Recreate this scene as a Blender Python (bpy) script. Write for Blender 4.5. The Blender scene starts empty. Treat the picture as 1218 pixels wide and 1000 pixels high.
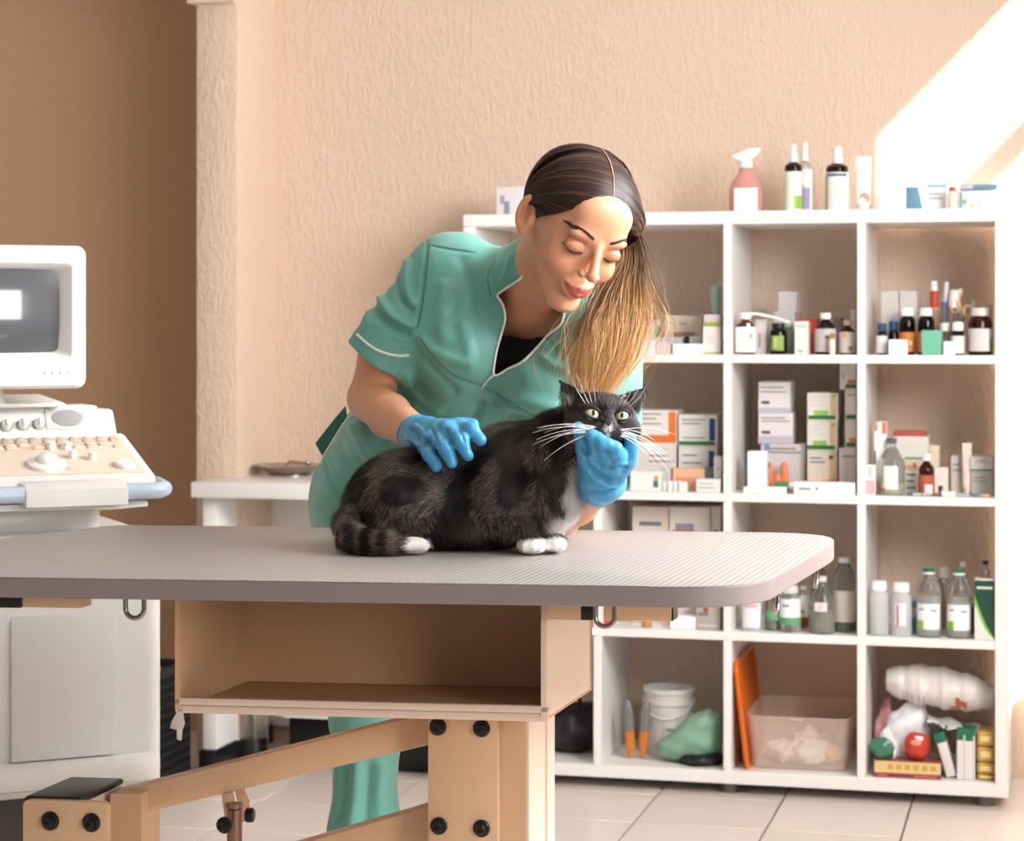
import bpy, bmesh, math, random
import numpy as np
from mathutils import Vector, Matrix, Euler
from mathutils.bvhtree import BVHTree
S = bpy.context.scene
C = S.collection
R = math.radians
random.seed(7); np.random.seed(7)

# ------------------------------------------------------------------ camera
F, CX, HY, CAMZ = 2600.0, 609.0, 385.0, 1.235      # focal length, centre and horizon of the 1218x1000 photograph
cam_d = bpy.data.cameras.new('camera'); cam = bpy.data.objects.new('camera', cam_d); C.objects.link(cam)
cam_d.sensor_width = 36; cam_d.lens = F/1218*36
cam.location = (0, 0, CAMZ); cam.rotation_euler = (R(90), 0, 0)
cam_d.shift_y = -(500-HY)/1218
cam_d.clip_start = .05
cam_d.dof.use_dof = True; cam_d.dof.focus_distance = 3.1; cam_d.dof.aperture_fstop = 9.5
S.camera = cam

def at(px, py, D):
    """the place at depth D that the photograph shows at px, py"""
    return Vector(((px-CX)*D/F, D, CAMZ-(py-HY)*D/F))
def on_z(px, py, z):
    return at(px, py, (CAMZ-z)*F/(py-HY))

# wall frame: u along the back wall to the right, v towards the wall, z up; origin = front left foot of the shelf unit
TH = R(14)
ORG = Vector((-.133, 5.90, 0))
U = Vector((math.cos(TH), -math.sin(TH), 0)); N = Vector((math.sin(TH), math.cos(TH), 0))
def W(u, v, z=0): return ORG + U*u + N*v + Vector((0, 0, z))
def u_at(px, v):
    k = (px-CX)/F
    return (k*(ORG.y+v*N.y) - (ORG.x+v*N.x))/(U.x - k*U.y)
def z_at(px, py, v):
    p = W(u_at(px, v), v)
    return CAMZ-(py-HY)*p.y/F
WALLV = .41                                        # the wall plane

# ------------------------------------------------------------------ light
S.view_settings.view_transform = 'Standard'; S.view_settings.look = 'None'
S.view_settings.exposure = .06; S.view_settings.gamma = 1; S.view_settings.use_curve_mapping = False
world = bpy.data.worlds.new('daylight'); S.world = world; world.use_nodes = True
bg = world.node_tree.nodes['Background']; bg.inputs[0].default_value = (1, .975, .955, 1); bg.inputs[1].default_value = .26

def light(name, kind, loc, target, energy, col, **kw):
    d = bpy.data.lights.new(name, kind); o = bpy.data.objects.new(name, d); C.objects.link(o)
    o.location = loc; d.energy = energy; d.color = col
    o.rotation_euler = (Vector(target)-Vector(loc)).to_track_quat('-Z', 'Y').to_euler()
    for k, v in kw.items(): setattr(d, k, v)
    return o
RWU = 2.5                                         # right wall position (u)
# added area lamp before the solid right wall, and daylight from behind the camera
light('right_fill_light', 'AREA', W(RWU-.06, -2.35, 1.75), W(0, -2.4, 1.1), 200, (.96, .98, 1), shape='RECTANGLE', size=1.9, size_y=1.5)
light('window_light_front', 'AREA', (2.35, -.35, 1.55), (-.5, 3.8, 1.1), 54, (1, .99, .97), shape='RECTANGLE', size=1.0, size_y=1.3)
sun = light('sun', 'SUN', (4, 2, 5), (0, 0, 0), 17.0, (1, .96, .90), angle=R(.6))
sdir = (-U*1.0 + N*1.0 + Vector((0, 0, -1.0))).normalized()
sun.rotation_euler = sdir.to_track_quat('-Z', 'Y').to_euler()

# ------------------------------------------------------------------ materials
def lin(c):
    return tuple(((x/255)/12.92 if x/255 <= .04045 else ((x/255+.055)/1.055)**2.4) for x in c)
MATS = {}
def M(name, col=(200, 200, 200), rough=.5, metal=0., trans=0., bump=None, var=None, coat=0., alpha=1., ior=1.45, sss=0., attr=None, spec=None, sheen=0.):
    """procedural material; bump=(scale, strength, stretch xyz), var=(scale, dark factor)"""
    if name in MATS: return MATS[name]
    m = bpy.data.materials.new(name); m.use_nodes = True; nt = m.node_tree; b = nt.nodes['Principled BSDF']
    c = lin(col)
    b.inputs['Base Color'].default_value = (*c, 1); b.inputs['Roughness'].default_value = rough
    b.inputs['Metallic'].default_value = metal; b.inputs['Transmission Weight'].default_value = trans
    b.inputs['Coat Weight'].default_value = coat; b.inputs['Alpha'].default_value = alpha; b.inputs['IOR'].default_value = ior
    if spec is not None: b.inputs['Specular IOR Level'].default_value = spec
    if sheen: b.inputs['Sheen Weight'].default_value = sheen
    if sss:
        b.inputs['Subsurface Weight'].default_value = sss; b.inputs['Subsurface Radius'].default_value = (.012, .005, .003); b.inputs['Subsurface Scale'].default_value = 1
    tc = nt.nodes.new('ShaderNodeTexCoord')
    src = None
    if attr:
        a = nt.nodes.new('ShaderNodeVertexColor'); a.layer_name = attr; src = a.outputs['Color']
        nt.links.new(src, b.inputs['Base Color'])
    if var:
        n = nt.nodes.new('ShaderNodeTexNoise'); n.inputs['Scale'].default_value = var[0]; n.inputs['Detail'].default_value = 4
        nt.links.new(tc.outputs['Object'], n.inputs['Vector'])
        mx = nt.nodes.new('ShaderNodeMix'); mx.data_type = 'RGBA'
        mx.inputs[6].default_value = (*c, 1); mx.inputs[7].default_value = (*[x*var[1] for x in c], 1)
        nt.links.new(n.outputs['Fac'], mx.inputs[0]); nt.links.new(mx.outputs[2], b.inputs['Base Color'])
        if attr:
            mx.blend_type = 'MULTIPLY'; nt.links.new(src, mx.inputs[6]); mx.inputs[7].default_value = (var[1], var[1], var[1], 1)
    if bump:
        mp = nt.nodes.new('ShaderNodeMapping'); st = bump[2] if len(bump) > 2 else (1, 1, 1)
        mp.inputs['Scale'].default_value = st
        n = nt.nodes.new('ShaderNodeTexNoise'); n.inputs['Scale'].default_value = bump[0]; n.inputs['Detail'].default_value = 3
        nt.links.new(tc.outputs['Object'], mp.inputs[0]); nt.links.new(mp.outputs[0], n.inputs['Vector'])
        bp = nt.nodes.new('ShaderNodeBump'); bp.inputs['Strength'].default_value = bump[1]; bp.inputs['Distance'].default_value = bump[3] if len(bump) > 3 else .01
        nt.links.new(n.outputs['Fac'], bp.inputs['Height']); nt.links.new(bp.outputs[0], b.inputs['Normal'])
    MATS[name] = m; return m

# ------------------------------------------------------------------ mesh builder
def frame(p0, p1):
    d = (Vector(p1)-Vector(p0)); L = d.length
    q = d.to_track_quat('Z', 'Y') if L > 1e-9 else Euler((0, 0, 0)).to_quaternion()
    return Matrix.Translation(p0) @ q.to_matrix().to_4x4(), L
class MB:
    def __init__(s): s.v = []; s.f = []; s.m = []; s.X = Matrix.Identity(4)
    def add(s, vs, fs, mi=0):
        o = len(s.v); s.v += [tuple(s.X @ Vector(p)) for p in vs]
        s.f += [tuple(i+o for i in f) for f in fs]; s.m += [mi]*len(fs); return s
    def box(s, c, d, bev=0., mi=0, rot=None, seg=2):
        x, y, z = d[0]/2, d[1]/2, d[2]/2
        T = Matrix.Translation(c) @ (rot if rot is not None else Matrix.Identity(4))
        if bev <= 0:
            vs = [T @ Vector((sx*x, sy*y, sz*z)) for sz in (-1, 1) for sy in (-1, 1) for sx in (-1, 1)]
            return s.add(vs, [(0, 2, 3, 1), (4, 5, 7, 6), (0, 1, 5, 4), (2, 6, 7, 3), (0, 4, 6, 2), (1, 3, 7, 5)], mi)
        bm = bmesh.new(); bmesh.ops.create_cube(bm, size=1, matrix=Matrix.Diagonal((d[0], d[1], d[2], 1)))
        bmesh.ops.bevel(bm, geom=bm.edges[:], offset=min(bev, min(d)*.45), segments=seg, profile=.5, affect='EDGES')
        bm.verts.ensure_lookup_table()
        s.add([T @ v.co for v in bm.verts], [[v.index for v in f.verts] for f in bm.faces], mi); bm.free(); return s
    def lathe(s, prof, n=20, T=None, mi=0, sx=1., sy=1.):
        T = T or Matrix.Identity(4); vs = []; fs = []
        for r, z in prof:
            for i in range(n):
                a = 2*math.pi*i/n; vs.append(T @ Vector((r*math.cos(a)*sx, r*math.sin(a)*sy, z)))
        for k in range(len(prof)-1):
            for i in range(n):
                j = (i+1) % n; fs.append((k*n+i, k*n+j, (k+1)*n+j, (k+1)*n+i))
        if prof[0][0] > 1e-6: fs.append(tuple(range(n-1, -1, -1)))
        if prof[-1][0] > 1e-6: fs.append(tuple(range((len(prof)-1)*n, len(prof)*n)))
        return s.add(vs, fs, mi)
    def cyl(s, p0, p1, r0, r1=None, n=16, mi=0, bev=0.):
        T, L = frame(p0, p1); r1 = r0 if r1 is None else r1
        pr = [(r0, 0), (r1, L)] if not bev else [(r0-bev, 0), (r0, bev), (r1, L-bev), (r1-bev, L)]
        return s.lathe(pr, n, T, mi)
    def tube(s, pts, r, n=8, closed=False, mi=0, flat=1.):
        P = [Vector(p) for p in pts]; k = len(P); rr = r if hasattr(r, '__len__') else [r]*k
        up = None; vs = []
        for i, p in enumerate(P):
            a = P[(i-1) % k] if closed or i > 0 else p; b = P[(i+1) % k] if closed or i < k-1 else p
            t = (b-a).normalized()
            if up is None: up = Vector((0, 0, 1)) if abs(t.z) < .9 else Vector((1, 0, 0))
            x = t.cross(up).normalized(); up = x.cross(t).normalized()
            for j in range(n):
                w = 2*math.pi*j/n; vs.append(p + (x*math.cos(w) + up*math.sin(w)*flat)*rr[i])
        fs = []
        for i in range(k if closed else k-1):
            for j in range(n):
                a = i*n; b = ((i+1) % k)*n; j2 = (j+1) % n
                fs.append((a+j, a+j2, b+j2, b+j))
        if not closed: fs += [tuple(range(n-1, -1, -1)), tuple(range((k-1)*n, k*n))]
        return s.add(vs, fs, mi)
    def prism(s, out, z0, z1, mi=0, bev=0., T=None):
        """outline in xy (counter-clockwise) extruded in z, edges rounded by bev"""
        T = T or Matrix.Identity(4); n = len(out); O = [Vector((p[0], p[1])) for p in out]
        def inset(d):
            if d == 0: return O
            r = []
            for i in range(n):
                a = (O[i]-O[i-1]).normalized(); b = (O[(i+1) % n]-O[i]).normalized()
                na = Vector((-a.y, a.x)); nb = Vector((-b.y, b.x)); m = (na+nb); m.normalize()
                r.append(O[i] + m*d/max(.4, m.dot(na)))
            return r
        rings = [(z0, 0), (z1, 0)] if not bev else [(z0, bev), (z0+bev*.3, bev*.3), (z0+bev, 0), (z1-bev, 0), (z1-bev*.3, bev*.3), (z1, bev)]
        vs = []; fs = []
        for z, d in rings: vs += [T @ Vector((p.x, p.y, z)) for p in inset(d)]
        for k in range(len(rings)-1):
            for i in range(n): j = (i+1) % n; fs.append((k*n+i, k*n+j, (k+1)*n+j, (k+1)*n+i))
        fs.append(tuple(range(n-1, -1, -1))); fs.append(tuple(range((len(rings)-1)*n, len(rings)*n)))
        return s.add(vs, fs, mi)
    def ball(s, c, r, n=14, mi=0, T=None):
        r = r if hasattr(r, '__len__') else (r, r, r); pr = []; h = n//2
        TT = Matrix.Translation(c) @ (T or Matrix.Identity(4)) @ Matrix.Diagonal((*r, 1))
        pr = [(max(1e-7, math.sin(math.pi*i/h)), -math.cos(math.pi*i/h)) for i in range(h+1)]
        return s.lathe(pr, n, TT, mi)
    def build(s, name, mats, parent=None, world=False, ang=38, loc=None):
        me = bpy.data.meshes.new(name)
        V = s.v
        if world and parent is not None:
            inv = parent.matrix_basis.inverted(); V = [tuple(inv @ Vector(p)) for p in V]
        me.from_pydata(V, [], s.f); me.update()
        for m in (mats if isinstance(mats, (list, tuple)) else [mats]): me.materials.append(m)
        me.polygons.foreach_set('material_index', s.m)
        me.polygons.foreach_set('use_smooth', [True]*len(s.f))
        me.set_sharp_from_angle(angle=R(ang))
        o = bpy.data.objects.new(name, me); C.objects.link(o)
        if parent is not None: o.parent = parent
        if loc is not None: o.location = loc
        return o
def tag(o, label=None, cat=None, group=None, kind=None):
    if label: o['label'] = label
    if cat: o['category'] = cat
    if group: o['group'] = group
    if kind: o['kind'] = kind
    return o
def thing(name, label, cat, loc=(0, 0, 0), rz=0., group=None):
    o = bpy.data.objects.new(name, None); C.objects.link(o); o.location = loc; o.rotation_euler = (0, 0, rz)
    o.empty_display_size = .05
    o.matrix_basis = Matrix.Translation(loc) @ Matrix.Rotation(rz, 4, 'Z')
    return tag(o, label, cat, group)
def rot(ax, deg): return Matrix.Rotation(R(deg), 4, ax)
def rounded(w, d, r, n=5, cx=0, cy=0):
    o = []
    for qx, qy, a0 in ((1, 1, 0), (-1, 1, 90), (-1, -1, 180), (1, -1, 270)):
        for i in range(n+1):
            a = R(a0+90*i/n); o.append((cx+qx*(w/2-r)+r*math.cos(a), cy+qy*(d/2-r)+r*math.sin(a)))
    return o

# ------------------------------------------------------------------ the room
# plaster with upright wrinkles
m_wall = M('wall_plaster', (226, 201, 180), .75)
def wall_nodes(m, strength=.5):
    nt = m.node_tree; b = nt.nodes['Principled BSDF']; tc = nt.nodes.new('ShaderNodeTexCoord')
    mp = nt.nodes.new('ShaderNodeMapping'); mp.inputs['Scale'].default_value = (1, 1, .33)
    n = nt.nodes.new('ShaderNodeTexNoise'); n.inputs['Scale'].default_value = 75; n.inputs['Detail'].default_value = 3; n.inputs['Distortion'].default_value = 1.0
    cr = nt.nodes.new('ShaderNodeValToRGB'); cr.color_ramp.elements[0].position = .44; cr.color_ramp.elements[1].position = .62
    bp = nt.nodes.new('ShaderNodeBump'); bp.inputs['Strength'].default_value = strength; bp.inputs['Distance'].default_value = .004
    nt.links.new(tc.outputs['Object'], mp.inputs[0]); nt.links.new(mp.outputs[0], n.inputs['Vector'])
    nt.links.new(n.outputs['Fac'], cr.inputs[0]); nt.links.new(cr.outputs[0], bp.inputs['Height']); nt.links.new(bp.outputs[0], b.inputs['Normal'])
wall_nodes(m_wall)
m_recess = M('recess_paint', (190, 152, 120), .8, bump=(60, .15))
m_white_paint = M('ceiling_paint', (240, 232, 222), .8)
m_grout = M('tile_grout', (120, 105, 92), .9, bump=(200, .3))
ROOM_H = 3.35
PIL0, PIL1 = u_at(283, WALLV-.30), u_at(328, WALLV)      # pilaster side face
PL = u_at(233, WALLV-.30)
def wallbox(name, u0, u1, v0, v1, z0, z1, mat, kind='structure'):
    mb = MB(); mb.X = Matrix.Translation(ORG) @ Matrix.Rotation(-TH, 4, 'Z')
    mb.box(((u0+u1)/2, (v0+v1)/2, (z0+z1)/2), (u1-u0, v1-v0, z1-z0))
    return tag(mb.build(name, mat), kind=kind)
wallbox('wall_back', PIL0-.02, RWU+.2, WALLV, WALLV+.15, 0, ROOM_H, m_wall)
mb = MB(); mb.X = Matrix.Translation(ORG) @ Matrix.Rotation(-TH, 4, 'Z')
mb.box(((PL+PIL0)/2, WALLV-.30+.32, ROOM_H/2), (PIL0-PL, .64, ROOM_H), .006)
tag(mb.build('trim_1', m_wall), kind='structure')                  # the plastered pier at the recess
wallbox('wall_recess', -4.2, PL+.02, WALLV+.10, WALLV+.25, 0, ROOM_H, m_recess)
# door-head beam over the recess, just touching the top of the picture
zt = z_at(250, 3, WALLV-.33)
wallbox('trim_2', PL-.015, PIL0-.005, WALLV-.33, WALLV-.12, zt, ROOM_H, m_wall)
# window wall on the right: sunlight falls through its window onto the back wall
WU0 = .35                                       # distances of the window from the back wall
def solve_u(px, py):                                                # wall point
    return u_at(px, WALLV), z_at(px, py, WALLV)
ua, za = solve_u(1030, 178); ub, zb = solve_u(1203, 0)
slope = (zb-za)/(ub-ua)
sdir = (-U + N*.85 + Vector((0, 0, -slope))).normalized()
sun.rotation_euler = sdir.to_track_quat('-Z', 'Y').to_euler()
# window edge v = WALLV - d lands at u = RWU - d/.85, z = zhead - slope*d/.85
dfar = (RWU-ua)*.85+.07
zhead = za + slope*(RWU-ua)+.12
wb = MB(); wb.X = Matrix.Translation(ORG) @ Matrix.Rotation(-TH, 4, 'Z')
def wseg(v0, v1, z0, z1): wb.box((RWU+.06, (v0+v1)/2, (z0+z1)/2), (.12, v1-v0, z1-z0))
dn = .30; sill = 1.25
wseg(WALLV-dn, WALLV+.1, 0, ROOM_H)
wseg(WALLV-dfar, WALLV-dn, zhead, ROOM_H); wseg(WALLV-dfar, WALLV-dn, 0, sill)
wseg(-3.6, WALLV-dfar, 0, ROOM_H)
tag(wb.build('wall_right', m_white_paint), kind='structure')
# frame bar of the sun window: it throws the grey wedge at the right edge of the picture
fr = MB(); fr.X = wb.X
m_frame = M('window_frame_white', (236, 236, 234), .4)
ub1, zb1 = solve_u(1190, 196)
db = (RWU-ub1)*.85; zbar = zb1 + slope*(RWU-ub1)+.045
fr.box((RWU+.03, WALLV-(dn+dfar)/2, zbar), (.04, dfar-dn, .05)); fr.box((RWU+.03, WALLV-dn-.02, (sill+zhead)/2), (.05, .04, zhead-sill))
fr.box((RWU+.03, WALLV-dfar+.02, (sill+zhead)/2), (.05, .04, zhead-sill)); fr.box((RWU+.03, WALLV-(dn+dfar)/2, sill+.02), (.05, dfar-dn, .04))
tag(fr.build('window_1', m_frame), kind='structure')
mb = MB(); mb.X = Matrix.Translation(ORG) @ Matrix.Rotation(-TH, 4, 'Z'); mb.box((RWU+.12-3.2, -3.4, ROOM_H+.05), (6.4, 9.4, .1)); tag(mb.build('ceiling', m_white_paint), kind='structure')
mb = MB(); mb.X = Matrix.Translation(ORG) @ Matrix.Rotation(-TH, 4, 'Z'); mb.box((RWU+.12+2.6, -6.3, ROOM_H+.05), (5.2, 5.6, .1)); tag(mb.build('ceiling', m_white_paint), kind='structure')   # added unseen slab, keeps the sun off the woman and table
# floor slab with its tiles
fl = MB(); fl.box((0, 3.6, -.056), (8, 9, .1)); floor = tag(fl.build('floor', m_grout), kind='structure')
TS = .327
m_tiles = [M('floor_tile_%d' % i, c, .32, var=(3, .94)) for i, c in enumerate([(225, 212, 202), (219, 206, 197), (229, 217, 208)])]
base = Matrix.Translation(ORG) @ Matrix.Rotation(-TH, 4, 'Z')
tmesh = []
for m in m_tiles:
    t = MB(); t.box((0, 0, -.003), (TS-.005, TS-.005, .006), .0012, seg=1); o = t.build('tile', m); tmesh.append(o.data); bpy.data.objects.remove(o)
u00 = u_at(918, -.24) 
n_t = 0
for i in range(-9, 6):
    for j in range(-5, 2):
        u = u00 + TS*(i+.5); v = -.035 + TS*(j+.5) - .0
        if v + TS/2 > WALLV+.2 : continue
        p = W(u, v)
        o = bpy.data.objects.new('tile', random.choice(tmesh)); C.objects.link(o); o.parent = floor
        o.matrix_basis = Matrix.Translation((p.x, p.y, 0)) @ Matrix.Rotation(-TH, 4, 'Z')
far = MB()
far.X = base
for i in range(-12, 8):
    for j in range(-16, 5):
        if -9 <= i < 6 and -5 <= j < 2 and -.035+TS*(j+1) <= WALLV+.2: continue
        far.box((u00+TS*(i+.5), -.035+TS*(j+.5), -.003), (TS-.005, TS-.005, .006))
tag(far.build('tiles_beyond', m_tiles[0], floor), kind='stuff')
mb = MB(); mb.X = base; mb.box(((1.50+RWU)/2, WALLV-.006, .04), (RWU-1.50, .012, .08), .003)
tag(mb.build('baseboard_back', M('skirting', (150, 100, 70), .5)), kind='structure')

# ------------------------------------------------------------------ open shelf unit
SW, SH, SD, SZ = 1.437, 1.50, .385, .03
TO, TI = .034, .022
cw = (SW-2*TO-3*TI)/4; ch = (SH-2*TO-3*TI)/4
m_board = M('white_laminate', (243, 239, 235), .35, coat=.1)
shelf = thing('cube_shelf', 'tall white open shelf unit of four by four compartments against the wall', 'shelf', ORG, -TH)
def board(name, u0, u1, z0, z1):
    b = MB(); b.box(((u0+u1)/2, SD/2, (z0+z1)/2), (u1-u0, SD, z1-z0), .0018, seg=1); return b.build(name, m_board, shelf)
board('top_board', 0, SW, SZ+SH-TO, SZ+SH); board('bottom_board', 0, SW, SZ, SZ+TO)
for u in (0, SW-TO): board('side_panel', u, u+TO, SZ+TO, SZ+SH-TO)
ROWZ = [SZ+TO+k*(ch+TI) for k in range(4)]          # top surface below each row, from the lowest
COLU = [TO+k*(cw+TI) for k in range(4)]
for k in range(1, 4): board('shelf_board', TO, SW-TO, ROWZ[k]-TI, ROWZ[k])
for k in range(1, 4):
    for r in range(4): board('divider', COLU[k]-TI, COLU[k], ROWZ[r], ROWZ[r]+ch)
for u in (.06, SW-.06, SW/2):
    for v in (.05, SD-.05):
        b = MB(); b.cyl((u, v, 0), (u, v, SZ), .022, n=14); b.build('foot', M('grey_plastic_foot', (110, 105, 105), .5), shelf)
TOPZ = SZ+SH
# ------------------------------------------------------------------ examination table
TZ = .915
m_vinyl = M('ribbed_table_top', (176, 170, 167), .42)
def vinyl_nodes(m):
    nt = m.node_tree; b = nt.nodes['Principled BSDF']; tc = nt.nodes.new('ShaderNodeTexCoord')
    out = None; hs = []
    for k, (rz, sc) in enumerate(((R(16), 33), (R(-74), 52))):
        mp = nt.nodes.new('ShaderNodeMapping'); mp.inputs['Rotation'].default_value = (0, 0, rz)
        w = nt.nodes.new('ShaderNodeTexWave'); w.inputs['Scale'].default_value = sc; w.inputs['Distortion'].default_value = 0
        nt.links.new(tc.outputs['Object'], mp.inputs[0]); nt.links.new(mp.outputs[0], w.inputs['Vector']); hs.append(w.outputs['Fac'])
    mx = nt.nodes.new('ShaderNodeMath'); mx.operation = 'MULTIPLY'; nt.links.new(hs[0], mx.inputs[0]); nt.links.new(hs[1], mx.inputs[1])
    bp = nt.nodes.new('ShaderNodeBump'); bp.inputs['Strength'].default_value = .6; bp.inputs['Distance'].default_value = .0012
    nt.links.new(mx.outputs[0], bp.inputs['Height']); nt.links.new(bp.outputs[0], b.inputs['Normal'])
    cm = nt.nodes.new('ShaderNodeMix'); cm.data_type = 'RGBA'
    cm.inputs[6].default_value = (*lin((140, 133, 130)), 1); cm.inputs[7].default_value = (*lin((186, 180, 177)), 1)
    nt.links.new(mx.outputs[0], cm.inputs[0]); nt.links.new(cm.outputs[2], b.inputs['Base Color'])
vinyl_nodes(m_vinyl)
m_edge = M('grey_table_edge', (136, 125, 124), .4)
m_beige = M('beige_steel', (214, 176, 140), .38, bump=(300, .05), coat=.15)
m_beige2 = M('pale_beige', (228, 204, 186), .38, coat=.15)  # paler beige of the lip, one post and the right-facing sides
m_blk = M('black_plastic', (22, 22, 24), .35)
m_chrome = M('dark_chrome', (150, 140, 135), .22, 1.)
TA, TB = R(-7.6), R(15.8)                         # long axis and cross axis of the table
A = Vector((math.cos(TA), math.sin(TA), 0)); B = Vector((math.sin(TB), math.cos(TB), 0))
table = thing('examination_table', 'long grey-topped veterinary examination table with beige steel frame, in the foreground', 'table', (-.15, 3.05, 0))
px = [(-330, 681.5), (740, 696.4), (775, 697.2), (805, 697.6), (835, 697.4), (860, 696.6), (880, 695.2), (897, 692.9), (909, 690.6), (918, 688.2), (983, 651.0), (988, 648.0), (991.5, 644.8), (992, 642.0), (988, 639.2), (979, 636.9), (965, 635.2), (945, 633.9), (920, 633.1), (890, 632.6), (170, 624.5), (150, 624.3), (132, 625), (115, 626.7), (-330, 691)]
out = [on_z(x, y, TZ) for x, y in px]
out = [out[i] for i in range(len(out))]
sl = MB(); sl.prism([(p.x, p.y) for p in out[:-1]], TZ-.026, TZ-.0005, bev=.0015)
for i, f in enumerate(sl.f): sl.m[i] = 0
slab = sl.build('tabletop', [m_edge], table, world=True, ang=19)
tp = MB(); tp.prism([(p.x, p.y) for p in out[:-1]], TZ-.0005, TZ, bev=.0002); tp.build('ribbed_mat', m_vinyl, table, world=True)
def skew(o, a, b, z0, z1, mb, mi=0, bev=.0015):
    """box spanned by the two table axes: o corner, a along A, b along B"""
    q = [o, o+A*a, o+A*a+B*b, o+B*b]
    mb.prism([(p.x, p.y) for p in q], z0, z1, mi, bev)
# open drawer box under the top
DF = 2.84
cr = at(650, 858, DF); cl_ = at(208, 845, DF)
zb = cr.z; L = (Vector((cr.x, cr.y, 0))-Vector((cl_.x, cl_.y, 0)))
# left corner on the line through the right corner along -A
k = (208-CX)/F; tt = (k*cr.y-cr.x)/(k*A.y*-1+A.x) if False else None
def along(o, d, pxx):
    """length s so that o+d*s is seen at pxx"""
    k = (pxx-CX)/F; return (k*o.y-o.x)/(d.x-k*d.y)
o0 = Vector((cr.x, cr.y, 0)); wl = -along(o0, A, 208); o1 = o0 - A*wl
depth = along(o0, B, 704)
t_ = .012; z_t = TZ-.026
m_in = M('beige_laminate', (212, 170, 130), .5, bump=(250, .04))
b = MB(); skew(o1+B*.004, wl, depth-.004, zb+.0005, zb+.004, b); b.build('drawer_floor', m_in, table, world=True)
b = MB(); skew(o1, wl, .012, zb+.010, zb+.020, b, bev=.002); skew(o1+B*.002, wl, .012, zb-.001, zb+.0095, b, bev=.002); b.build('front_lip', m_beige2, table, world=True)
b = MB(); skew(o1+B*(depth-t_), wl, t_, zb+.004, z_t, b); b.build('back_panel', m_in, table, world=True)
b = MB(); skew(o1, t_*.5, depth-t_, zb+.004, z_t, b); b.build('side_panel', m_in, table, world=True)
b = MB(); skew(o0-A*t_*.6, t_*.6, depth, zb+.004, z_t, b); b.build('side_panel', m_beige2, table, world=True)
# cross rails with black caps
def rail(p0x, p1x, cap0, cap1, yt, yb, D, nm='rail', deep=.03):
    z1, z0 = at(0, yt, D).z, at(0, yb, D).z
    o = Vector(((p0x-CX)*D/F, D, 0)); w = along(o, A, p1x)
    b = MB(); skew(o, w, deep, z0, z1, b); r = b.build(nm, m_beige, table, world=True)
    oc = Vector(((cap0-CX)*D/F, D-.0005, 0)); wc = along(oc, A, cap1)
    b = MB(); skew(oc, wc, deep+.001, z0-.0005, z1+.0005, b, bev=.002); b.build('end_cap', m_blk, table, world=True)
rail(652, 690, 686, 705, 715, 737, 2.82)
rail(718, 797, 792, 801, 713, 738, 3.02)  # shadowed end of this rail put in as a black cap
rail(20, 96, -20, 24, 701, 722, 2.84)
# column
DC = 2.93
def plate(x0, y0, x1, y1, D, th, name, mat, r=.006):
    p = at(x0, y1, D); q = at(x1, y0, D)
    b = MB(); T = Matrix.Translation((0, 0, 0))
    w = (q.x-p.x); h = q.z-p.z
    o = Vector((p.x, D, p.z))
    X = Matrix.Translation(o) @ Matrix(((A.x, 0, B.x, 0), (A.y, 0, B.y, 0), (0, 1, 0, 0), (0, 0, 0, 1)))
    b.prism([(c[0]+w/2, c[1]+h/2) for c in rounded(w, h, r)], 0, th, T=X, bev=.001)
    return b.build(name, mat, table, world=True)
plate(509, 852, 593, 1120, DC, .012, 'face_plate', m_beige, .008)
zc = at(0, 852, DC).z
b = MB(); oc = Vector(((512-CX)*(DC+.014)/F, DC+.0135, 0)); w = along(oc, A, 626)
skew(oc, w, .09, .06, zb+.002, b, bev=.004); b.build('column', m_beige, table, world=True)
oc2 = oc + A*w; 
b = MB(); skew(oc2+B*-.0, along(oc2, A, 629), .09, .06, zb+.001, b, bev=.002)
b.build('corner_strip', m_beige2, table, world=True)
b = MB(); oc3 = oc2+B*.085; skew(oc3, along(oc3, A, 651), .04, .06, zb+.001, b, bev=.003); b.build('column_side', m_beige2, table, world=True)
m_bolt = M('black_bolt', (14, 14, 16), .4)
def bolt(x, y, D, r=10.5, x0=509):
    o_ = Vector(((x0-CX)*D/F, D, 0)); D = (o_+A*along(o_, A, x)).y-.0005
    c = at(x, y, D); rr = r*D/F; n_ = -B
    b = MB(); b.X = Matrix.Translation(c) @ Vector(n_).to_track_quat('Z', 'Y').to_matrix().to_4x4()
    b.lathe([(rr, 0), (rr, .002), (rr*.86, .0045), (rr*.62, .005), (rr*.58, .009), (rr*.5, .0105), (rr*.2, .0105), (rr*.18, .0085), (1e-6, .0085)], 20)
    b.build('bolt', m_bolt, table, world=True)
for x, y in ((521, 864), (573, 866), (522, 982), (573, 985)): bolt(x, y, DC)
# lifting arms, bars running down to the left
def beam(pts, D, th, name='arm', mat=m_beige):
    P = [at(x, y, D) for x, y in pts]
    o = P[0]; X = Matrix.Translation((0, D, 0)) @ Matrix(((1, 0, 0, 0), (A.y/A.x, 0, 1, 0), (0, 1, 0, 0), (0, 0, 0, 1)))
    b = MB(); b.prism([(p.x, p.z) for p in P], 0, th, T=X, bev=.0015)
    return b.build(name, mat, table, world=True)
DA = 2.97
def at_beam(pts, D): return [(x, y) for x, y in pts]
beam([(118, 958), (509, 850), (530, 850), (530, 882), (508, 889), (130, 988), (118, 992)][::-1], DA, .03)
beam([(250, 1045), (509, 962), (530, 962), (530, 1010), (280, 1085)][::-1], DA, .03, 'lower_arm')
plate(27, 951, 131, 1130, DA-.022, .012, 'pivot_bracket', m_beige, .008)
bolt(60, 976, DA-.022, 11.5, 27); bolt(109, 978, DA-.022, 11.5, 27)
b = MB(); o = at(30, 950, DA-.005); o.z = 0; w = along(o, A, 96); zz = at(0, 950, DA).z
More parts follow.
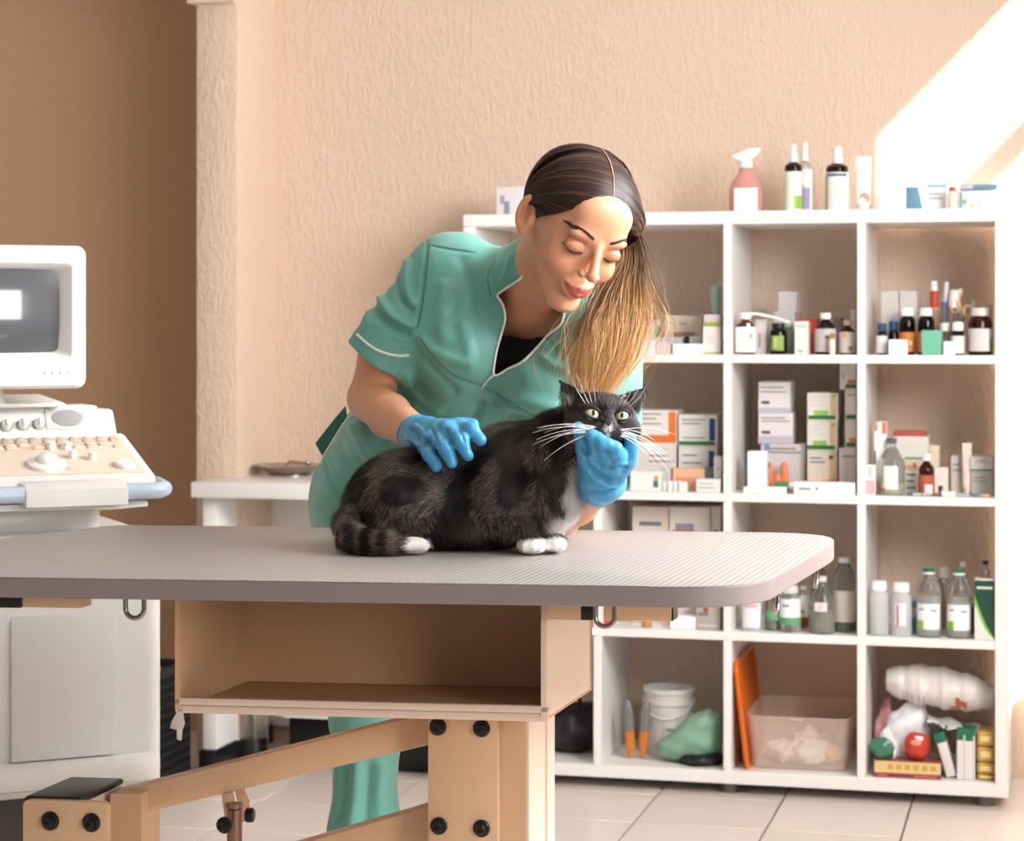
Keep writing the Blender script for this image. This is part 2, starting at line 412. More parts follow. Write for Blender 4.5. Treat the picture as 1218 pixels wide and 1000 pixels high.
skew(o, w, .13, zz-.004, zz+.006, b, bev=.004); b.build('black_pad', m_blk, table, world=True)
b = MB(); o = at(34, 960, DA-.005); o.z = 0; skew(o, along(o, A, 94), .13, .05, zz-.0045, b); b.build('post', m_beige2, table, world=True)
b = MB(); o = at(131, 960, DA+.05); o.z = 0; skew(o, along(o, A, 168), .06, .05, at(0, 943, DA+.05).z, b); b.build('post', m_beige, table, world=True)
# strut bracket and gas strut under the upper arm
beam([(257, 955), (271, 951), (279, 985), (262, 990)][::-1], DA-.006, .005, 'strut_bracket')
beam([(274, 950), (285, 947), (292, 962), (292, 985), (282, 988)][::-1], DA+.034, .005, 'strut_bracket')
bolt(267, 981, DA-.012, 10, 267); 
c = at(292, 969, DA+.037); b = MB(); b.cyl(c, c+A*.012, .010, n=14, bev=.002); b.build('bolt', m_bolt, table, world=True)
b = MB(); b.cyl(at(279, 1100, DA+.018), at(279, 962, DA+.018), .0105, n=18); b.cyl(at(279, 960, DA+.018), at(279, 955, DA+.018), .012, n=18); b.build('gas_strut', M('strut_metal', (150, 120, 105), .3, .8), table, world=True)
# foot frame on the floor (below the picture)
b = MB(); o = at(27, 951, DA); o.z = 0; w = along(o, A, 640); skew(o, w, .06, .0, .06, b); skew(o+B*.32, w, .06, 0, .06, b); skew(o-A*.02, .06, .38, 0, .06, b); skew(o+A*(w-.04), .06, .38, 0, .06, b)
b.build('foot_frame', m_beige, table, world=True)
# lashing loops
def hook(xl, xr, ytop, ybot, D, ax, r=.0032):
    c = at((xl+xr)/2, ytop, D); hw = (xr-xl)/2*D/F/max(.3, abs(ax.x)); zb_ = at(0, ybot, D).z; pts = []
    zt_ = TZ-.0262
    pts.append(c*1); pts = [Vector((c.x, c.y, 0)) - ax*hw + Vector((0, 0, zt_))]
    for i in range(0, 13):
        a = math.pi + math.pi*i/12
        pts.append(Vector((c.x, c.y, 0)) + ax*hw*math.cos(a) + Vector((0, 0, zb_+hw+hw*math.sin(a))))
    pts.append(Vector((c.x, c.y, 0)) + ax*hw + Vector((0, 0, zt_)))
    b = MB(); b.tube(pts, r, 10); b.build('lashing_loop', m_chrome, table, world=True)
hook(149, 171.5, 706, 735, 2.80, A); hook(708, 731, 716, 745, 2.70, A)
hook(918, 928, 706, 728, 2.78, B, .0028); hook(966, 974, 676, 698, 3.05, B, .0028)

# ------------------------------------------------------------------ ultrasound machine
YAW = R(25)
MR = Vector((math.cos(YAW), math.sin(YAW), 0)); MK = Vector((-math.sin(YAW), math.cos(YAW), 0))
corner = at(203, 580, 3.86); mo = corner - MR*.25; mo.z = 0
us = thing('ultrasound_machine', 'white ultrasound machine with screen and slanted control desk at the left edge', 'medical machine', mo, YAW)
inv = us.matrix_basis.inverted()
m_us = M('machine_plastic', (232, 230, 226), .38, coat=.1); m_usb = M('machine_beige', (222, 205, 188), .5); m_key = M('machine_keys', (205, 186, 168), .5)
m_hand = M('pale_blue_grip', (186, 202, 220), .3); m_gray = M('machine_grey', (168, 168, 168), .5)
def L3(px_, py_, v):
    """local point at local depth v (behind the desk front edge) seen at px, py"""
    k = (px_-CX)/F; o = mo + MK*v; s = (k*o.y-o.x)/(MR.x-k*MR.y); p = o+MR*s
    return Vector((s, v, CAMZ-(py_-HY)*p.y/F))
def sec(mb, prof, x0, x1, mi=0, bev=.004):
    """profile in (v, z) extruded along local x"""
    T = Matrix(((0, 0, 1, 0), (1, 0, 0, 0), (0, 1, 0, 0), (0, 0, 0, 1)))
    mb.prism(prof, x0, x1, mi, bev, T)
zf = L3(150, 590, 0).z
hw = .235
pf = L3(203, 590, 0)
# desk: slanted top from front edge to the panel foot
zfr = L3(180, 572, .01).z; zbk = L3(118, 517, .22).z
b = MB(); sec(b, [(-.0, zfr-.030), (.25, zfr-.022), (.25, zbk), (.02, zfr+.004), (.0, zfr-.004)], -hw, hw, bev=.008); b.build('desk', m_us, us)
sl_ = math.atan2(zbk-zfr-.004, .23)
Td = Matrix.Translation((0, .02, zfr+.004)) @ Matrix.Rotation(sl_, 4, 'X')
b = MB(); b.X = Td; b.box((0, .125, .0015), (2*hw-.035, .19, .003), .002); b.build('key_field', m_usb, us)
random.seed(3)
for r_ in range(4):
    for c_ in range(17):
        b = MB(); b.X = Td; b.box((-hw+.045+c_*.0245, .205-r_*.0135-(0 if r_ < 2 else .006), .005), (.019 if r_ else .012, .009, .006), .0015, seg=1)
        if r_ >= 2 and (c_+r_) % 3 == 0: continue
        b.build('key', m_key if r_ < 2 else m_usb, us)
for c_ in range(12):
    b = MB(); b.X = Td; b.box((-hw+.05+c_*.033, .05+.012*(c_ % 2), .0045), (.02, .006, .004), .0012, seg=1)
    if c_ not in (5, 6, 9, 10): b.build('key', m_key, us)
def knob(x, y, r, h, name='knob', prof=None):
    b = MB(); b.X = Td @ Matrix.Translation((x, y, .003)); b.lathe(prof or [(r, 0), (r, h*.6), (r*.85, h), (1e-6, h*1.02)], 18); b.build(name, m_us, us)
def dpos(px_, py_):
    # intersection of the pixel ray with the desk plane
    ro = inv @ Vector((0, 0, CAMZ)); rd = (inv.to_3x3() @ Vector(((px_-CX)/F, 1, -(py_-HY)/F)))
    pn = Td.to_3x3() @ Vector((0, 0, 1)); p0 = Td.translation; t = (p0-ro).dot(pn)/rd.dot(pn)
    q = Td.inverted() @ (ro+rd*t); return q.x, q.y
x, y = dpos(55, 556); knob(x, y, .032, .006, 'trackball_ring', [(.036, 0), (.034, .006), (.022, .010), (1e-6, .010)]); knob(x, y, .02, .022, 'trackball', [(.021, 0), (.021, .010), (.018, .017), (.011, .022), (1e-6, .024)])
for p in ((60, 536), (79, 536), (86, 546), (109, 548)):
    x, y = dpos(*p); knob(x, y, .008, .014)
x, y = dpos(148, 556); knob(x, y, .019, .008, 'dial')
# raised panel with three knobs and loudspeaker
zp0, zp1 = L3(115, 520, .235).z, L3(115, 482, .27).z
b = MB(); sec(b, [(.235, zp0-.03), (.36, zp0-.03), (.36, zp1), (.275, zp1), (.24, zp0)], -hw, hw-.045, bev=.008); b.build('control_panel', m_us, us)
b = MB(); sec(b, [(.25, zp0-.04), (.36, zp0-.04), (.36, zp1-.008), (.285, zp1-.008), (.255, zp0+.006)], hw-.05, hw-.012, bev=.01); b.build('panel_cheek', m_us, us)
Tp = Matrix.Translation((0, .24, zp0)) @ Matrix.Rotation(math.atan2(zp1-zp0, .035), 4, 'X')
def ppos(px_, py_):
    ro = inv @ Vector((0, 0, CAMZ)); rd = (inv.to_3x3() @ Vector(((px_-CX)/F, 1, -(py_-HY)/F)))
    pn = Tp.to_3x3() @ Vector((0, 0, 1)); p0 = Tp.translation; t = (p0-ro).dot(pn)/rd.dot(pn)
    q = Tp.inverted() @ (ro+rd*t); return q.x, q.y
for p in ((7, 507), (27, 506), (46, 505)):
    x, y = ppos(*p); b = MB(); b.X = Tp @ Matrix.Translation((x, y, 0)); b.lathe([(.009, 0), (.009, .012), (.007, .014), (1e-6, .014)], 16); b.box((0, 0, .016), (.003, .014, .004)); k_ = b.build('dial', m_us, us)
    b = MB(); b.X = Tp @ Matrix.Translation((x, y, 0)); b.lathe([(.0125, .0003), (.0125, .001), (1e-6, .001)], 16); b.build('dial_ring', m_gray, k_)
x, y = ppos(80, 498)
b = MB(); b.X = Tp; b.box((x, y, .001), (.082, .046, .004), .003); b.build('speaker_plate', M('speaker_plate_grey', (215, 213, 210), .5), us)
b = MB(); b.X = Tp @ Matrix.Translation((x, y, .0035))
b.lathe([(.030, 0), (.028, .0012), (1e-6, .0012)], 28, sx=1, sy=.6)
for i in range(-6, 7):
    L_ = .027*math.sqrt(max(0, 1-(i/7)**2)); b.box((0, i*.0025*.95, .0015), (L_*2, .0009, .0008))
b.build('speaker_grille', m_gray, us)
# front hand rail and white grip
zr = L3(178, 583, -.02).z
b = MB(); pts = [(-hw+.0, .03, zr+.003), (-hw-.005, .0, zr), (-hw+.015, -.024, zr), (0, -.028, zr), (hw-.03, -.024, zr), (hw-.008, -.018, zr), (hw+.002, -.004, zr+.001), (hw-.002, .03, zr+.006)]
b.tube(pts, .0145, 14); b.build('hand_rail', m_hand, us)
x0, x1 = L3(28, 590, -.028).x, L3(150, 590, -.028).x
b = MB(); sec(b, [(-.046, zr-.021), (-.01, zr-.023), (.005, zr-.016), (.03, zr+.010), (.01, zr+.020), (-.028, zr+.017), (-.045, zr+.008)], x0, x1, bev=.004); b.build('palm_rest', m_us, us)
b = MB(); sec(b, [(-.02, zr-.028), (.2, zr-.05), (.2, zr-.02), (-.015, zr-.018)], -hw+.03, hw-.03, bev=.004); b.build('under_tray', m_us, us)
# column below the desk and body
zc0, zc1 = L3(60, 640, .1).z, zr-.02
b = MB(); b.prism([(p[0], p[1]+.17) for p in rounded(.30, .18, .03)], zc0-.04, zc1-.005, bev=.004); b.build('column', m_us, us)
zl = L3(100, 632, .04).z
b = MB(); b.prism([(p[0], p[1]+.19) for p in rounded(.44, .36, .05)], zl-.03, zl, bev=.01); b.build('body_lid', m_us, us)
xr = L3(195, 750, .04).x
zb0 = L3(150, 905, .05).z
b = MB(); b.prism([(p[0]+xr-.25, p[1]+.25) for p in rounded(.50, .42, .03)], zb0-.05, zl-.055, bev=.012); b.build('body', m_us, us)
pa, pb_ = L3(12, 735, .04), L3(136, 895, .04)
b = MB(); sec(b, [(.030, pb_.z), (.045, pb_.z), (.045, L3(80, 728, .04).z), (.041, L3(80, 728, .04).z), (.0335, L3(80, 742, .04).z)], L3(12, 800, .04).x, L3(137, 800, .04).x, bev=.003); b.build('front_cover', M('cover_plastic', (222, 220, 217), .4), us)
b = MB(); xb = L3(200, 910, .0).x
b.prism([(p[0]+xb-.27, p[1]+.24) for p in rounded(.54, .50, .07, 8)], L3(170, 930, .0).z, L3(170, 900, .0).z, bev=.014); b.build('bumper', m_us, us)
zbm = L3(170, 930, 0).z
b = MB(); b.prism([(p[0]+xb-.28, p[1]+.26) for p in rounded(.44, .40, .04)], .10, zbm+.002, bev=.005); b.build('chassis', M('chassis_dark', (70, 64, 64), .5), us)
for x in (xb-.09, xb-.47):
    for y in (.10, .42):
        b = MB(); b.X = Matrix.Translation((x, y, .06)) @ rot('Y', 90); b.lathe([(.03, -.014), (.058, -.014), (.06, -.009), (.06, .009), (.058, .014), (.03, .014)], 22); wh = b.build('wheel', m_blk, us)
        b = MB(); b.box((x, y, .115), (.02, .06, .03), .004); b.build('caster_fork', m_gray, us)
# tray with papers and monitor
zt0 = L3(60, 478, .25).z
b = MB(); b.X = Matrix.Translation((0, .34, zt0)) @ rot('X', 3); b.box((-.03, 0, 0), (.30, .2, .008), .003); b.build('keyboard_lid', m_us, us)
VM = .16
q0, q1 = L3(104, 455, VM), L3(99, 296, VM)
xm1 = q0.x; zm0, zm1 = L3(90, 462, VM).z, L3(90, 292, VM).z
mw = .345
tb = MB()
def mon():
    b = MB(); T = Matrix(((1, 0, 0, 0), (0, 0, 1, 0), (0, 1, 0, 0), (0, 0, 0, 1)))
    cx_, cz_ = xm1-mw/2, (zm0+zm1)/2; h_ = zm1-zm0
    n = 6; rings = []
    def ring(w, h, r, v, dz=0): return [Vector((cx_+p[0], v, cz_+dz+p[1])) for p in rounded(w, h, r, n)]
    s0, s1 = L3(84, 0, VM).x, 0
    sc = (L3(84, 420, VM).x); sz0 = L3(60, 425, VM).z; sz1 = L3(60, 314, VM).z
    ow, oh = (sc-cx_)*2, (sz1-sz0)
    dz = (sz0+sz1)/2-cz_
    R_ = [ring(mw*.7, h_*.65, .02, VM+.30), ring(mw*.8, h_*.8, .03, VM+.22), ring(mw*.97, h_*.97, .02, VM+.07), ring(mw, h_, .018, VM+.05), ring(mw, h_, .018, VM+.012), ring(mw-.012, h_-.012, .016, VM+.001),
          ring(mw-.03, h_-.03, .012, VM), ring(ow+.006, oh+.006, .008, VM, dz), ring(ow, oh, .008, VM+.003, dz), ring(ow-.035, oh-.02, .01, VM+.028, dz)]
    k = len(R_[0]); vs = [p for r in R_ for p in r]; fs = []
    for i in range(len(R_)-1):
        for j in range(k): j2 = (j+1) % k; fs.append((i*k+j, (i+1)*k+j, (i+1)*k+j2, i*k+j2))
    fs.append(tuple(range(k))); b.add(vs, fs); b.build('monitor', m_us, us)
    mon_ = us.children[-1] if False else [o for o in C.objects if o.parent == us][-1]
    g = MB(); nx = 14; w2, h2 = (ow-.032)/2, (oh-.018)/2; vs = []; fs = []
    for i in range(nx+1):
        for j in range(nx+1):
            a, c = -1+2*i/nx, -1+2*j/nx
            vs.append((cx_+a*w2, VM+.014+.012*(a*a+c*c)/2+.002, cz_+dz+c*h2))
    for i in range(nx):
        for j in range(nx): q = i*(nx+1)+j; fs.append((q, q+nx+1, q+nx+2, q+1))
    g.add(vs, fs); m = M('screen_glass', (92, 92, 96), .12, coat=1.); g.build('screen', m, mon_)
    for i in range(4):
        g = MB(); p = L3(54+9*i, 443, VM); g.box((p.x, VM-.0005, p.z), (.004, .004, .004), .001); g.build('button', M('button_grey', (200, 198, 195), .5), mon_)
mon()
b = MB(); pn = L3(0, 470, VM+.1); b.cyl((xm1-mw/2-.01, VM+.12, zt0-.005), (xm1-mw/2-.01, VM+.12, zm0+.012), .06, .05, n=20); b.build('monitor_neck', m_us, us)

# ------------------------------------------------------------------ counter at the back wall and what stands near it
CZ = .80; VC = u_at(0, 0)*0 + (WALLV-.50)
cu0 = u_at(227, VC)
counter = thing('side_counter', 'white counter along the back wall, left of the woman', 'counter', W(cu0, VC), -TH)
m_ctr = M('counter_white', (240, 238, 235), .3, coat=.15)
CWD = -cu0-.02
b = MB(); b.box((CWD/2, .25, CZ-.02), (CWD, .50, .042), .002); b.build('countertop', m_ctr, counter)
for x in (.035, CWD-.03):
    b = MB(); b.box((x, .27, .06+(CZ-.041-.06)/2), (.04, .44, CZ-.041-.06), .002); b.build('side_panel', m_ctr, counter)
b = MB(); b.box((CWD/2, .485, .40), (CWD-.08, .015, .7), .002); b.build('back_panel', m_ctr, counter)
us_ = u_at(322, VC+.05)-cu0
b = MB(); b.box(((us_+CWD)/2-.03, .30, .165), (CWD-us_-.06, .34, .045), .002); b.build('lower_shelf', m_ctr, counter)
b = MB(); b.box(((us_+CWD)/2-.03, .32, .07), (CWD-us_-.08, .30, .139), .002); b.build('plinth', m_blk, counter)
b = MB(); b.box((.035, .26, .03), (.05, .46, .0595), .003); b.build('plinth', m_blk, counter)
# steel tray
p = W(u_at(352, WALLV-.12), WALLV-.17, CZ+.001)
tray = thing('steel_tray', 'shallow round steel dish on the white counter beside the pier', 'tray', p)
b = MB(); b.lathe([(.02, .003), (.06, .003), (.085, .022), (.10, .028), (.102, .031), (.095, .031), (.082, .027), (.058, .008), (.02, .006), (1e-6, .006)], 36); b.lathe([(.02, 0.0), (.06, 0.0), (.06, .003), (.02, .003)], 36); b.build('dish', M('steel', (190, 180, 170), .22, 1.), tray)
b = MB(); b.tube([(-.03, .02, .012), (0, .0, .04), (.05, -.02, .036)], .004, 8); b.ball((.052, -.021, .036), .009, 10); b.build('instrument', M('steel', (190, 180, 170), .22, 1.), tray)

# glass jar on the floor under the counter
m_glass = M('clear_glass', (240, 246, 244), .03, trans=1., ior=1.35)
p = W(u_at(300, VC+.25), VC+.25, .001)
jar = thing('glass_jar', 'tall clear glass jar with dark contents on the floor under the white counter', 'jar', p)
b = MB(); b.lathe([(.043, 0), (.046, .004), (.046, .19), (.036, .21), (.036, .23), (.033, .23), (.033, .208), (.0435, .188), (.0435, .006), (1e-6, .006)], 28); b.build('glass', m_glass, jar)
b = MB(); b.lathe([(.042, .0065), (.0425, .06), (1e-6, .062)], 24); b.build('contents', M('dark_liquid', (40, 38, 36), .2), jar)
b = MB(); b.lathe([(.038, .2305), (.038, .245), (1e-6, .246)], 24); b.build('lid', M('jar_lid', (190, 190, 180), .4), jar)
# black lattice crate on the floor
cx0, cx1 = u_at(196, VC-.02), u_at(268, VC-.02)
p = W((cx0+u_at(232, VC-.08))/2, VC-.14, 0)
crw = (u_at(240, VC-.14)-cx0)+.02
crate = thing('plastic_crate', 'black plastic lattice crate on the floor beside the counter end', 'crate', W(cx0-.115+crw/2, VC-.19, 0), -TH)
m_cr = M('crate_black', (26, 26, 28), .5)
crw += .02
b = MB(); b.box((0, 0, .008), (crw, .34, .012), .002); b.build('bottom', m_cr, crate)
for (cx_, cy_, w_, ax) in ((0, -.17, crw, 0), (0, .17, crw, 0), (-crw/2, 0, .34, 1), (crw/2, 0, .34, 1)):
    b = MB(); b.X = Matrix.Translation((cx_, cy_, 0)) @ rot('Z', 90*ax)
    for z in (.012, .30): b.box((0, 0, z+.008), (w_, .012, .02), .002)
    n = max(3, int(w_/.022))
    for i in range(n+1): b.box((-w_/2+.004+(w_-.008)*i/n, 0, .16), (.006, .008, .30))
    for i in range(1, 12): b.box((0, 0, .012+.026*i), (w_, .007, .006))
    b.build('lattice_side', m_cr, crate)
sc = thing('blue_packet', 'crumpled blue and white packet standing in the black crate', 'packet', W(cx0-.115+crw/2, VC-.19, .0145), -TH)
b = MB(); b.prism([(-.05, -.07), (.05, -.06), (.055, .06), (-.045, .07)], 0, .24, bev=.012); b.build('packet_body', M('packet_blue', (70, 130, 185), .4, bump=(30, .6)), sc)
b = MB(); b.prism([(-.045, -.06), (.045, -.05), (.05, .05), (-.04, .06)], .24, .40, bev=.02); b.build('packet_top', M('packet_white', (215, 220, 222), .4, bump=(30, .6)), sc)
# latch under the drawer box
b = MB(); b.prism([(at(x, y, DF+.02).x, at(x, y, DF+.02).z) for x, y in ((211, 845), (216, 845), (219, 862), (216, 869), (215, 881), (210, 879), (210, 868), (202, 866), (204, 858))][::-1], DF+.02, DF+.03, T=Matrix(((1, 0, 0, 0), (0, 0, 1, 0), (0, 1, 0, 0), (0, 0, 0, 1))), bev=.001)
b.build('drawer_latch', M('latch_plastic', (205, 195, 186), .4), table, world=True)
# ------------------------------------------------------------------ goods on the shelf unit
def row_z(r): return TOPZ if r == 4 else ROWZ[r]
def mcol(c, rough=.45, **kw): return M('col_%d_%d_%d_%s' % (*c, ''.join('%s%s' % k for k in kw.items()) + str(rough)), c, rough, **kw)
WH = (238, 236, 232); GR = (205, 202, 200); INK = (120, 118, 122)
def printed(parent, w, h, y, prints, name='printed_panel', z0=0):
    """flat print on the front of a pack: (x0, x1, y0, y1, colour) in fractions"""
    b = MB(); mats = []
    for k, (x0, x1, y0, y1, c) in enumerate(prints):
        b.box((-w/2+w*(x0+x1)/2, y-.0004-.00008*k, z0+h*(y0+y1)/2), (w*(x1-x0), .0008, h*(y1-y0)), mi=k); mats.append(mcol(c))
    return b.build(name, mats, parent)
def text_lines(x0, x1, ys, c=INK, t=.035): return [(x0, x1-(.12 if i % 2 else 0), y, y+t, c) for i, y in enumerate(ys)]
def pack(r, x0, x1, yt, v, name, label, cat, col=WH, prints=(), d=.09, group=None, zb=None, tilt=0, tape=False, yb=None):
    """carton seen between x0 and x1 with its top at yt, front face v behind the front of the shelf"""
    ua, ub = u_at(x0, v), u_at(x1, v); xm = (x0+x1)/2
    z0 = row_z(r)+.0004 if zb is None else zb
    if yb is not None: z0 = z_at(xm, yb, v)
    h = z_at(xm, yt, v)-z0; w = ub-ua
    d = min(d, SD-.01-v) if r < 4 else min(d, WALLV-.01-v)
    o = thing(name, label, cat, W((ua+ub)/2, v+d/2, z0), -TH+R(tilt), group)
    b = MB(); b.box((0, 0, h/2), (w, d, h), .0012, seg=1); b.build('carton', mcol(col, .5), o)
    b = MB(); b.box((0, 0, h+.0001), (w*.96, .0012, .0006)); b.box((w/2+.0001, 0, h/2), (.0004, d*.02, h*.9)); b.build('flap_seam', mcol((190, 186, 182)), o)
    if prints: printed(o, w, h, -d/2, prints)
    return o, z0+h
PROF = {  # (radius, height) fractions; body, then cap
 'round': ([(.0, 0), (.93, 0), (1, .02), (1, .60), (.93, .68), (.62, .76), (.42, .80), (.42, .88)], [(.50, .85), (.50, 1.0), (.46, 1.0), (0, 1.0)]),
 'wide': ([(0, 0), (.95, 0), (1, .02), (1, .68), (.92, .76), (.66, .82), (.62, .85)], [(.70, .83), (.70, 1), (0, 1)]),
 'infusion': ([(0, 0), (.9, 0), (1, .03), (1, .62), (.97, .70), (.80, .80), (.50, .87), (.44, .90), (.44, .95)], [(.50, .93), (.50, 1), (.42, 1), (0, 1)]),
 'spray': ([(0, 0), (.95, 0), (1, .015), (1, .66), (.93, .70), (.55, .73), (.45, .745)], [(.52, .74), (.52, .82), (.42, .84), (.36, .98), (.30, 1), (0, 1)]),
 'flask': ([(0, 0), (.95, 0), (1, .03), (1, .50), (.9, .60), (.45, .80), (.30, .86), (.30, .93)], [(.36, .91), (.38, 1), (0, 1)]),
 'vial': ([(0, 0), (.95, 0), (1, .03), (1, .62), (.7, .72), (.6, .76)], [(.78, .74), (.78, 1), (0, 1)]),
 'cup': ([(0, 0), (.82, 0), (.86, .02), (1, 1), (.95, 1), (.82, .05), (0, .05)], None),
}
def glassm(col): return M('glass_%d_%d_%d' % col, col, .06, trans=.92, ior=1.33)
AMB = (120, 58, 22); DKB = (46, 26, 20)
def bottle(r, x0, x1, yt, v, label, kind='round', body=None, cap=WH, lab=None, liquid=None, cat='bottle', name='medicine_bottle', group=None, zb=None, yb=None, lean=0):
    ua, ub = u_at(x0, v), u_at(x1, v); rad = (ub-ua)/2; v += 0
    z0 = row_z(r)+.0004 if zb is None else zb
    if yb is not None: z0 = z_at((x0+x1)/2, yb, v)
    h = z_at((x0+x1)/2, yt, v)-z0
    o = thing(name, label, cat, W((ua+ub)/2, v+rad, z0), -TH, group)
    bp, cp = PROF[kind]
    m = body if body is not None else glassm((235, 242, 240))
    b = MB(); b.lathe([(max(1e-6, a*rad), z*h) for a, z in bp], 22); b.build('bottle_body' if cat == 'bottle' else 'body', m, o)
    if cp:
        b = MB(); b.lathe([(max(1e-6, a*rad), z*h) for a, z in cp], 18)
        if kind in ('round', 'wide', 'vial'):
            a = cp[0][0]*rad
            for i in range(16):
                t = 2*math.pi*i/16; b.box((a*math.cos(t), a*math.sin(t), h*(cp[0][1]+.97)/2), (a*.14, a*.08, h*(.94-cp[0][1])), rot=Matrix.Rotation(t, 4, 'Z'))
        b.build('cap', mcol(cap, .35), o)
    if liquid:
        c, f = liquid; b = MB(); b.lathe([(1e-6, .004*1), (.9*rad, .004), (.93*rad, .02*h), (.93*rad, f*h), (1e-6, f*h)], 20); b.build('liquid', mcol(c, .15), o)
    if lab:                                                         # (z0, z1, half angle, colour, [(a0, a1, z0, z1, colour)])
        z_0, z_1, ha, c, extra = lab; b = MB(); mats = [mcol(c, .5)]
        def band(a0, a1, q0, q1, mi, rr):
            n = max(2, int((a1-a0)/12)); vs = []
            for i in range(n+1):
                t = R(-90+TH*0+a0+(a1-a0)*i/n); vs += [(rr*math.cos(t), rr*math.sin(t), q0*h), (rr*math.cos(t), rr*math.sin(t), q1*h), ((rr-.0006)*math.cos(t), (rr-.0006)*math.sin(t), q0*h), ((rr-.0006)*math.cos(t), (rr-.0006)*math.sin(t), q1*h)]
            fs = [(4*i, 4*i+4, 4*i+5, 4*i+1) for i in range(n)] + [(4*i+1, 4*i+5, 4*i+7, 4*i+3) for i in range(n)] + [(4*i, 4*i+2, 4*i+6, 4*i+4) for i in range(n)]
            fs += [(0, 1, 3, 2), (4*n, 4*n+2, 4*n+3, 4*n+1)]
            b.add(vs, fs, mi)
        band(-ha, ha, z_0, z_1, 0, rad+.0006)
        for k, (a0, a1, q0, q1, cc) in enumerate(extra): band(a0, a1, q0, q1, k+1, rad+.0009+.0001*k); mats.append(mcol(cc, .5))
        b.build('paper_label', mats, o)
    return o
def lump(c, r, seed, amp=.18, freq=3.0, n=40, flat=.0, rz=0, mi=0, mb=None, T=None, crease=.0):
    """crumpled soft shape"""
    rs = np.random.RandomState(seed); dirs = rs.normal(size=(26, 3)); ph = rs.uniform(0, 6.28, 26); fr = rs.uniform(.6, 2.2, 26)*freq
    b = mb or MB(); h = n//2; vs = []; X = Matrix.Translation(c) @ Matrix.Rotation(rz, 4, 'Z') @ (T or Matrix.Identity(4))
    for i in range(h+1):
        for j in range(n):
            a, t = math.pi*i/h, 2*math.pi*j/n
            p = np.array([math.sin(a)*math.cos(t), math.sin(a)*math.sin(t), -math.cos(a)])
            dsp = 0
            for k in range(26): dsp += math.sin(fr[k]*p.dot(dirs[k])+ph[k])*(1/fr[k])
            rid = sum(1-abs(math.sin(fr[k]*1.5*p.dot(dirs[k])+ph[k])) for k in range(8))/8
            q = p*(1+amp*dsp*.5+crease*(rid-.5)); q = q*np.array(r)
            if q[2] < -r[2]*(1-flat): q[2] = -r[2]*(1-flat)
            vs.append(X @ Vector(q))
    fs = [(i*n+j, i*n+(j+1) % n, (i+1)*n+(j+1) % n, (i+1)*n+j) for i in range(h) for j in range(n)]
    b.add(vs, fs, mi); return b

# --- on top of the unit
pack(4, 590, 637, 222, .10, 'carton_box', 'pale grey carton lying on the shelf top behind the woman\'s head', 'box', (222, 218, 222), [(.02, .98, .04, .96, (226, 222, 224)), (.2, .34, .05, .5, (150, 146, 168)), (.1, .22, .4, .7, (165, 160, 180))], d=.12)
o = thing('spray_bottle', 'pink see-through trigger spray bottle with white head on the shelf top', 'spray bottle', W(u_at(885, .12), .12+.03, TOPZ+.0004), -TH)
k_ = (z_at(885, 176, .15)-TOPZ)/.158
m_pink = M('pink_clear', (246, 190, 180), .1, trans=.55, ior=1.2)
b = MB(); b.lathe([(1e-6, 0), (.037*k_, 0), (.040*k_, .004), (.040*k_, .055*k_), (.034*k_, .075*k_), (.018*k_, .097*k_), (.014*k_, .112*k_)], 24, sy=.62); b.build('bottle_body', m_pink, o)
b = MB(); b.box((.004, -.026*k_, .032*k_), (.056*k_, .002, .056*k_), .0008); b.build('paper_label', mcol((248, 246, 244)), o)
b = MB(); b.lathe([(.017*k_, .110*k_), (.017*k_, .126*k_), (1e-6, .126*k_)], 16)
b.prism([(x*k_, z*k_) for x, z in ((-.030, .134), (-.014, .128), (.012, .124), (.018, .133), (.034, .147), (.036, .157), (.010, .156), (-.012, .147), (-.030, .140))], -.009, .009, bev=.002, T=Matrix(((1, 0, 0, 0), (0, 0, 1, 0), (0, 1, 0, 0), (0, 0, 0, 1))))
b.build('spray_head', mcol((248, 246, 245)), o)
b = MB(); b.tube([(.016*k_, 0, .134*k_), (.024*k_, 0, .12*k_), (.036*k_, 0, .104*k_)], [.004, .0035, .003], 8); b.build('trigger', mcol((240, 178, 165)), o)
bottle(4, 932, 953, 171, .12, 'dark spray bottle with white cap, left of two standing close together on the shelf top', 'spray', glassm(DKB), WH, (.03, .60, 75, (235, 240, 225), [(10, 75, .05, .25, (150, 190, 70))]), cat='spray bottle', name='spray_bottle')
bottle(4, 947, 965, 169, .17, 'clear spray bottle with lilac label, right of two standing close together on the shelf top', 'spray', None, WH, (.05, .62, 80, (240, 238, 242), [(-30, 50, .06, .36, (158, 150, 185)), (-30, 0, .30, .40, (225, 150, 170))]), cat='spray bottle', name='spray_bottle')
bottle(4, 981, 1008, 173, .12, 'dark brown spray bottle with a large white label and green edge on the shelf top', 'spray', glassm(DKB), WH, (.03, .60, 85, WH, [(-60, 60, .54, .58, (70, 110, 125)), (-85, -50, .03, .56, (150, 180, 80))]), cat='spray bottle', name='spray_bottle')
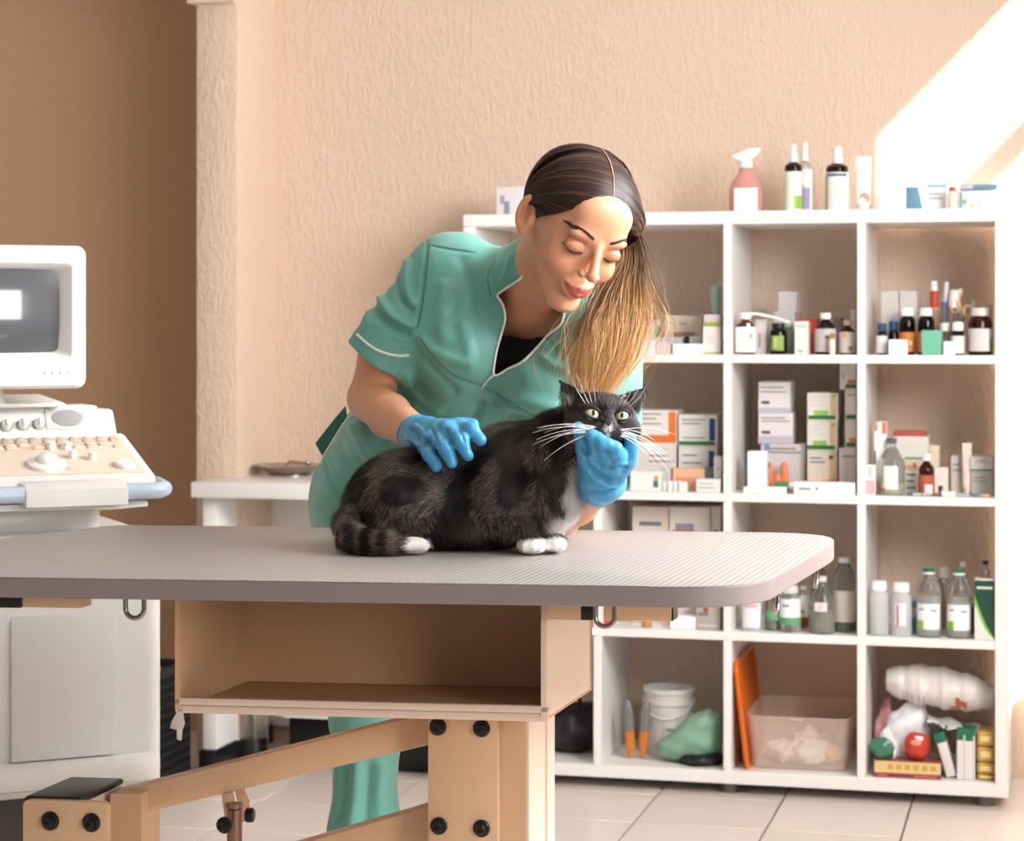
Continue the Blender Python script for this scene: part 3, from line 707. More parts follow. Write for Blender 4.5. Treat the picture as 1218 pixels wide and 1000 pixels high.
# upright tube
def tube_pack(r, x0, x1, yt, v, label, capc, bodyc, blob=None, zb=None, cap_top=False):
    ua, ub = u_at(x0, v), u_at(x1, v); w = ub-ua; z0 = row_z(r)+.0004 if zb is None else zb; h = z_at((x0+x1)/2, yt, v)-z0
    o = thing('ointment_tube', label, 'tube', W((ua+ub)/2, v+w/2, z0), -TH)
    b = MB(); n = 20; vs = []; rings = 9
    for i in range(rings):
        t = i/(rings-1); hw_ = w/2*(.86+.14*t); dp = w*.32*(1-t)+.001
        for j in range(n):
            a = 2*math.pi*j/n; vs.append((hw_*math.cos(a), dp*math.sin(a), h*(.14+.86*t)))
    fs = [(i*n+j, i*n+(j+1) % n, (i+1)*n+(j+1) % n, (i+1)*n+j) for i in range(rings-1) for j in range(n)] + [tuple(range(n-1, -1, -1)), tuple(range((rings-1)*n, rings*n))]
    b.add(vs, fs); b.build('tube_body', mcol(bodyc, .35), o)
    b = MB(); b.lathe([(w*.3, 0), (w*.33, h*.14), (1e-6, h*.14)], 18); b.build('screw_cap', mcol(capc), o)
    if blob:
        b = MB()
        for (fx, fz, sx, sz, c_) in blob: b.ball((fx*w, -w*.26*(1-fz)-.001, h*(.14+.86*fz)), (sx*w, .0022, sz*h), 14)
        b.build('printed_mark', mcol(blob[0][4]), o)
    return o
tube_pack(4, 1016, 1036, 185, .12, 'white ointment tube with a tan spot standing on the shelf top', (235, 228, 220), (244, 240, 236), [(.1, .12, .33, .11, (188, 165, 135))])
o = thing('blue_carton', 'blue tapering carton on the shelf top in the sunlight', 'box', W(u_at(1087, .14), .17, TOPZ+.0004), -TH)
w_ = u_at(1097, .14)-u_at(1077, .14); h_ = z_at(1087, 222, .14)-TOPZ
b = MB(); b.prism([(-w_/2, 0), (w_/2, 0), (w_*.22, h_), (-w_/2, h_)], -.03, .03, bev=.001, T=Matrix(((1, 0, 0, 0), (0, 0, 1, 0), (0, 1, 0, 0), (0, 0, 0, 1)))); b.build('carton', mcol((105, 150, 175)), o)
pack(4, 1102, 1126, 218, .16, 'carton_box', 'white carton with pale blue top on the shelf top, left of the red-capped bottle', 'box', (244, 246, 248), [(.05, .95, .85, .97, (150, 200, 215)), *text_lines(.1, .8, (.45, .6)), (.2, .95, .04, .12, (110, 140, 150))], d=.06)
bottle(4, 1127, 1138, 222, .10, 'small bottle with red cap on the shelf top', 'wide', mcol((225, 220, 205)), (190, 60, 45), name='medicine_bottle')
oo, zt_ = pack(4, 1140, 1180, 226, .13, 'carton_box', 'white carton with green dots on the shelf top near its right end', 'box', (240, 240, 244), [(.1, .25, .3, .55, (130, 190, 120)), (.35, .45, .15, .35, (190, 210, 110)), (.55, .65, .2, .5, (215, 205, 225)), (.02, .12, .1, .9, (150, 165, 185))], d=.07)
oo, zt_ = pack(4, 1142, 1186, 219, .12, 'flat_carton', 'thin blue and white pack lying on a carton above the right end of the unit', 'box', (110, 150, 175), [(.02, .35, .1, .9, (190, 200, 215))], d=.085, zb=zt_+.001)

# --- top row, second compartment
o_, z1 = pack(3, 836, 857, 388, .03, 'carton_box', 'white carton at the right of the upper compartment behind the ponytail', 'box', (232, 222, 216), [(.05, .95, .02, .07, (150, 190, 70)), *text_lines(.2, .7, (.4, .5, .6), GR)], d=.06)
o_, z2 = pack(3, 837, 857, 374, .03, 'carton_box', 'small carton with lime band stacked on a white carton under the grey roll', 'box', (215, 195, 200), [(0, 1, .0, .35, (150, 180, 60))], d=.06, zb=z1+.0005)
bottle(3, 844, 857, 340, .05, 'grey-green roll standing on the stacked cartons in the upper compartment', 'cup', mcol((150, 175, 165)), cat='roll', name='bandage_roll', zb=z2+.0008)
pack(3, 790, 835, 375, .16, 'carton_box', 'cream carton with an orange band in the upper compartment beside the ponytail', 'box', (214, 196, 178), [(.05, .95, .12, .28, (215, 110, 50)), (.25, .8, .42, .56, (165, 140, 110)), (.4, .6, .75, .82, (180, 165, 140))], d=.10)
pack(3, 764, 789, 381, .18, 'carton_box', 'pale carton with a dark green figure just right of the ponytail', 'box', (212, 206, 196), [(.45, .95, .05, .4, (38, 60, 60)), (.62, .9, .35, .8, (60, 120, 100))], d=.10)
pack(3, 777, 812, 401, .09, 'flat_carton', 'flat grey carton in the upper compartment in front of the orange-banded one', 'box', (190, 186, 184), d=.05)
pack(3, 820, 833, 400, .09, 'carton_box', 'small grey carton in the upper compartment in front of the orange-banded carton', 'box', (205, 202, 200), d=.05)
pack(3, 815, 819, 400, .10, 'carton_box', 'narrow black slab put in for the dark gap between two grey cartons', 'box', (40, 38, 40), d=.04)  # black slab standing for the shaded gap between the cartons
pack(3, 800, 835, 409, .015, 'flat_carton', 'flat white carton lying at the front edge of the upper compartment', 'box', (250, 249, 250), d=.05)
pack(3, 780, 797, 407, .02, 'flat_carton', 'low pinkish carton at the front edge beside the ponytail tips', 'box', (214, 200, 200), d=.04)
pack(3, 762, 779, 405, .015, 'flat_carton', 'low white pack at the front edge touching the ponytail outline', 'box', (240, 238, 244), d=.04)
# --- top row, third compartment
ob = bottle(3, 873, 897, 372, .015, 'amber bottle with a white label and a long white spray arm', 'round', glassm((150, 80, 25)), (245, 244, 242), (.05, .66, 88, (252, 252, 252), [(30, 50, .38, .5, (225, 160, 120)), (15, 35, .60, .75, (215, 225, 225))]))
b = MB(); rr_ = (u_at(897, .015)-u_at(873, .015))/2; hh_ = z_at(885, 372, .015)-ROWZ[3]
b.tube([(0, 0, hh_*.97), (.03, 0, hh_*.97), (.07, 0, hh_*.90), (.105, 0, hh_*.80), (.115, 0, hh_*.77)], [.004, .004, .0035, .0035, .003], 8); b.build('spray_arm', mcol((250, 250, 248)), ob)
pack(3, 898, 912, 380, .07, 'carton_box', 'white carton behind the amber bottle with the spray arm', 'box', (225, 212, 208), [(.3, .5, .2, .6, (160, 150, 160)), (.0, .15, 0, 1, (200, 215, 210))], d=.06)
bottle(3, 914, 935, 384, .03, 'dark green bottle with a lime label in the third compartment of the top row', 'wide', glassm((22, 34, 30)), (30, 40, 36), (.12, .60, 45, (140, 165, 80), [(-25, 0, .2, .55, (190, 205, 130))]))
bottle(3, 930, 945, 383, .08, 'greenish see-through bottle behind the dark green one', 'wide', glassm((170, 200, 180)), (190, 205, 195))
# open carton with raised flap
va = .17; ua, ub = u_at(921, va), u_at(945, va); w_ = ub-ua; h_ = z_at(932, 371, va)-ROWZ[3]
o = thing('open_carton', 'grey carton standing open with its flap up in the third top compartment', 'box', W((ua+ub)/2, va+.03, ROWZ[3]+.0004), -TH)
b = MB()
for c_, d_ in (((0, -.03, h_/2), (w_, .001, h_)), ((0, .03, h_/2), (w_, .001, h_)), ((-w_/2, 0, h_/2), (.001, .06, h_)), ((w_/2, 0, h_/2), (.001, .06, h_)), ((0, 0, .001), (w_, .06, .001))): b.box(c_, d_)
b.build('carton', mcol((196, 186, 182)), o)
h2 = z_at(936, 347, va+.06)-ROWZ[3]-h_
b = MB(); b.box((w_*.06, .031, h_+h2/2), (w_*.96, .001, h2)); b.box((w_*.56, .026, h_+h2*.4), (.001, .02, h2*.9), rot=rot('Z', 25)); b.build('raised_flap', mcol((206, 198, 198)), o)
pack(3, 945, 961, 382, .03, 'carton_box', 'upright white carton between the dark green bottle and the dark brown bottle', 'box', (226, 224, 218), [(.1, .9, .8, .9, GR), (.3, .6, .08, .12, (120, 120, 120))], d=.05)
pack(3, 948, 972, 379, .20, 'carton_box', 'red pack behind the upright white carton in the top row', 'box', (196, 70, 45), [(.5, .8, .6, .95, (225, 90, 60))], d=.06)
bottle(3, 968, 993, 372, .04, 'dark brown bottle with white cap and grey label in the third top compartment', 'round', glassm(DKB), (235, 230, 228), (.06, .62, 85, (200, 190, 188), [(5, 25, .38, .46, (90, 90, 100))]))
bottle(3, 986, 993, 396, .012, 'tiny white vial in front of the dark brown bottle', 'vial', mcol((235, 230, 215)), (170, 130, 90), cat='vial', name='vial')
pack(3, 991, 1001, 378, .16, 'carton_box', 'grey carton behind the brown bottles at the right of the third top compartment', 'box', (150, 140, 135), d=.06)
bottle(3, 997, 1017, 381, .04, 'brown bottle with pale mottled label next to the divider', 'round', glassm((80, 40, 22)), (190, 160, 140), (.05, .66, 85, (205, 195, 186), [(-30, 0, .5, .62, (220, 150, 90)), (10, 40, .1, .25, (140, 125, 120))]))
bottle(3, 1011, 1018, 368, .14, 'slim white bottle behind the brown bottle next to the divider', 'vial', mcol((222, 214, 208)), (235, 232, 230))
# --- top row, fourth compartment
pack(3, 1048, 1069, 346, .14, 'carton_box', 'tall grey carton, left of two alike at the back of the sunny top compartment', 'box', (198, 192, 188), d=.05)
pack(3, 1070, 1091, 346, .14, 'carton_box', 'tall grey carton, right of two alike at the back of the sunny top compartment', 'box', (202, 194, 190), d=.05)
bottle(3, 1042, 1055, 384, .05, 'small brown bottle with blue cap beside the left panel of the fourth compartment', 'vial', glassm(DKB), (50, 80, 115), (.05, .60, 85, (225, 222, 220), []), cat='bottle')
bottle(3, 1056, 1069, 382, .07, 'small brown bottle with blue cap, second from the left in the fourth compartment', 'vial', glassm(DKB), (40, 72, 110), (.05, .40, 85, (215, 212, 205), []), cat='bottle')
bottle(3, 1069, 1088, 366, .05, 'dark bottle with white cap and orange label, left of the pair', 'wide', glassm(DKB), (248, 246, 246), (.06, .48, 88, (206, 120, 45), [(20, 45, .2, .3, (230, 190, 140))]))
bottle(3, 1091, 1111, 366, .05, 'dark bottle with white cap behind the teal box', 'wide', glassm(DKB), (246, 244, 244), (.06, .48, 88, (214, 140, 80), []))
pack(3, 1057, 1079, 404, .012, 'carton_box', 'small bright white carton at the front of the fourth top compartment', 'box', (252, 252, 252), d=.03)
pack(3, 1096, 1120, 393, .012, 'carton_box', 'square teal box at the front of the fourth top compartment', 'box', (112, 186, 158), d=.045)
pack(3, 1122, 1136, 406, .012, 'carton_box', 'small white carton right of the teal box', 'box', (248, 246, 246), d=.04)
bottle(3, 1117, 1131, 384, .06, 'white-capped clear vial between the teal box and the tool cup', 'vial', glassm((220, 215, 205)), (244, 238, 230), cat='vial', name='vial')
bottle(3, 1131, 1147, 383, .025, 'small brown bottle with white cap and label right of the teal box', 'vial', glassm(DKB), (244, 242, 238), (.05, .58, 80, (226, 222, 218), []))
cupv = .11
ocup = bottle(3, 1104, 1148, 367, cupv, 'see-through beaker holding tubes and scissors in the fourth top compartment', 'cup', glassm((236, 232, 226)), cat='beaker', name='beaker')
def stick(px0, py0, px1, py1, v, r0, name, label, cat, parts):
    p0 = W(u_at(px0, v), v, z_at(px0, py0, v)); p1 = W(u_at(px1, v), v, z_at(px1, py1, v))
    o = thing(name, label, cat, p0); Tm, L_ = frame((0, 0, 0), p1-p0)
    for nm, a, c_, ra, rb, col in parts:
        b = MB(); b.lathe([(max(ra, 1e-6)*.9, L_*a), (ra, L_*a+.001), (rb, L_*c_-.001), (rb*.9, L_*c_)], 14, Tm); b.build(nm, mcol(col, .35), o)
    return o
stick(1112, 405, 1111, 334, cupv+.03, .01, 'ointment_tube', 'upright tube with red band and white cap in the beaker', 'tube', [('tube_body', 0, .55, .009, .011, (232, 190, 160)), ('red_band', .55, .83, .012, .0115, (190, 60, 40)), ('screw_cap', .83, 1, .0095, .0085, (240, 225, 215))])
stick(1122, 404, 1126, 335, cupv+.045, .01, 'ointment_tube', 'grey-blue tube with pale cap leaning in the beaker', 'tube', [('tube_body', 0, .65, .008, .011, (105, 125, 150)), ('screw_cap', .65, 1, .009, .006, (205, 205, 210))])
stick(1128, 404, 1136, 345, cupv+.03, .01, 'ointment_tube', 'brown tube with wide white cap leaning in the beaker', 'tube', [('tube_body', 0, .65, .008, .010, (150, 85, 50)), ('screw_cap', .65, 1, .013, .014, (235, 232, 230))])
stick(1132, 402, 1143, 343, cupv+.05, .01, 'wooden_stick', 'beige wooden stick standing in the beaker', 'stick', [('stick_body', 0, .85, .004, .004, (225, 180, 130)), ('stick_tip', .85, 1, .007, .006, (235, 205, 160))])
pz = W(u_at(1140, cupv+.02), cupv+.02, ROWZ[3]+.01)
o = thing('scissors', 'scissors with golden handles standing in the beaker', 'scissors', pz, -TH)
q = lambda x, y: (u_at(x, cupv+.02)-u_at(1140, cupv+.02), 0, z_at(x, y, cupv+.02)-ROWZ[3]-.01)
b = MB(); b.tube([q(1136, 402), q(1139, 390), q(1146, 378)], [.0015, .003, .003], 8); b.tube([q(1142, 404), q(1141, 390), q(1139, 372)], [.0015, .003, .003], 8); b.build('blades', M('steel', (190, 180, 170), .22, 1.), o)
for cx_, cy_ in ((1151, 370), (1137, 365)):
    b = MB(); c_ = q(cx_, cy_); b.tube([(c_[0]+.012*math.cos(t*.5236), 0, c_[2]+.015*math.sin(t*.5236)) for t in range(12)], .003, 8, closed=True); b.build('finger_ring', mcol((222, 180, 130)), o)
bottle(3, 1151, 1180, 366, .03, 'large amber bottle with white and green label at the right of the top row', 'wide', glassm((110, 55, 25)), (225, 218, 214), (.08, .56, 88, (214, 208, 204), [(30, 50, .08, .56, (250, 250, 248)), (52, 88, .08, .38, (120, 175, 60))]))
bottle(3, 1153, 1163, 357, .16, 'slim bottle with pale tall cap behind the large amber bottle', 'spray', glassm((190, 170, 150)), (220, 214, 208))
bottle(3, 1170, 1181, 362, .18, 'small bottle with beige cap behind the large amber bottle', 'vial', glassm((150, 90, 60)), (228, 205, 185))

# --- second row from the top
o_, z1 = pack(2, 750, 805, 530, .12, 'carton_box', 'white carton with a short red-orange bar right of the cat, lower of two', 'box', (218, 208, 202), [(.72, .98, .22, .36, (200, 85, 50)), *text_lines(.4, .95, (.62, .75)), (.0, .25, .1, .3, (190, 90, 50))], d=.13)
pack(2, 757, 806, 488, .12, 'carton_box', 'white carton with a bold orange L-shaped band right of the cat, upper of two', 'box', (226, 218, 212), [(.78, .96, .1, .97, (222, 120, 50)), (.0, .96, .08, .30, (220, 115, 48)), *text_lines(.1, .6, (.6, .75, .88))], d=.12, zb=z1+.0005)
o_, z1 = pack(2, 807, 853, 531, .11, 'carton_box', 'white carton with a dark blue stripe, lower of two near the cat', 'box', (214, 212, 208), [(.78, .93, .15, .9, (30, 80, 130)), *text_lines(.1, .6, (.6, .78))], d=.13)
pack(2, 807, 853, 493, .11, 'carton_box', 'white carton with dark blue stripe and green base line, upper of two', 'box', (220, 218, 214), [(.80, .95, .18, .88, (25, 75, 125)), (.02, .95, .04, .16, (45, 110, 60)), *text_lines(.1, .7, (.25, .7, .82))], d=.13, zb=z1+.0005)
pack(2, 800, 838, 557, .06, 'carton_box', 'peach carton in front of the blue-striped cartons', 'box', (232, 180, 148), [(.1, .9, .3, .6, (222, 150, 110))], d=.04)
pack(2, 838, 849, 556, .06, 'carton_box', 'dark grey small pack right of the peach carton', 'box', (92, 98, 104), d=.03)
pack(2, 849, 858, 543, .045, 'carton_box', 'narrow speckled white carton against the divider, second row', 'box', (222, 220, 214), [(.2, .8, .3, .4, GR), (.2, .8, .6, .7, GR)], d=.05)
pack(2, 749, 786, 561, .02, 'carton_box', 'low white carton with a teal and orange mark right of the blue glove', 'box', (240, 236, 230), [(.76, .92, .2, .55, (30, 130, 135)), (.78, .92, .55, .8, (225, 150, 80)), (0, .03, .1, .9, (60, 140, 140))], d=.035)
pack(2, 786, 798, 557, .06, 'carton_box', 'grey small carton behind the heap of white tablets', 'box', (200, 192, 188), d=.03)
for i, (x, v) in enumerate(((790, .02), (796, .014), (803, .02), (809, .014), (814, .022), (799, .035), (807, .036))):
    bottle(2, x-3.2, x+3.2, 573-(i > 4)*1, v, 'tiny white capped vial of the cluster beside the cat, ' + ['leftmost', 'second from the left in front', 'in the middle of the front', 'fourth from the left', 'rightmost', 'left one at the back', 'right one at the back'][i], 'vial', mcol((236, 234, 236)), (248, 248, 250), cat='vial', name='vial', group='tiny white vials in a cluster')
pack(2, 828, 857, 570, .012, 'flat_carton', 'flat white carton at the front edge against the divider, second row', 'box', (230, 228, 226), [*text_lines(.1, .8, (.3, .6), (170, 200, 180), .12)], d=.04)
# third compartment, second row
o_, z1 = pack(2, 905, 958, 528, .16, 'carton_box', 'large grey-white carton at the base of the left stack behind the orange wrappers', 'box', (206, 198, 198), [*text_lines(.2, .9, (.8, .88)), (.08, .2, .8, 1, (110, 140, 170))], d=.14)
oz, z2 = pack(2, 902, 943, 491, .16, 'carton_box', 'white carton with small grey print, middle of the left stack in the third compartment', 'box', (222, 214, 214), [*text_lines(.08, .9, (.72, .82)), (.1, .35, .32, .42, (90, 88, 100)), (.0, 1, .0, .25, (188, 180, 194))], d=.12, zb=z1+.0005)
pack(2, 902, 940, 454, .16, 'carton_box', 'white carton with small grey print, topmost of the left stack in the third compartment', 'box', (224, 218, 218), [*text_lines(.08, .9, (.66, .8)), (.1, .35, .28, .38, (90, 88, 100)), (.0, 1, .0, .16, (190, 184, 196))], d=.12, zb=z2+.0005)
pack(2, 889, 911, 537, .03, 'carton_box', 'plain bright white carton at the front left of the third compartment', 'box', (250, 249, 248), d=.05)
o = thing('orange_wrapper', 'orange wrapper with finger-like lobes beside the plain white carton', 'wrapper', W(u_at(922, .10), .12, ROWZ[2]+.0004), -TH)
b = MB()
for dx, hh, rr in ((-.018, .075, .011), (.003, .045, .012), (.022, .075, .011), (.0, .03, .02)):
    T = Matrix.Translation((dx, 0, 0)); b.lathe([(rr*1.1, 0), (rr*1.2, .01), (rr, hh*.6), (rr*.9, hh*.85), (rr*.5, hh), (1e-6, hh*1.02)], 14, T, sy=.7)
b.build('wrapper_body', mcol((222, 130, 85), .4), o)
b = MB(); b.ball((-.019, -.009, .068), (.004, .002, .010), 10); b.build('dark_spot', mcol((60, 40, 45)), o)
o_, z1 = pack(2, 960, 996, 536, .13, 'carton_box', 'white carton with tan stripe, bottom of the middle stack of three', 'box', (212, 206, 192), [(.75, .93, .0, 1, (206, 178, 140)), (.72, .86, .80, .88, (60, 50, 60)), (.1, .45, .05, .13, (80, 80, 90)), *text_lines(.1, .6, (.7, .8))], d=.12)
oz, z2 = pack(2, 960, 996, 501, .13, 'carton_box', 'white and lime carton, middle of the stack of three in the third compartment', 'box', (220, 216, 204), [(.75, .93, .2, 1, (210, 182, 144)), (.02, .92, .04, .18, (48, 108, 52)), (.2, .65, .18, .34, (140, 185, 90)), (.8, .9, .84, .92, (100, 160, 60)), *text_lines(.1, .6, (.55, .7, .85), GR)], d=.12, zb=z1+.0005)
pack(2, 960, 997, 467, .13, 'carton_box', 'white and lime carton, topmost of the stack of three in the third compartment', 'box', (224, 220, 208), [(.75, .93, .2, 1, (212, 186, 150)), (.04, .92, .06, .2, (48, 108, 52)), (.22, .68, .2, .38, (150, 195, 100)), (.78, .92, .84, .93, (140, 190, 70)), *text_lines(.1, .6, (.55, .7, .85), GR)], d=.12, zb=z2+.0005)
o_, z1 = pack(2, 998, 1018, 533, .10, 'carton_box', 'grey-white carton at the bottom of the stack against the right divider', 'box', (208, 200, 198), [*text_lines(.2, .9, (.8,))], d=.12)
oz, z2 = pack(2, 1005, 1018, 500, .10, 'carton_box', 'carton with orange and green marks, second from below in the stack against the divider', 'box', (220, 214, 206), [(.1, 1, .04, .2, (50, 110, 55)), (.4, 1, .2, .38, (220, 120, 80))], d=.10, zb=z1+.0005)
oz, z3 = pack(2, 1005, 1018, 463, .10, 'carton_box', 'carton with a green bar, third from below in the stack against the divider', 'box', (222, 218, 210), [(.1, 1, .04, .18, (50, 110, 55)), *text_lines(.2, .9, (.8,))], d=.10, zb=z2+.0005)
pack(2, 999, 1018, 430, .10, 'carton_box', 'carton with green and orange marks, topmost of the stack against the divider', 'box', (218, 212, 204), [(.35, 1, .04, .18, (50, 110, 55)), (.5, 1, .2, .34, (215, 120, 80)), (.1, .3, .4, .6, (190, 180, 180))], d=.10, zb=z3+.0005)
o = thing('gauze_roll', 'green roll lying behind the long white carton', 'roll', W(u_at(929, .06), .08, ROWZ[2]+.0145), -TH)
b = MB(); b.cyl((-.02, 0, 0), (.018, 0, 0), .0135, n=18, bev=.002); b.build('roll_body', mcol((66, 130, 90)), o); b = MB(); b.cyl((.0182, 0, 0), (.045, 0, 0), .012, n=16, bev=.002); b.build('roll_end', mcol((235, 225, 215)), o)
o = thing('leaflet', 'folded orange and cream leaflet lying on the second shelf', 'leaflet', W(u_at(972, .09), .10, ROWZ[2]+.026), -TH)
b = MB(); b.prism([(-.07, -.02), (.0, -.028), (.002, .03), (-.065, .03)], 0, .0015); b.prism([(.0, -.028), (.055, -.02), (.06, .03), (.002, .03)], 0, .0015, T=Matrix.Rotation(R(-10), 4, 'Y')); b.build('pages', mcol((232, 150, 100)), o)
b = MB(); b.box((-.03, .003, -.0135), (.10, .05, .0235), .002); b.box((.045, .003, -.0135), (.03, .05, .0235), .002); b.build('booklet_block', mcol((214, 205, 195)), o)
pack(2, 944, 1017, 573.5, .008, 'flat_carton', 'long flat white carton at the front edge of the third compartment, second row', 'box', (248, 247, 246), [(.08, .28, .35, .55, (150, 160, 160)), (.36, .4, .35, .6, (120, 130, 130))], d=.03)
pack(2, 884, 935, 579, .008, 'flat_carton', 'very flat white pack lying on the second shelf left of the long carton', 'box', (246, 244, 240), d=.02)
# fourth compartment, second row
pack(2, 1040, 1054, 502, .08, 'carton_box', 'tall narrow white carton with red corners against the left panel', 'box', (244, 236, 230), [(.0, .25, .88, 1, (225, 120, 105)), (.65, 1, .84, 1, (225, 120, 105)), (.0, .12, .4, .6, (60, 60, 60))], d=.05)
pack(2, 1029, 1041, 553, .012, 'carton_box', 'white carton with a pink square at the left edge of the fourth compartment', 'box', (246, 240, 236), [(.1, .95, .05, .5, (235, 175, 185)), (.25, .7, .62, .95, (205, 200, 196))], d=.03)
bottle(2, 1043, 1076, 522, .03, 'large clear glass flask in the fourth compartment of the second row', 'flask', None, (90, 95, 105), (.10, .52, 30, (236, 236, 226), [(-60, -25, .06, .13, (170, 100, 80))]), liquid=((214, 214, 176), .22))
ow, z1 = pack(2, 1076, 1098, 560, .12, 'carton_box', 'white carton with dark print under the pale patterned one', 'box', (240, 236, 228), [*text_lines(.1, .6, (.2, .5, .8), (110, 110, 120), .08)], d=.08)
ow, z2 = pack(2, 1074, 1099, 546, .12, 'carton_box', 'small patterned carton between two white ones in the fourth compartment', 'box', (220, 205, 180), [(.15, .7, .15, .5, (225, 160, 110)), (.5, .6, .3, .7, (190, 70, 60))], d=.08, zb=z1+.0005)
ow, z3 = pack(2, 1064, 1104, 519, .12, 'carton_box', 'wide white carton under the flat red one in the fourth compartment', 'box', (222, 216, 206), [(.3, .98, .0, .08, (110, 140, 105)), *text_lines(.3, .8, (.6,), GR)], d=.10, zb=z2+.0005)
pack(2, 1062, 1101, 513, .13, 'flat_carton', 'flat dark red carton on top of the stack in the fourth compartment', 'box', (180, 80, 72), d=.08, zb=z3+.0005)
ow, z1 = pack(2, 1103, 1117, 538, .14, 'carton_box', 'small cream carton under the cream bowl behind the amber bottle', 'box', (232, 212, 190), [(.2, .9, .3, .35, GR), (.2, .9, .6, .65, GR)], d=.05)
bottle(2, 1102, 1118, 530, .14, 'small cream bowl on a carton behind the amber bottle', 'cup', mcol((240, 220, 190)), cat='bowl', name='bowl', zb=z1+.001)
bottle(2, 1092, 1111, 541, .035, 'amber bottle with white cap and red label among small things in the fourth compartment', 'round', glassm((90, 40, 22)), (240, 236, 232), (.05, .50, 88, (180, 90, 70), [(-10, 50, .03, .28, (225, 215, 215))]))
pack(2, 1110, 1127, 556, .06, 'carton_box', 'white carton tilted beside the amber bottle', 'box', (226, 214, 200), [(.3, .6, .1, .35, (60, 50, 45))], d=.03, tilt=8)
pack(2, 1131, 1148, 542, .14, 'carton_box', 'grey-white carton left of the upright pale tube', 'box', (205, 196, 186), [*text_lines(.15, .8, (.6, .75))], d=.06)
tube_pack(2, 1144, 1156, 527, .10, 'pale upright tube between the cartons of the fourth compartment', (232, 210, 195), (236, 218, 205))
ow, z1 = pack(2, 1155, 1181, 562, .10, 'carton_box', 'grey carton at the right end of the second row, lower of two', 'box', (190, 186, 178), [*text_lines(.1, .8, (.6, .75))], d=.10)
pack(2, 1154, 1181, 543, .10, 'carton_box', 'grey-white carton with a green line at the right end, upper of two', 'box', (206, 202, 196), [(.02, .98, .08, .2, (80, 130, 80)), *text_lines(.2, .9, (.6, .75))], d=.10, zb=z1+.0005)
random.seed(11)
for i, (x, v, c_) in enumerate([(1084, .03, (90, 110, 130)), (1091, .02, (200, 205, 210)), (1101, .015, (170, 165, 170)), (1117, .03, (150, 90, 70)), (1124, .015, (240, 240, 244)), (1132, .014, (244, 244, 246)), (1129, .05, (230, 200, 160)), (1143, .03, (245, 215, 170)), (1152, .03, (80, 90, 130)), (1163, .03, (90, 110, 100)), (1172, .02, (220, 180, 140)), (1147, .015, (190, 195, 205))]):
    uu = u_at(x, v); o = thing('blister_pack', 'small %s at the front edge of the second row' % ['blue-grey ampoule pack leftmost', 'silver ampoule pack', 'grey foil pack', 'brown foil pack', 'white cube-like pack, left of two', 'white cube-like pack, right of two', 'beige pack at the back', 'cream capsule pack', 'navy capsule pack', 'dark green sachet', 'tan sachet, rightmost', 'silver-blue foil strip'][i], 'packet', W(uu, v+.012, ROWZ[2]+.0004), -TH+random.uniform(-.5, .5))
    sq = i in (4, 5); b = MB(); b.box((0, 0, .006 if sq else .003), (.016 if sq else .026, .016, .012 if sq else .006), .002); b.build('pack_body', mcol(c_, .3), o)
    b = MB()
    for k in range(3): b.ball((-.008+.008*k, 0, .012 if sq else .006), (.003, .004, .003), 8)
    b.build('blisters', mcol(tuple(min(255, q_+20) for q_ in c_), .2), o)
# --- third row
pack(1, 752, 795, 603, .12, 'carton_box', 'pale carton with lines of print seen just above the table, left of two', 'box', (214, 206, 198), [*text_lines(.2, .8, (.84, .72, .60)), (.85, 1, .0, 1, (225, 200, 180))], d=.12)
pack(1, 796, 845, 603, .12, 'carton_box', 'pale carton with an orange block seen just above the table, right of two', 'box', (222, 214, 208), [(.05, .65, .66, .80, (195, 90, 50)), (.15, .6, .80, .86, (150, 140, 150))], d=.12)
pack(1, 846, 857, 602, .10, 'carton_box', 'narrow carton with a dark dot seen just above the table beside the divider', 'box', (205, 198, 190), [(.35, .7, .72, .80, (90, 70, 70))], d=.08)
pack(1, 828, 857, 716, .03, 'carton_box', 'mottled grey carton under the table edge beside the divider', 'box', (178, 170, 160), [(.1, .5, .5, .62, (120, 120, 125)), (.1, .9, .1, .2, (200, 195, 190)), (.3, .5, .62, .8, (170, 70, 60))], d=.07)
pack(1, 796, 827, 733, .03, 'flat_carton', 'flat white pack under the table edge left of the mottled carton', 'box', (244, 243, 240), d=.05, tilt=6)
pack(1, 714, 727, 738, .03, 'carton_box', 'small red pack seen through the lashing loop', 'box', (205, 60, 60), d=.03)
bottle(1, 761, 775, 737, .03, 'small brown tin on the third shelf under the table edge', 'cup', mcol((190, 140, 90)), cat='tin', name='small_tin')
bottle(1, 881, 905, 711, .03, 'white cup with a pink rim print in the third row', 'cup', M('frosted', (240, 238, 242), .3, trans=.35, ior=1.2), lab=(.1, .8, 60, (240, 236, 240), [(-40, 40, .7, .8, (225, 180, 205))]), cat='cup', name='cup')
bottle(1, 908, 931, 690, .05, 'clear bottle with a green band behind the white-labelled jar', 'infusion', None, (170, 160, 150), (.22, .38, 85, (110, 175, 120), []), liquid=((150, 140, 120), .2))
bottle(1, 926, 951, 697, .025, 'clear jar with a white label and green lower band in the third row', 'wide', None, (225, 225, 222), (.16, .72, 85, (246, 246, 246), [(-85, 85, .16, .32, (105, 165, 120)), (-40, 0, .55, .6, (150, 150, 160))]))
bottle(1, 947, 962, 698, .10, 'bottle with a white and brown label between the jar and the flask', 'infusion', None, (220, 216, 214), (.1, .8, 85, (238, 234, 232), [(-85, 85, .06, .28, (165, 100, 60)), (-20, 20, .4, .44, (150, 90, 80))]))
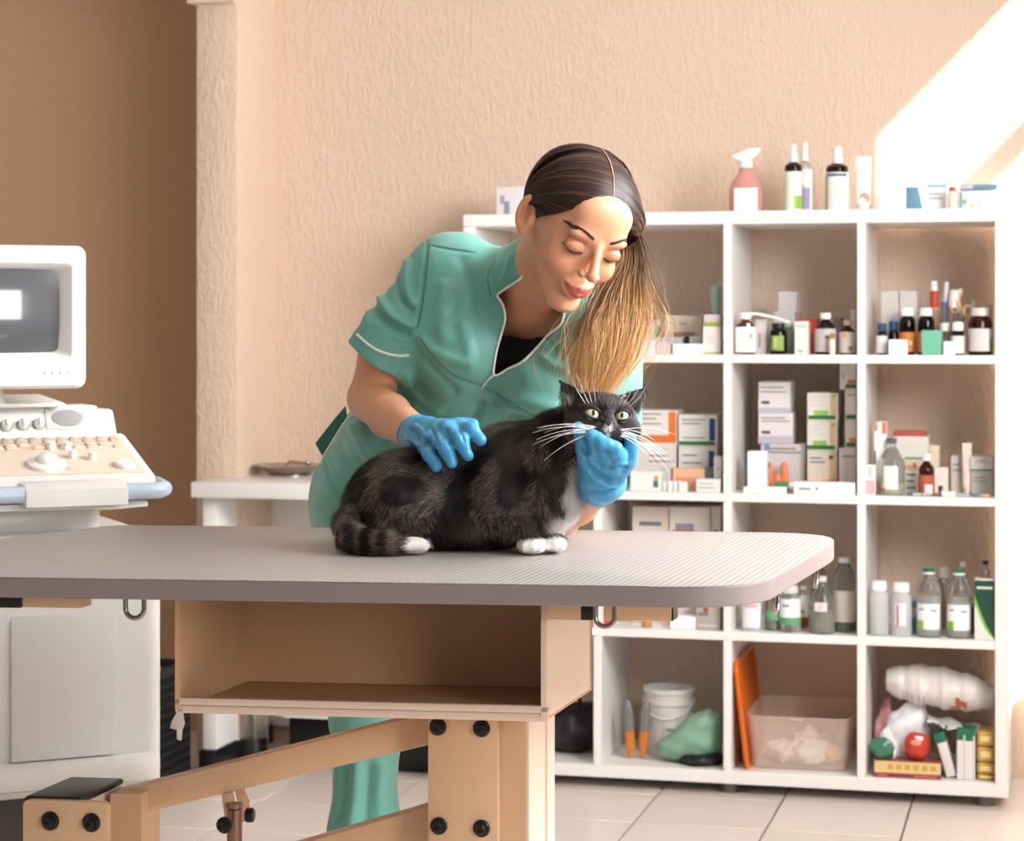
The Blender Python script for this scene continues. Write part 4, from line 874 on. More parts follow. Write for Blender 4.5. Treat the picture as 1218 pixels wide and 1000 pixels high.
bottle(1, 960, 992, 687, .015, 'clear flask with a round pink and white sticker in the third row', 'flask', glassm((205, 205, 198)), (222, 222, 216), (.40, .56, 28, (236, 228, 232), [(-8, 12, .44, .52, (226, 190, 205))]), liquid=((196, 194, 184), .42))
bottle(1, 988, 1018, 664, .06, 'tall clear bottle with a blank paper label beside the divider', 'infusion', glassm((190, 196, 190)), (205, 205, 200), (.14, .56, 62, (206, 196, 184), []), liquid=((120, 140, 125), .12))
bottle(1, 936, 954, 684, .20, 'clear empty bottle with a white stopper behind the flask, left of two', 'infusion', glassm((200, 196, 190)), (235, 235, 235))
bottle(1, 964, 984, 668, .22, 'clear empty bottle with a grey stopper behind the flask, right of two', 'infusion', glassm((200, 196, 190)), (215, 215, 212))
bottle(1, 1033, 1057, 692, .03, 'frosted white bottle half full, leftmost in the sunny third row compartment', 'wide', M('frosted_bottle', (238, 238, 240), .25, trans=.5, ior=1.2), (246, 246, 248), liquid=((205, 205, 208), .42))
bottle(1, 1058, 1084, 694, .025, 'frosted white bottle with red upright print beside the clear bottles', 'wide', M('frosted_bottle', (238, 238, 240), .25, trans=.5, ior=1.2), (248, 248, 250), (.2, .62, 30, (240, 236, 238), [(-22, -8, .18, .60, (205, 130, 135))]))
for (x0, x1, yt, lb) in ((1089, 1119, 678, 'clear infusion bottle with green cap and white label, left of the pair'), (1125, 1155, 679, 'clear infusion bottle with green cap and white label, right of the pair')):
    o = bottle(1, x0, x1, yt, .02, lb, 'infusion', glassm((214, 216, 212)), (35, 110, 88), (.12, .50, 62, (246, 246, 246), [(-60, -22, .12, .25, (145, 190, 80)), (-50, -20, .40, .43, (170, 175, 180)), (10, 40, .38, .42, (170, 175, 185))]), liquid=((222, 222, 220), .62), group='green-capped infusion bottles')
    b = MB(); rr_ = (u_at(x1, .02)-u_at(x0, .02))/2; hh_ = z_at((x0+x1)/2, yt, .02)-ROWZ[1]; b.lathe([(rr_*.52, hh_*.925), (rr_*.53, hh_*.955), (rr_*.45, hh_*.958)], 20); b.build('crimp_ring', mcol((236, 236, 234), .3), o)
bottle(1, 1112, 1130, 675, .17, 'clear bottle with grey stopper behind the pair of green-capped ones', 'wide', glassm((190, 180, 172)), (176, 166, 160))
bottle(1, 1138, 1152, 669, .19, 'clear bottle with silver top behind the right green-capped one', 'infusion', glassm((205, 200, 196)), (225, 222, 220))
pack(1, 1083, 1090, 715, .10, 'carton_box', 'narrow teal and white pack between the frosted and the green-capped bottles', 'box', (90, 150, 165), [(.0, 1, .5, .8, (190, 215, 225))], d=.04)
pack(1, 1155, 1161, 720, .12, 'carton_box', 'narrow dark pack behind the green and white carton', 'box', (70, 60, 55), d=.04)
bottle(1, 1164, 1179, 667, .04, 'clear bottle with black stopper standing in the green carton', 'infusion', glassm((205, 198, 192)), (22, 24, 26), zb=ROWZ[1]+.045)
o, zz_ = pack(1, 1159, 1183, 689, .012, 'carton_box', 'dark green and white carton with a lime curve, right end of third row', 'box', (232, 228, 222), (), d=.052)
w_ = u_at(1183, .012)-u_at(1159, .012); h_ = zz_-ROWZ[1]
b = MB(); Tq = Matrix(((1, 0, 0, 0), (0, 0, 1, 0), (0, 1, 0, 0), (0, 0, 0, 1)))
cur = [(w_*(-.5+1.0*t), h_*(.62-.60*t**1.0-.10*math.sin(math.pi*t))) for t in [i/10 for i in range(11)]]
b.prism([(x, z+.0) for x, z in cur] + [(w_*.5, h_*.98), (-w_*.5, h_*.98)], -.0268, -.0261, T=Tq)
b.prism([(x, z) for x, z in cur] + [(x, z+h_*.12*math.cos((x/w_+.5)*1.45)) for x, z in cur[::-1]], -.0275, -.0268, 1, T=Tq)
b.box((0, -.0272, h_*.86), (w_*.8, .0006, h_*.04), mi=2)
b.build('printed_panel', [mcol((28, 72, 56)), mcol((128, 190, 60)), mcol((210, 214, 208))], o)

# --- lowest row
def pv(r, px_, v): return W(u_at(px_, v), v, row_z(r)+.0006)
# black bag in the first compartment
o = thing('black_bag', 'black bag with handle and dull red lining on the lowest shelf behind the table column', 'bag', pv(0, 676, .17), -TH)
b = lump((.01, 0, .062), (.095, .09, .075), 5, .16, 2.5, 44, .18, crease=.08); b.build('bag_body', M('bag_black', (24, 24, 26), .38, bump=(40, .4)), o)
b = MB(); b.tube([(-.05, -.03, .11), (-.045, -.035, .15), (-.01, -.035, .175), (.035, -.035, .16), (.05, -.03, .11)], .006, 8); b.build('handle', M('bag_black', (24, 24, 26), .38), o)
b = lump((-.035, -.045, .125), (.028, .022, .014), 8, .2, 3, 24); b.build('red_lining', mcol((120, 48, 44)), o)
# bucket
vb = .16; xb0, xb1 = 764, 824
rb = (u_at(xb1, vb)-u_at(xb0, vb))/2; hb = z_at(794, 824, vb-rb)-ROWZ[0]
o = thing('bucket', 'small white plastic bucket on the lowest shelf', 'bucket', W(u_at(794, vb), vb+.03, ROWZ[0]+.0006), -TH)
b = MB(); b.lathe([(1e-6, 0), (rb*.78, 0), (rb*.80, .003), (rb*.93, hb*.74), (rb*.99, hb*.76), (rb*.99, hb*.82), (rb*.94, hb*.83), (rb*.95, hb*.92), (rb*1.02, hb*.93), (rb*1.02, hb), (rb*.93, hb), (rb*.90, hb*.85), (rb*.76, .006), (1e-6, .006)], 36); b.build('bucket_body', M('bucket_white', (216, 210, 204), .4), o)
b = MB(); b.tube([(-rb*1.0, 0, hb*.86)] + [(rb*1.03*math.sin(R(-86+172*i/12)), -rb*1.03*math.cos(R(-86+172*i/12)), hb*(.86-.28*math.cos(R(-90+180*i/12)))) for i in range(13)] + [(rb, 0, hb*.86)], .0022, 8); b.build('bail_handle', mcol((230, 228, 225)), o)
b = MB(); b.box((.012, -rb*.92, hb*.40), (.034, .002, hb*.42), .001, rot=rot('X', -9)); b.box((.012, -rb*.92-.0012, hb*.42), (.022, .001, .008), mi=1); b.build('paper_label', [mcol((200, 196, 190)), mcol((140, 138, 132))], o)
# two clippers with orange handles
for i, (x, v, tl, lb) in enumerate(((751, .10, -4, 'grey and orange handled tool standing by the bucket, left of two'), (764, .105, 4, 'grey and orange handled tool standing by the bucket, right of two'))):
    o = thing('hoof_clipper', lb, 'tool', pv(0, x, v), -TH, 'two grey and orange handled tools')
    h_ = z_at(x, 831, v)-ROWZ[0]
    b = MB(); b.X = rot('Y', tl); b.lathe([(1e-6, .004), (.006, .004), (.0125, h_*.18), (.0135, h_*.46)], 16, sy=.7); b.build('orange_handle', mcol((205, 120, 45), .4), o)
    b = MB(); b.X = rot('Y', tl); b.lathe([(.0135, h_*.46), (.0145, h_*.6), (.0135, h_*.8), (.009, h_*.94), (1e-6, h_)], 16, sy=.7); b.build('grey_head', mcol((120, 118, 116), .3), o)
# green cloth bag
def sheet(px_pts, v0, label, name, cat, mat, seed, thick=.05, part='cloth'):
    """crumpled cloth lying with the silhouette px_pts (relative bulge thick)"""
    zb_ = row_z(0)+.001; pts = [(u_at(x, v0), z_at(x, y, v0)) for x, y in px_pts]
    cu = sum(p[0] for p in pts)/len(pts); cz = sum(p[1] for p in pts)/len(pts)
    o = thing(name, label, cat, W(cu, v0, zb_), -TH); n = len(pts); K = 9; rs = np.random.RandomState(seed)
    d1 = rs.normal(size=(10, 2)); ph = rs.uniform(0, 6, 10)
    vs = []; fs = []
    fine = []
    for i in range(n):
        a, b2 = pts[i], pts[(i+1) % n]
        for k in range(5): fine.append((a[0]+(b2[0]-a[0])*k/5, a[1]+(b2[1]-a[1])*k/5))
    m = len(fine)
    for side in (1, -1):
        for k in range(K+1):
            t = k/K
            for (x, z) in fine:
                X_ = (x-cu)*(1-t); Z_ = cz+(z-cz)*(1-t); bul = thick*math.sqrt(max(0, 1-(1-t)**2))
                rip = sum(abs(math.sin(40*(d1[j][0]*X_+d1[j][1]*Z_)+ph[j])) for j in range(6))/6-.6
                vs.append((X_, -side*(bul+rip*.022*min(1, t*3)), max(Z_, zb_)-zb_))
    for s_ in range(2):
        for k in range(K):
            for i in range(m):
                a = s_*(K+1)*m+k*m+i; b2 = s_*(K+1)*m+k*m+(i+1) % m
                fs.append((a, b2, b2+m, a+m) if s_ == 0 else (a, a+m, b2+m, b2))
    b = MB(); b.add(vs, fs); b.build(part, mat, o, ang=80); return o
m_green = M('green_cloth', (150, 196, 166), .5, bump=(25, .5), var=(11, .35))
og = sheet([(780, 884), (797, 872), (822, 850), (843, 842), (858, 850), (858, 893), (840, 905), (800, 904), (781, 897)][::-1], .085, 'crumpled green cloth bag on the lowest shelf in front of the bucket', 'cloth_bag', 'bag', m_green, 4, .05)
b = lump((.035, .0, .016), (.055, .07, .022), 15, .15, 3, 32, .3); b.build('black_lining', mcol((24, 26, 28)), og)
# orange lid leaning at the left side of the third compartment
vl = .02
o = thing('box_cover', 'orange plastic box lid leaning upright against the compartment side', 'lid', W(u_at(884, .02)+.008, .185, ROWZ[0]+.0016), -TH)
hl = z_at(872, 785, .02)-ROWZ[0]
m_or = M('orange_plastic', (238, 120, 30), .25, trans=.25, ior=1.2); 
b = MB(); T = rot('Y', -6.5)
b.X = T @ Matrix(((0, 0, 1, 0), (1, 0, 0, 0), (0, 1, 0, 0), (0, 0, 0, 1)))
b.prism([(p[0], p[1]+.14) for p in rounded(.335, .278, .03)], -.003, .004, bev=.002)
b.build('plate', m_or, o)
b = MB(); b.X = T @ Matrix(((0, 0, 1, 0), (1, 0, 0, 0), (0, 1, 0, 0), (0, 0, 0, 1)))
ring = rounded(.335, .278, .03); b.tube([(p[0], p[1]+.14, .003) for p in ring], .0065, 8, closed=True); b.build('rim', m_or, o)
# clear box with things in it
v0, v1 = .035, .365
xl, xr = u_at(886, v0), u_at(1012, v0)
wB = xr-xl; cB = (xl+xr)/2; hB = z_at(940, 853, v0)-ROWZ[0]
o = thing('storage_box', 'clear frosted plastic storage box with wrapped goods on the lowest shelf', 'box', W(cB, (v0+v1)/2, ROWZ[0]+.0006), -TH)
m_fr = M('frosted_plastic', (250, 226, 210), .25, alpha=.26)
b = MB(); D_ = v1-v0; ro = []
oR, iR = [], []
rings = [(.86, 0, 0), (.90, .004, 0), (.98, hB*.93, 0), (1.0, hB*.94, 0), (1.01, hB*.98, 0), (1.01, hB, 0), (.975, hB, 0), (.965, hB*.94, 0), (.885, .008, 0), (.85, .005, 0)]
vs = []; base_r = rounded(1, 1, .09, 5)
for s_, z, _ in rings: vs += [(p[0]*wB*s_, p[1]*D_*s_, z) for p in base_r]
k = len(base_r); fs = [(i*k+j, i*k+(j+1) % k, (i+1)*k+(j+1) % k, (i+1)*k+j) for i in range(len(rings)-1) for j in range(k)] + [tuple(range(k-1, -1, -1)), tuple(range((len(rings)-1)*k, len(rings)*k))]
b.add(vs, fs); b.build('box_shell', m_fr, o)
b = MB(); b.box((.0, -D_*.505, hB*.955), (.035, .006, .009), .002); b.build('clip_tab', m_fr, o)
for i, (dx, dy, c_, s_) in enumerate(((-.05, -.08, (236, 226, 220), 1), (.03, -.09, (244, 238, 232), 1.1), (.075, -.06, (238, 205, 165), .9), (-.085, -.03, (245, 232, 215), .9), (0, .03, (230, 215, 205), 1.2), (.06, .07, (226, 214, 205), 1))):
    o2 = thing('wrapped_packet', 'crumpled %s packet inside the clear storage box' % ['pinkish white leftmost front', 'bright white middle front', 'tan right front', 'cream corner', 'greyish middle rear', 'greyish right rear'][i], 'packet', W(cB+dx*.85, (v0+v1)/2+dy, ROWZ[0]+.008), -TH)
    b = lump((0, 0, .028*s_), (.036*s_, .038*s_, .03*s_), 20+i, .3, 3, 30, .12, crease=.25); b.build('wrapping', mcol(c_, .4), o2)

# last compartment
def crinkle(name, label, cat, px_, v, r, seed, mat, part='wrapping', dz=0, crease=.2, amp=.2, T=None, rz=0, fl=.15):
    o = thing(name, label, cat, W(u_at(px_, v), v, ROWZ[0]+.0008+dz), -TH)
    b = lump((0, 0, r[2]*(1-fl) if fl else 0), r, seed, amp, 2.6, 48, fl, rz=rz, T=T, crease=crease); b.build(part, mat, o); return o
m_bag = M('bag_film', (228, 220, 214), .3, bump=(40, .5), coat=.3)
# big plastic sack of rolls lying on top
zc = z_at(1118, 818, .12); o = thing('plastic_sack', 'long plastic sack with red and blue print lying on top of the goods, lowest shelf', 'sack', W(u_at(1118, .14), .14, zc), -TH)
Ls = (u_at(1186, .14)-u_at(1050, .14))*.465
b = MB(); n = 40; rg = 46; rs = np.random.RandomState(2); vs = []
for i in range(rg+1):
    t = i/rg; ra = .052*(math.sin(math.pi*min(max(t, .02), .98))**.22)*(1+.05*math.sin(26*t)+.03*math.sin(61*t))
    for j in range(n):
        a = 2*math.pi*j/n; rr = ra*(1+.04*math.sin(3*a+8*t)+.03*abs(math.sin(7*a+20*t)))
        vs.append((-Ls+2*Ls*t, rr*math.cos(a)*1.3, rr*math.sin(a)+.014-.034*t))
fs = [(i*n+j, i*n+(j+1) % n, (i+1)*n+(j+1) % n, (i+1)*n+j) for i in range(rg) for j in range(n)] + [tuple(range(n-1, -1, -1)), tuple(range(rg*n, rg*n+n))]
def prt(i, j):
    t, a = (i+.5)/rg, (j+.5)/n*360
    if 190 < a < 330:
        if .66 < t < .70 and a < 290: return 1
        if .60 < t < .65 and 225 < a < 250: return 1
        if (t-.86)**2*20+((a-262)/60)**2 < .22 and (t-.88)**2*30+((a-262)/50)**2 > .10: return 2
        if .70 < t < .76 and 200 < a < 222: return 1
    return 3 if (.14 < t < .40 and 195 < a < 300 and int(t*60) % 3 == 0) else 0
b.add(vs, fs)
for q in range(rg*n): b.m[q] = prt(q//n, q % n)
b.build('film', [m_bag, mcol((210, 110, 90), .35), mcol((92, 108, 150), .35), mcol((196, 190, 188), .35)], o)
crinkle('pink_packet', 'pink and red packet at the back left of the last lowest compartment', 'packet', 1054, .20, (.035, .05, .085), 31, M('pink_film', (226, 158, 160), .35, var=(30, .8)), crease=.25)
crinkle('white_bag', 'crumpled white film bag behind the green and red packets', 'bag', 1076, .14, (.064, .06, .088), 32, M('white_film', (244, 242, 245), .3, bump=(50, .4), coat=.3), crease=.28, T=rot('Y', 20))
crinkle('white_bag', 'smaller crumpled white film bag at the left panel of the last lowest compartment', 'bag', 1057, .10, (.033, .045, .06), 33, M('white_film', (244, 242, 245), .3, bump=(50, .4), coat=.3), crease=.28)
oo, zt_ = pack(0, 1040, 1119, 906, .02, 'carton_box', 'long low red and gold carton at the front of the last lowest compartment', 'box', (150, 60, 62), [(.0, 1, .28, 1, (226, 196, 140)), (.0, 1, .0, .26, (140, 50, 66)), *[(.2+.13*i, .28+.13*i, .5, .8, (205, 165, 60)) for i in range(6)], (.05, .2, .08, .18, (230, 120, 90)), (.6, .95, .08, .18, (215, 120, 100))], d=.06)
o = thing('green_packet', 'small green foil packet on the red and gold carton', 'packet', W(u_at(1049, .05), .05, zt_+.001), -TH)
b = lump((0, 0, .026), (.036, .022, .030), 41, .15, 2.6, 40, .1, crease=.22); b.build('foil', M('green_foil', (60, 130, 100), .28, var=(40, .8), coat=.4), o)
o = thing('red_packet', 'round shiny red packet on the red and gold carton', 'packet', W(u_at(1090, .05), .05, zt_+.001), -TH)
b = lump((0, 0, .036), (.034, .026, .040), 42, .10, 2.6, 40, .1, crease=.14); b.build('foil', M('red_foil', (196, 55, 38), .22, coat=.6), o)
b = MB(); b.ball((0, -.025, .048), (.015, .004, .008), 16); b.build('oval_mark', mcol((236, 150, 130)), o)
for (x0, x1, yt, v, tl, lb) in ((1138, 1148, 868, .035, 0, 'white and green carton standing upright, right of two'), (1147, 1160, 869, .04, 0, 'white carton standing upright beside the yellow packets')):
    o, zz_ = pack(0, x0, x1, yt, v, 'upright_carton', lb, 'box', (232, 226, 220), [(.8, 1, .0, .9, (214, 206, 200))], d=.07)
    w_ = u_at(x1, v)-u_at(x0, v)
    b = MB(); b.box((0, 0, zz_-ROWZ[0]-.012), (w_*1.03, .0712, .030), .001); b.build('green_cap_band', mcol((36, 110, 84)), o)
v = .05; o = thing('upright_carton', 'white and green carton leaning to the left, leftmost of the upright ones', 'box', W(u_at(1134, v), v+.02, ROWZ[0]+.0006), -TH)
b = MB(); b.box((-.02, 0, .057), (.024, .05, .11), .001, rot=rot('Y', -16)); b.build('carton', mcol((228, 222, 216)), o)
b = MB(); b.box((-.0345, -.001, .1025), (.028, .053, .024), .001, rot=rot('Y', -16)); b.build('green_cap_band', mcol((36, 110, 84)), o)
o = thing('tin_packet', 'tan packet standing behind the leaning green and white carton', 'packet', W(u_at(1121, .13), .13, ROWZ[0]+.0006), -TH)
b = MB(); b.box((0, 0, .045), (.03, .04, .09), .006); b.build('packet_body', mcol((205, 180, 145), .4), o)
va_ = .09; o = thing('striped_pouch', 'white pouch with blue letter-like marks lying over the upright cartons', 'pouch', W(u_at(1150, va_), va_+.02, z_at(1150, 868, va_)+.006), -TH)
b = MB(); n = 14
vs = [(-.10+.2*i/n, (-.05+.1*j/3), .018-.034*i/n+.006*math.sin(i*1.3+j)) for i in range(n+1) for j in range(4)]; vs += [(x, y, z-.006) for x, y, z in vs]
k = (n+1)*4; fs = [(i*4+j, (i+1)*4+j, (i+1)*4+j+1, i*4+j+1) for i in range(n) for j in range(3)]; fs += [tuple(a+k for a in f[::-1]) for f in fs]
fs += [(i*4, i*4+k, (i+1)*4+k, (i+1)*4) for i in range(n)] + [(i*4+3, (i+1)*4+3, (i+1)*4+3+k, i*4+3+k) for i in range(n)] + [(0, 1, 1+k, k), (1, 2, 2+k, 1+k), (2, 3, 3+k, 2+k)]
b.add(vs, fs); b.build('film', mcol((228, 226, 222), .3), o)
b = MB()
for i, x in enumerate((-.085, -.070, -.052, .030, .045, .058, .075)):
    b.box((x, -.052, .013-.17*(x+.1)), (.0035, .001, .012)); b.box((x+.004, -.052, .013-.17*(x+.1)), (.006, .001, .003), rot=rot('Y', 30*(i % 3)))
b.build('print_marks', mcol((60, 100, 130)), o)
zb_ = ROWZ[0]+.0006
for i, (yt, lb) in enumerate(((921, 'yellow and brown packet, lowest of the stack of four'), (907, 'yellow and brown packet, second from below in the stack of four'), (888, 'yellow and brown packet, third from below in the stack of four'), (870, 'yellow and brown packet, topmost of the stack of four'))):
    v = .04; h_ = z_at(1174, yt, v)-zb_; u0_, u1_ = u_at(1162, v), SW-TO-.002
    o = thing('yellow_packet', lb, 'packet', W((u0_+u1_)/2, v+.045, zb_), -TH, 'stack of yellow packets')
    b = MB(); b.box((0, 0, h_*.5), (u1_-u0_, .09, h_*.96), .006, seg=3); b.build('packet_body', M('yellow_wrap', (222, 176, 92), .35, var=(35, .62)), o)
    b = MB(); b.box((0, -.0452, h_*.5), ((u1_-u0_)*.6, .001, h_*.4), .0004); b.build('printed_panel', mcol((236, 214, 140)), o)
    zb_ += h_+.0006
# ------------------------------------------------------------------ implicit surfaces for bodies and cloth
V3 = lambda p: np.array(p, dtype=np.float32)
def s_ball(P, c, r): return np.linalg.norm(P-V3(c), axis=1)-r
def s_ell(P, c, r, M3=None):
    q = P-V3(c)
    if M3 is not None: q = q @ np.array(M3, dtype=np.float32)
    r = V3(r); k0 = np.linalg.norm(q/r, axis=1); k1 = np.linalg.norm(q/(r*r), axis=1)+1e-9
    return k0*(k0-1)/k1
def s_seg(P, a, b, ra, rb=None, sq=None):
    a, b = V3(a), V3(b); rb = ra if rb is None else rb; ab = b-a; q = P-a
    t = np.clip(q @ ab/max(1e-12, float(ab @ ab)), 0, 1)
    d = q-t[:, None]*ab
    return np.linalg.norm(d, axis=1)-(ra+(rb-ra)*t)
def s_chain(P, pts, rs, k=.004):
    f = None
    for i in range(len(pts)-1):
        g = s_seg(P, pts[i], pts[i+1], rs[i], rs[i+1]); f = g if f is None else smin(f, g, k)
    return f
def smin(a, b, k):
    h = np.clip(.5+.5*(b-a)/k, 0, 1); return b*(1-h)+a*h-k*h*(1-h)
def smax(a, b, k): return -smin(-a, -b, k)
def snoise(P, freq, seed, n=14):
    rs = np.random.RandomState(seed); f = np.zeros(len(P), dtype=np.float32)
    for _ in range(n):
        d = rs.normal(size=3); d /= np.linalg.norm(d); s = freq*rs.uniform(.5, 1.8)
        f += np.sin(P @ V3(d*s)+rs.uniform(0, 6.28)).astype(np.float32)
    return f/math.sqrt(n)
def vnoise(P, freq, seed):
    """lattice value noise in 3-D, about 0..1"""
    rs = np.random.RandomState(seed); T = rs.rand(32768).astype(np.float32); Q = P*freq+100.; I = np.floor(Q).astype(np.int64); f = (Q-I); f = f*f*(3-2*f); out = 0
    for dx in (0, 1):
        for dy in (0, 1):
            for dz in (0, 1):
                h = ((I[:, 0]+dx)*73856093 ^ (I[:, 1]+dy)*19349663 ^ (I[:, 2]+dz)*83492791) & 32767
                w = (f[:, 0] if dx else 1-f[:, 0])*(f[:, 1] if dy else 1-f[:, 1])*(f[:, 2] if dz else 1-f[:, 2]); out = out+w*T[h]
    return out
def nets(fn, lo, hi, h, k=6, slack=1.5):
    lo, hi = np.array(lo, float), np.array(hi, float)
    n = (np.ceil((hi-lo)/h/k).astype(int))*k+1
    nc = (n-1)//k+1
    ax = [lo[i]+np.arange(nc[i])*h*k for i in range(3)]
    G = np.stack(np.meshgrid(*ax, indexing='ij'), -1).reshape(-1, 3).astype(np.float32)
    fc = fn(G).reshape(nc)
    act = np.abs(fc) < h*k*slack
    blk = np.zeros(nc-1, bool)
    for dx in (0, 1):
        for dy in (0, 1):
            for dz in (0, 1): blk |= act[dx:dx+nc[0]-1, dy:dy+nc[1]-1, dz:dz+nc[2]-1]
    V = np.repeat(np.repeat(np.repeat(np.where(fc < 0, -1., 1.).astype(np.float32)[:-1, :-1, :-1], k, 0), k, 1), k, 2)
    V = np.pad(V, ((0, 1),)*3, mode='edge')
    m = np.repeat(np.repeat(np.repeat(blk, k, 0), k, 1), k, 2); mm = np.zeros(n, bool); mm[:-1, :-1, :-1] = m
    for a in range(3):
        s = [slice(None)]*3; t = [slice(None)]*3; s[a] = slice(1, None); t[a] = slice(0, -1)
        c = mm.copy(); c[tuple(s)] |= mm[tuple(t)]; mm = c
    idx = np.argwhere(mm); P = (lo+idx*h).astype(np.float32)
    out = np.empty(len(P), np.float32)
    for i in range(0, len(P), 400000): out[i:i+400000] = fn(P[i:i+400000])
    V[mm] = out; S_ = V < 0
    c8 = [S_[dx:n[0]-1+dx, dy:n[1]-1+dy, dz:n[2]-1+dz] for dx in (0, 1) for dy in (0, 1) for dz in (0, 1)]
    anyv = c8[0].copy(); allv = c8[0].copy()
    for c in c8[1:]: anyv |= c; allv &= c
    cell = np.argwhere(anyv & ~allv); ids = -np.ones(n-1, np.int64); ids[tuple(cell.T)] = np.arange(len(cell))
    acc = np.zeros((len(cell), 3)); cnt = np.zeros(len(cell))
    cor = [(dx, dy, dz) for dx in (0, 1) for dy in (0, 1) for dz in (0, 1)]
    for a in cor:
        for ax_ in range(3):
            if a[ax_]: continue
            b = list(a); b[ax_] = 1
            va = V[tuple((cell+a).T)]; vb = V[tuple((cell+b).T)]; x = (va < 0) != (vb < 0)
            t = np.where(x, va/np.where(x, va-vb, 1), 0); p = np.array(a)[None, :].repeat(len(cell), 0).astype(float); p[:, ax_] += t
            acc[x] += p[x]; cnt[x] += 1
    vs = lo+(cell+acc/cnt[:, None])*h
    fs = []
    for a in range(3):
        b, c = (a+1) % 3, (a+2) % 3
        s0 = [slice(None)]*3; s1 = [slice(None)]*3; s0[a] = slice(0, -1); s1[a] = slice(1, None)
        A0, A1 = S_[tuple(s0)], S_[tuple(s1)]
        E_ = np.argwhere(A0 != A1); E_ = E_[(E_[:, b] > 0) & (E_[:, c] > 0) & (E_[:, b] < n[b]-1) & (E_[:, c] < n[c]-1)]
        def g(db, dc): q = E_.copy(); q[:, b] -= db; q[:, c] -= dc; return ids[tuple(q.T)]
        q = np.stack([g(1, 1), g(0, 1), g(0, 0), g(1, 0)], 1); fl = A0[tuple(E_.T)]
        q[~fl] = q[~fl][:, ::-1]; fs.append(q)
    fs = np.concatenate(fs); fs = fs[(fs >= 0).all(1)]
    return vs, fs
def np_mesh(name, vs, fs, mats, parent=None, col=None, fmat=None, smooth=True):
    vs = np.asarray(vs, float)
    if parent is not None: vs = vs-np.array(parent.location)
    me = bpy.data.meshes.new(name); nf = len(fs); k = fs.shape[1]
    me.vertices.add(len(vs)); me.vertices.foreach_set('co', vs.astype(np.float32).ravel())
    me.loops.add(nf*k); me.loops.foreach_set('vertex_index', fs.astype(np.int32).ravel())
    me.polygons.add(nf); me.polygons.foreach_set('loop_start', (np.arange(nf)*k).astype(np.int32))
    me.polygons.foreach_set('use_smooth', np.full(nf, smooth))
    for m in (mats if isinstance(mats, (list, tuple)) else [mats]): me.materials.append(m)
    if fmat is not None: me.polygons.foreach_set('material_index', fmat.astype(np.int32))
    me.update(calc_edges=True); me.validate()
    if col is not None:
        at_ = me.color_attributes.new('tint', 'FLOAT_COLOR', 'POINT')
        at_.data.foreach_set('color', np.concatenate([col, np.ones((len(vs), 1))], 1).astype(np.float32).ravel())
    o = bpy.data.objects.new(name, me); C.objects.link(o)
    if parent is not None: o.parent = parent
    return o
def LIN(*c): return np.array(lin(c))
def normals(vs, fs):
    a, b, c, d = (vs[fs[:, i]] for i in range(4)); n = np.cross(c-a, d-b); N_ = np.zeros_like(vs)
    for i in range(4): np.add.at(N_, fs[:, i], n)
    return N_/(np.linalg.norm(N_, axis=1)[:, None]+1e-12)
def proj(P):
    return np.stack([CX+P[:, 0]*F/P[:, 1], HY-(P[:, 2]-CAMZ)*F/P[:, 1]], 1)
def in_poly(q, poly):
    x, y = q[:, 0], q[:, 1]; r = np.zeros(len(q), bool); n = len(poly)
    for i in range(n):
        (x0, y0), (x1, y1) = poly[i], poly[(i+1) % n]
        c = ((y0 > y) != (y1 > y)) & (x < (x1-x0)*(y-y0)/(y1-y0+1e-12)+x0); r ^= c
    return r
def keep_faces(vs, fs, drop):
    fs = fs[~drop[fs].any(1)]; used = np.unique(fs); mp = -np.ones(len(vs), np.int64); mp[used] = np.arange(len(used)); return vs[used], mp[fs]
def bvh(vs, fs): return BVHTree.FromPolygons([tuple(v) for v in vs], [tuple(int(i) for i in f) for f in fs])
EYE = Vector((0, 0, CAMZ))
def hit(tree, px_, py_, off=0.):
    d = (at(px_, py_, 1.)-EYE).normalized(); r = tree.ray_cast(EYE, d)
    return None if r[0] is None else r[0]+r[1]*off
def dense(pts, step=4., closed=False):
    o = []; n = len(pts)
    # Catmull-Rom through the points
    P = [np.array(p, float) for p in pts]
    for i in range(n if closed else n-1):
        p0, p1, p2, p3 = P[i-1] if (i > 0 or closed) else P[0], P[i], P[(i+1) % n], P[(i+2) % n] if (i+2 < n or closed) else P[-1]
        m = max(1, int(np.linalg.norm(p2-p1)/step))
        for k in range(m):
            t = k/m; o.append(.5*((2*p1)+(-p0+p2)*t+(2*p0-5*p1+4*p2-p3)*t*t+(-p0+3*p1-3*p2+p3)*t**3))
    if not closed: o.append(P[-1])
    return o
def drape(tree, pts, r, name, mat, parent, off=0., step=4., n=6):
    q = []
    for x, y in dense(pts, step):
        h_ = hit(tree, x, y, off)
        if h_ is not None and (not q or abs(h_.y-q[-1].y) < .06): q.append(h_)
    b = MB(); b.tube(q, r, n); return b.build(name, mat, parent, world=True)
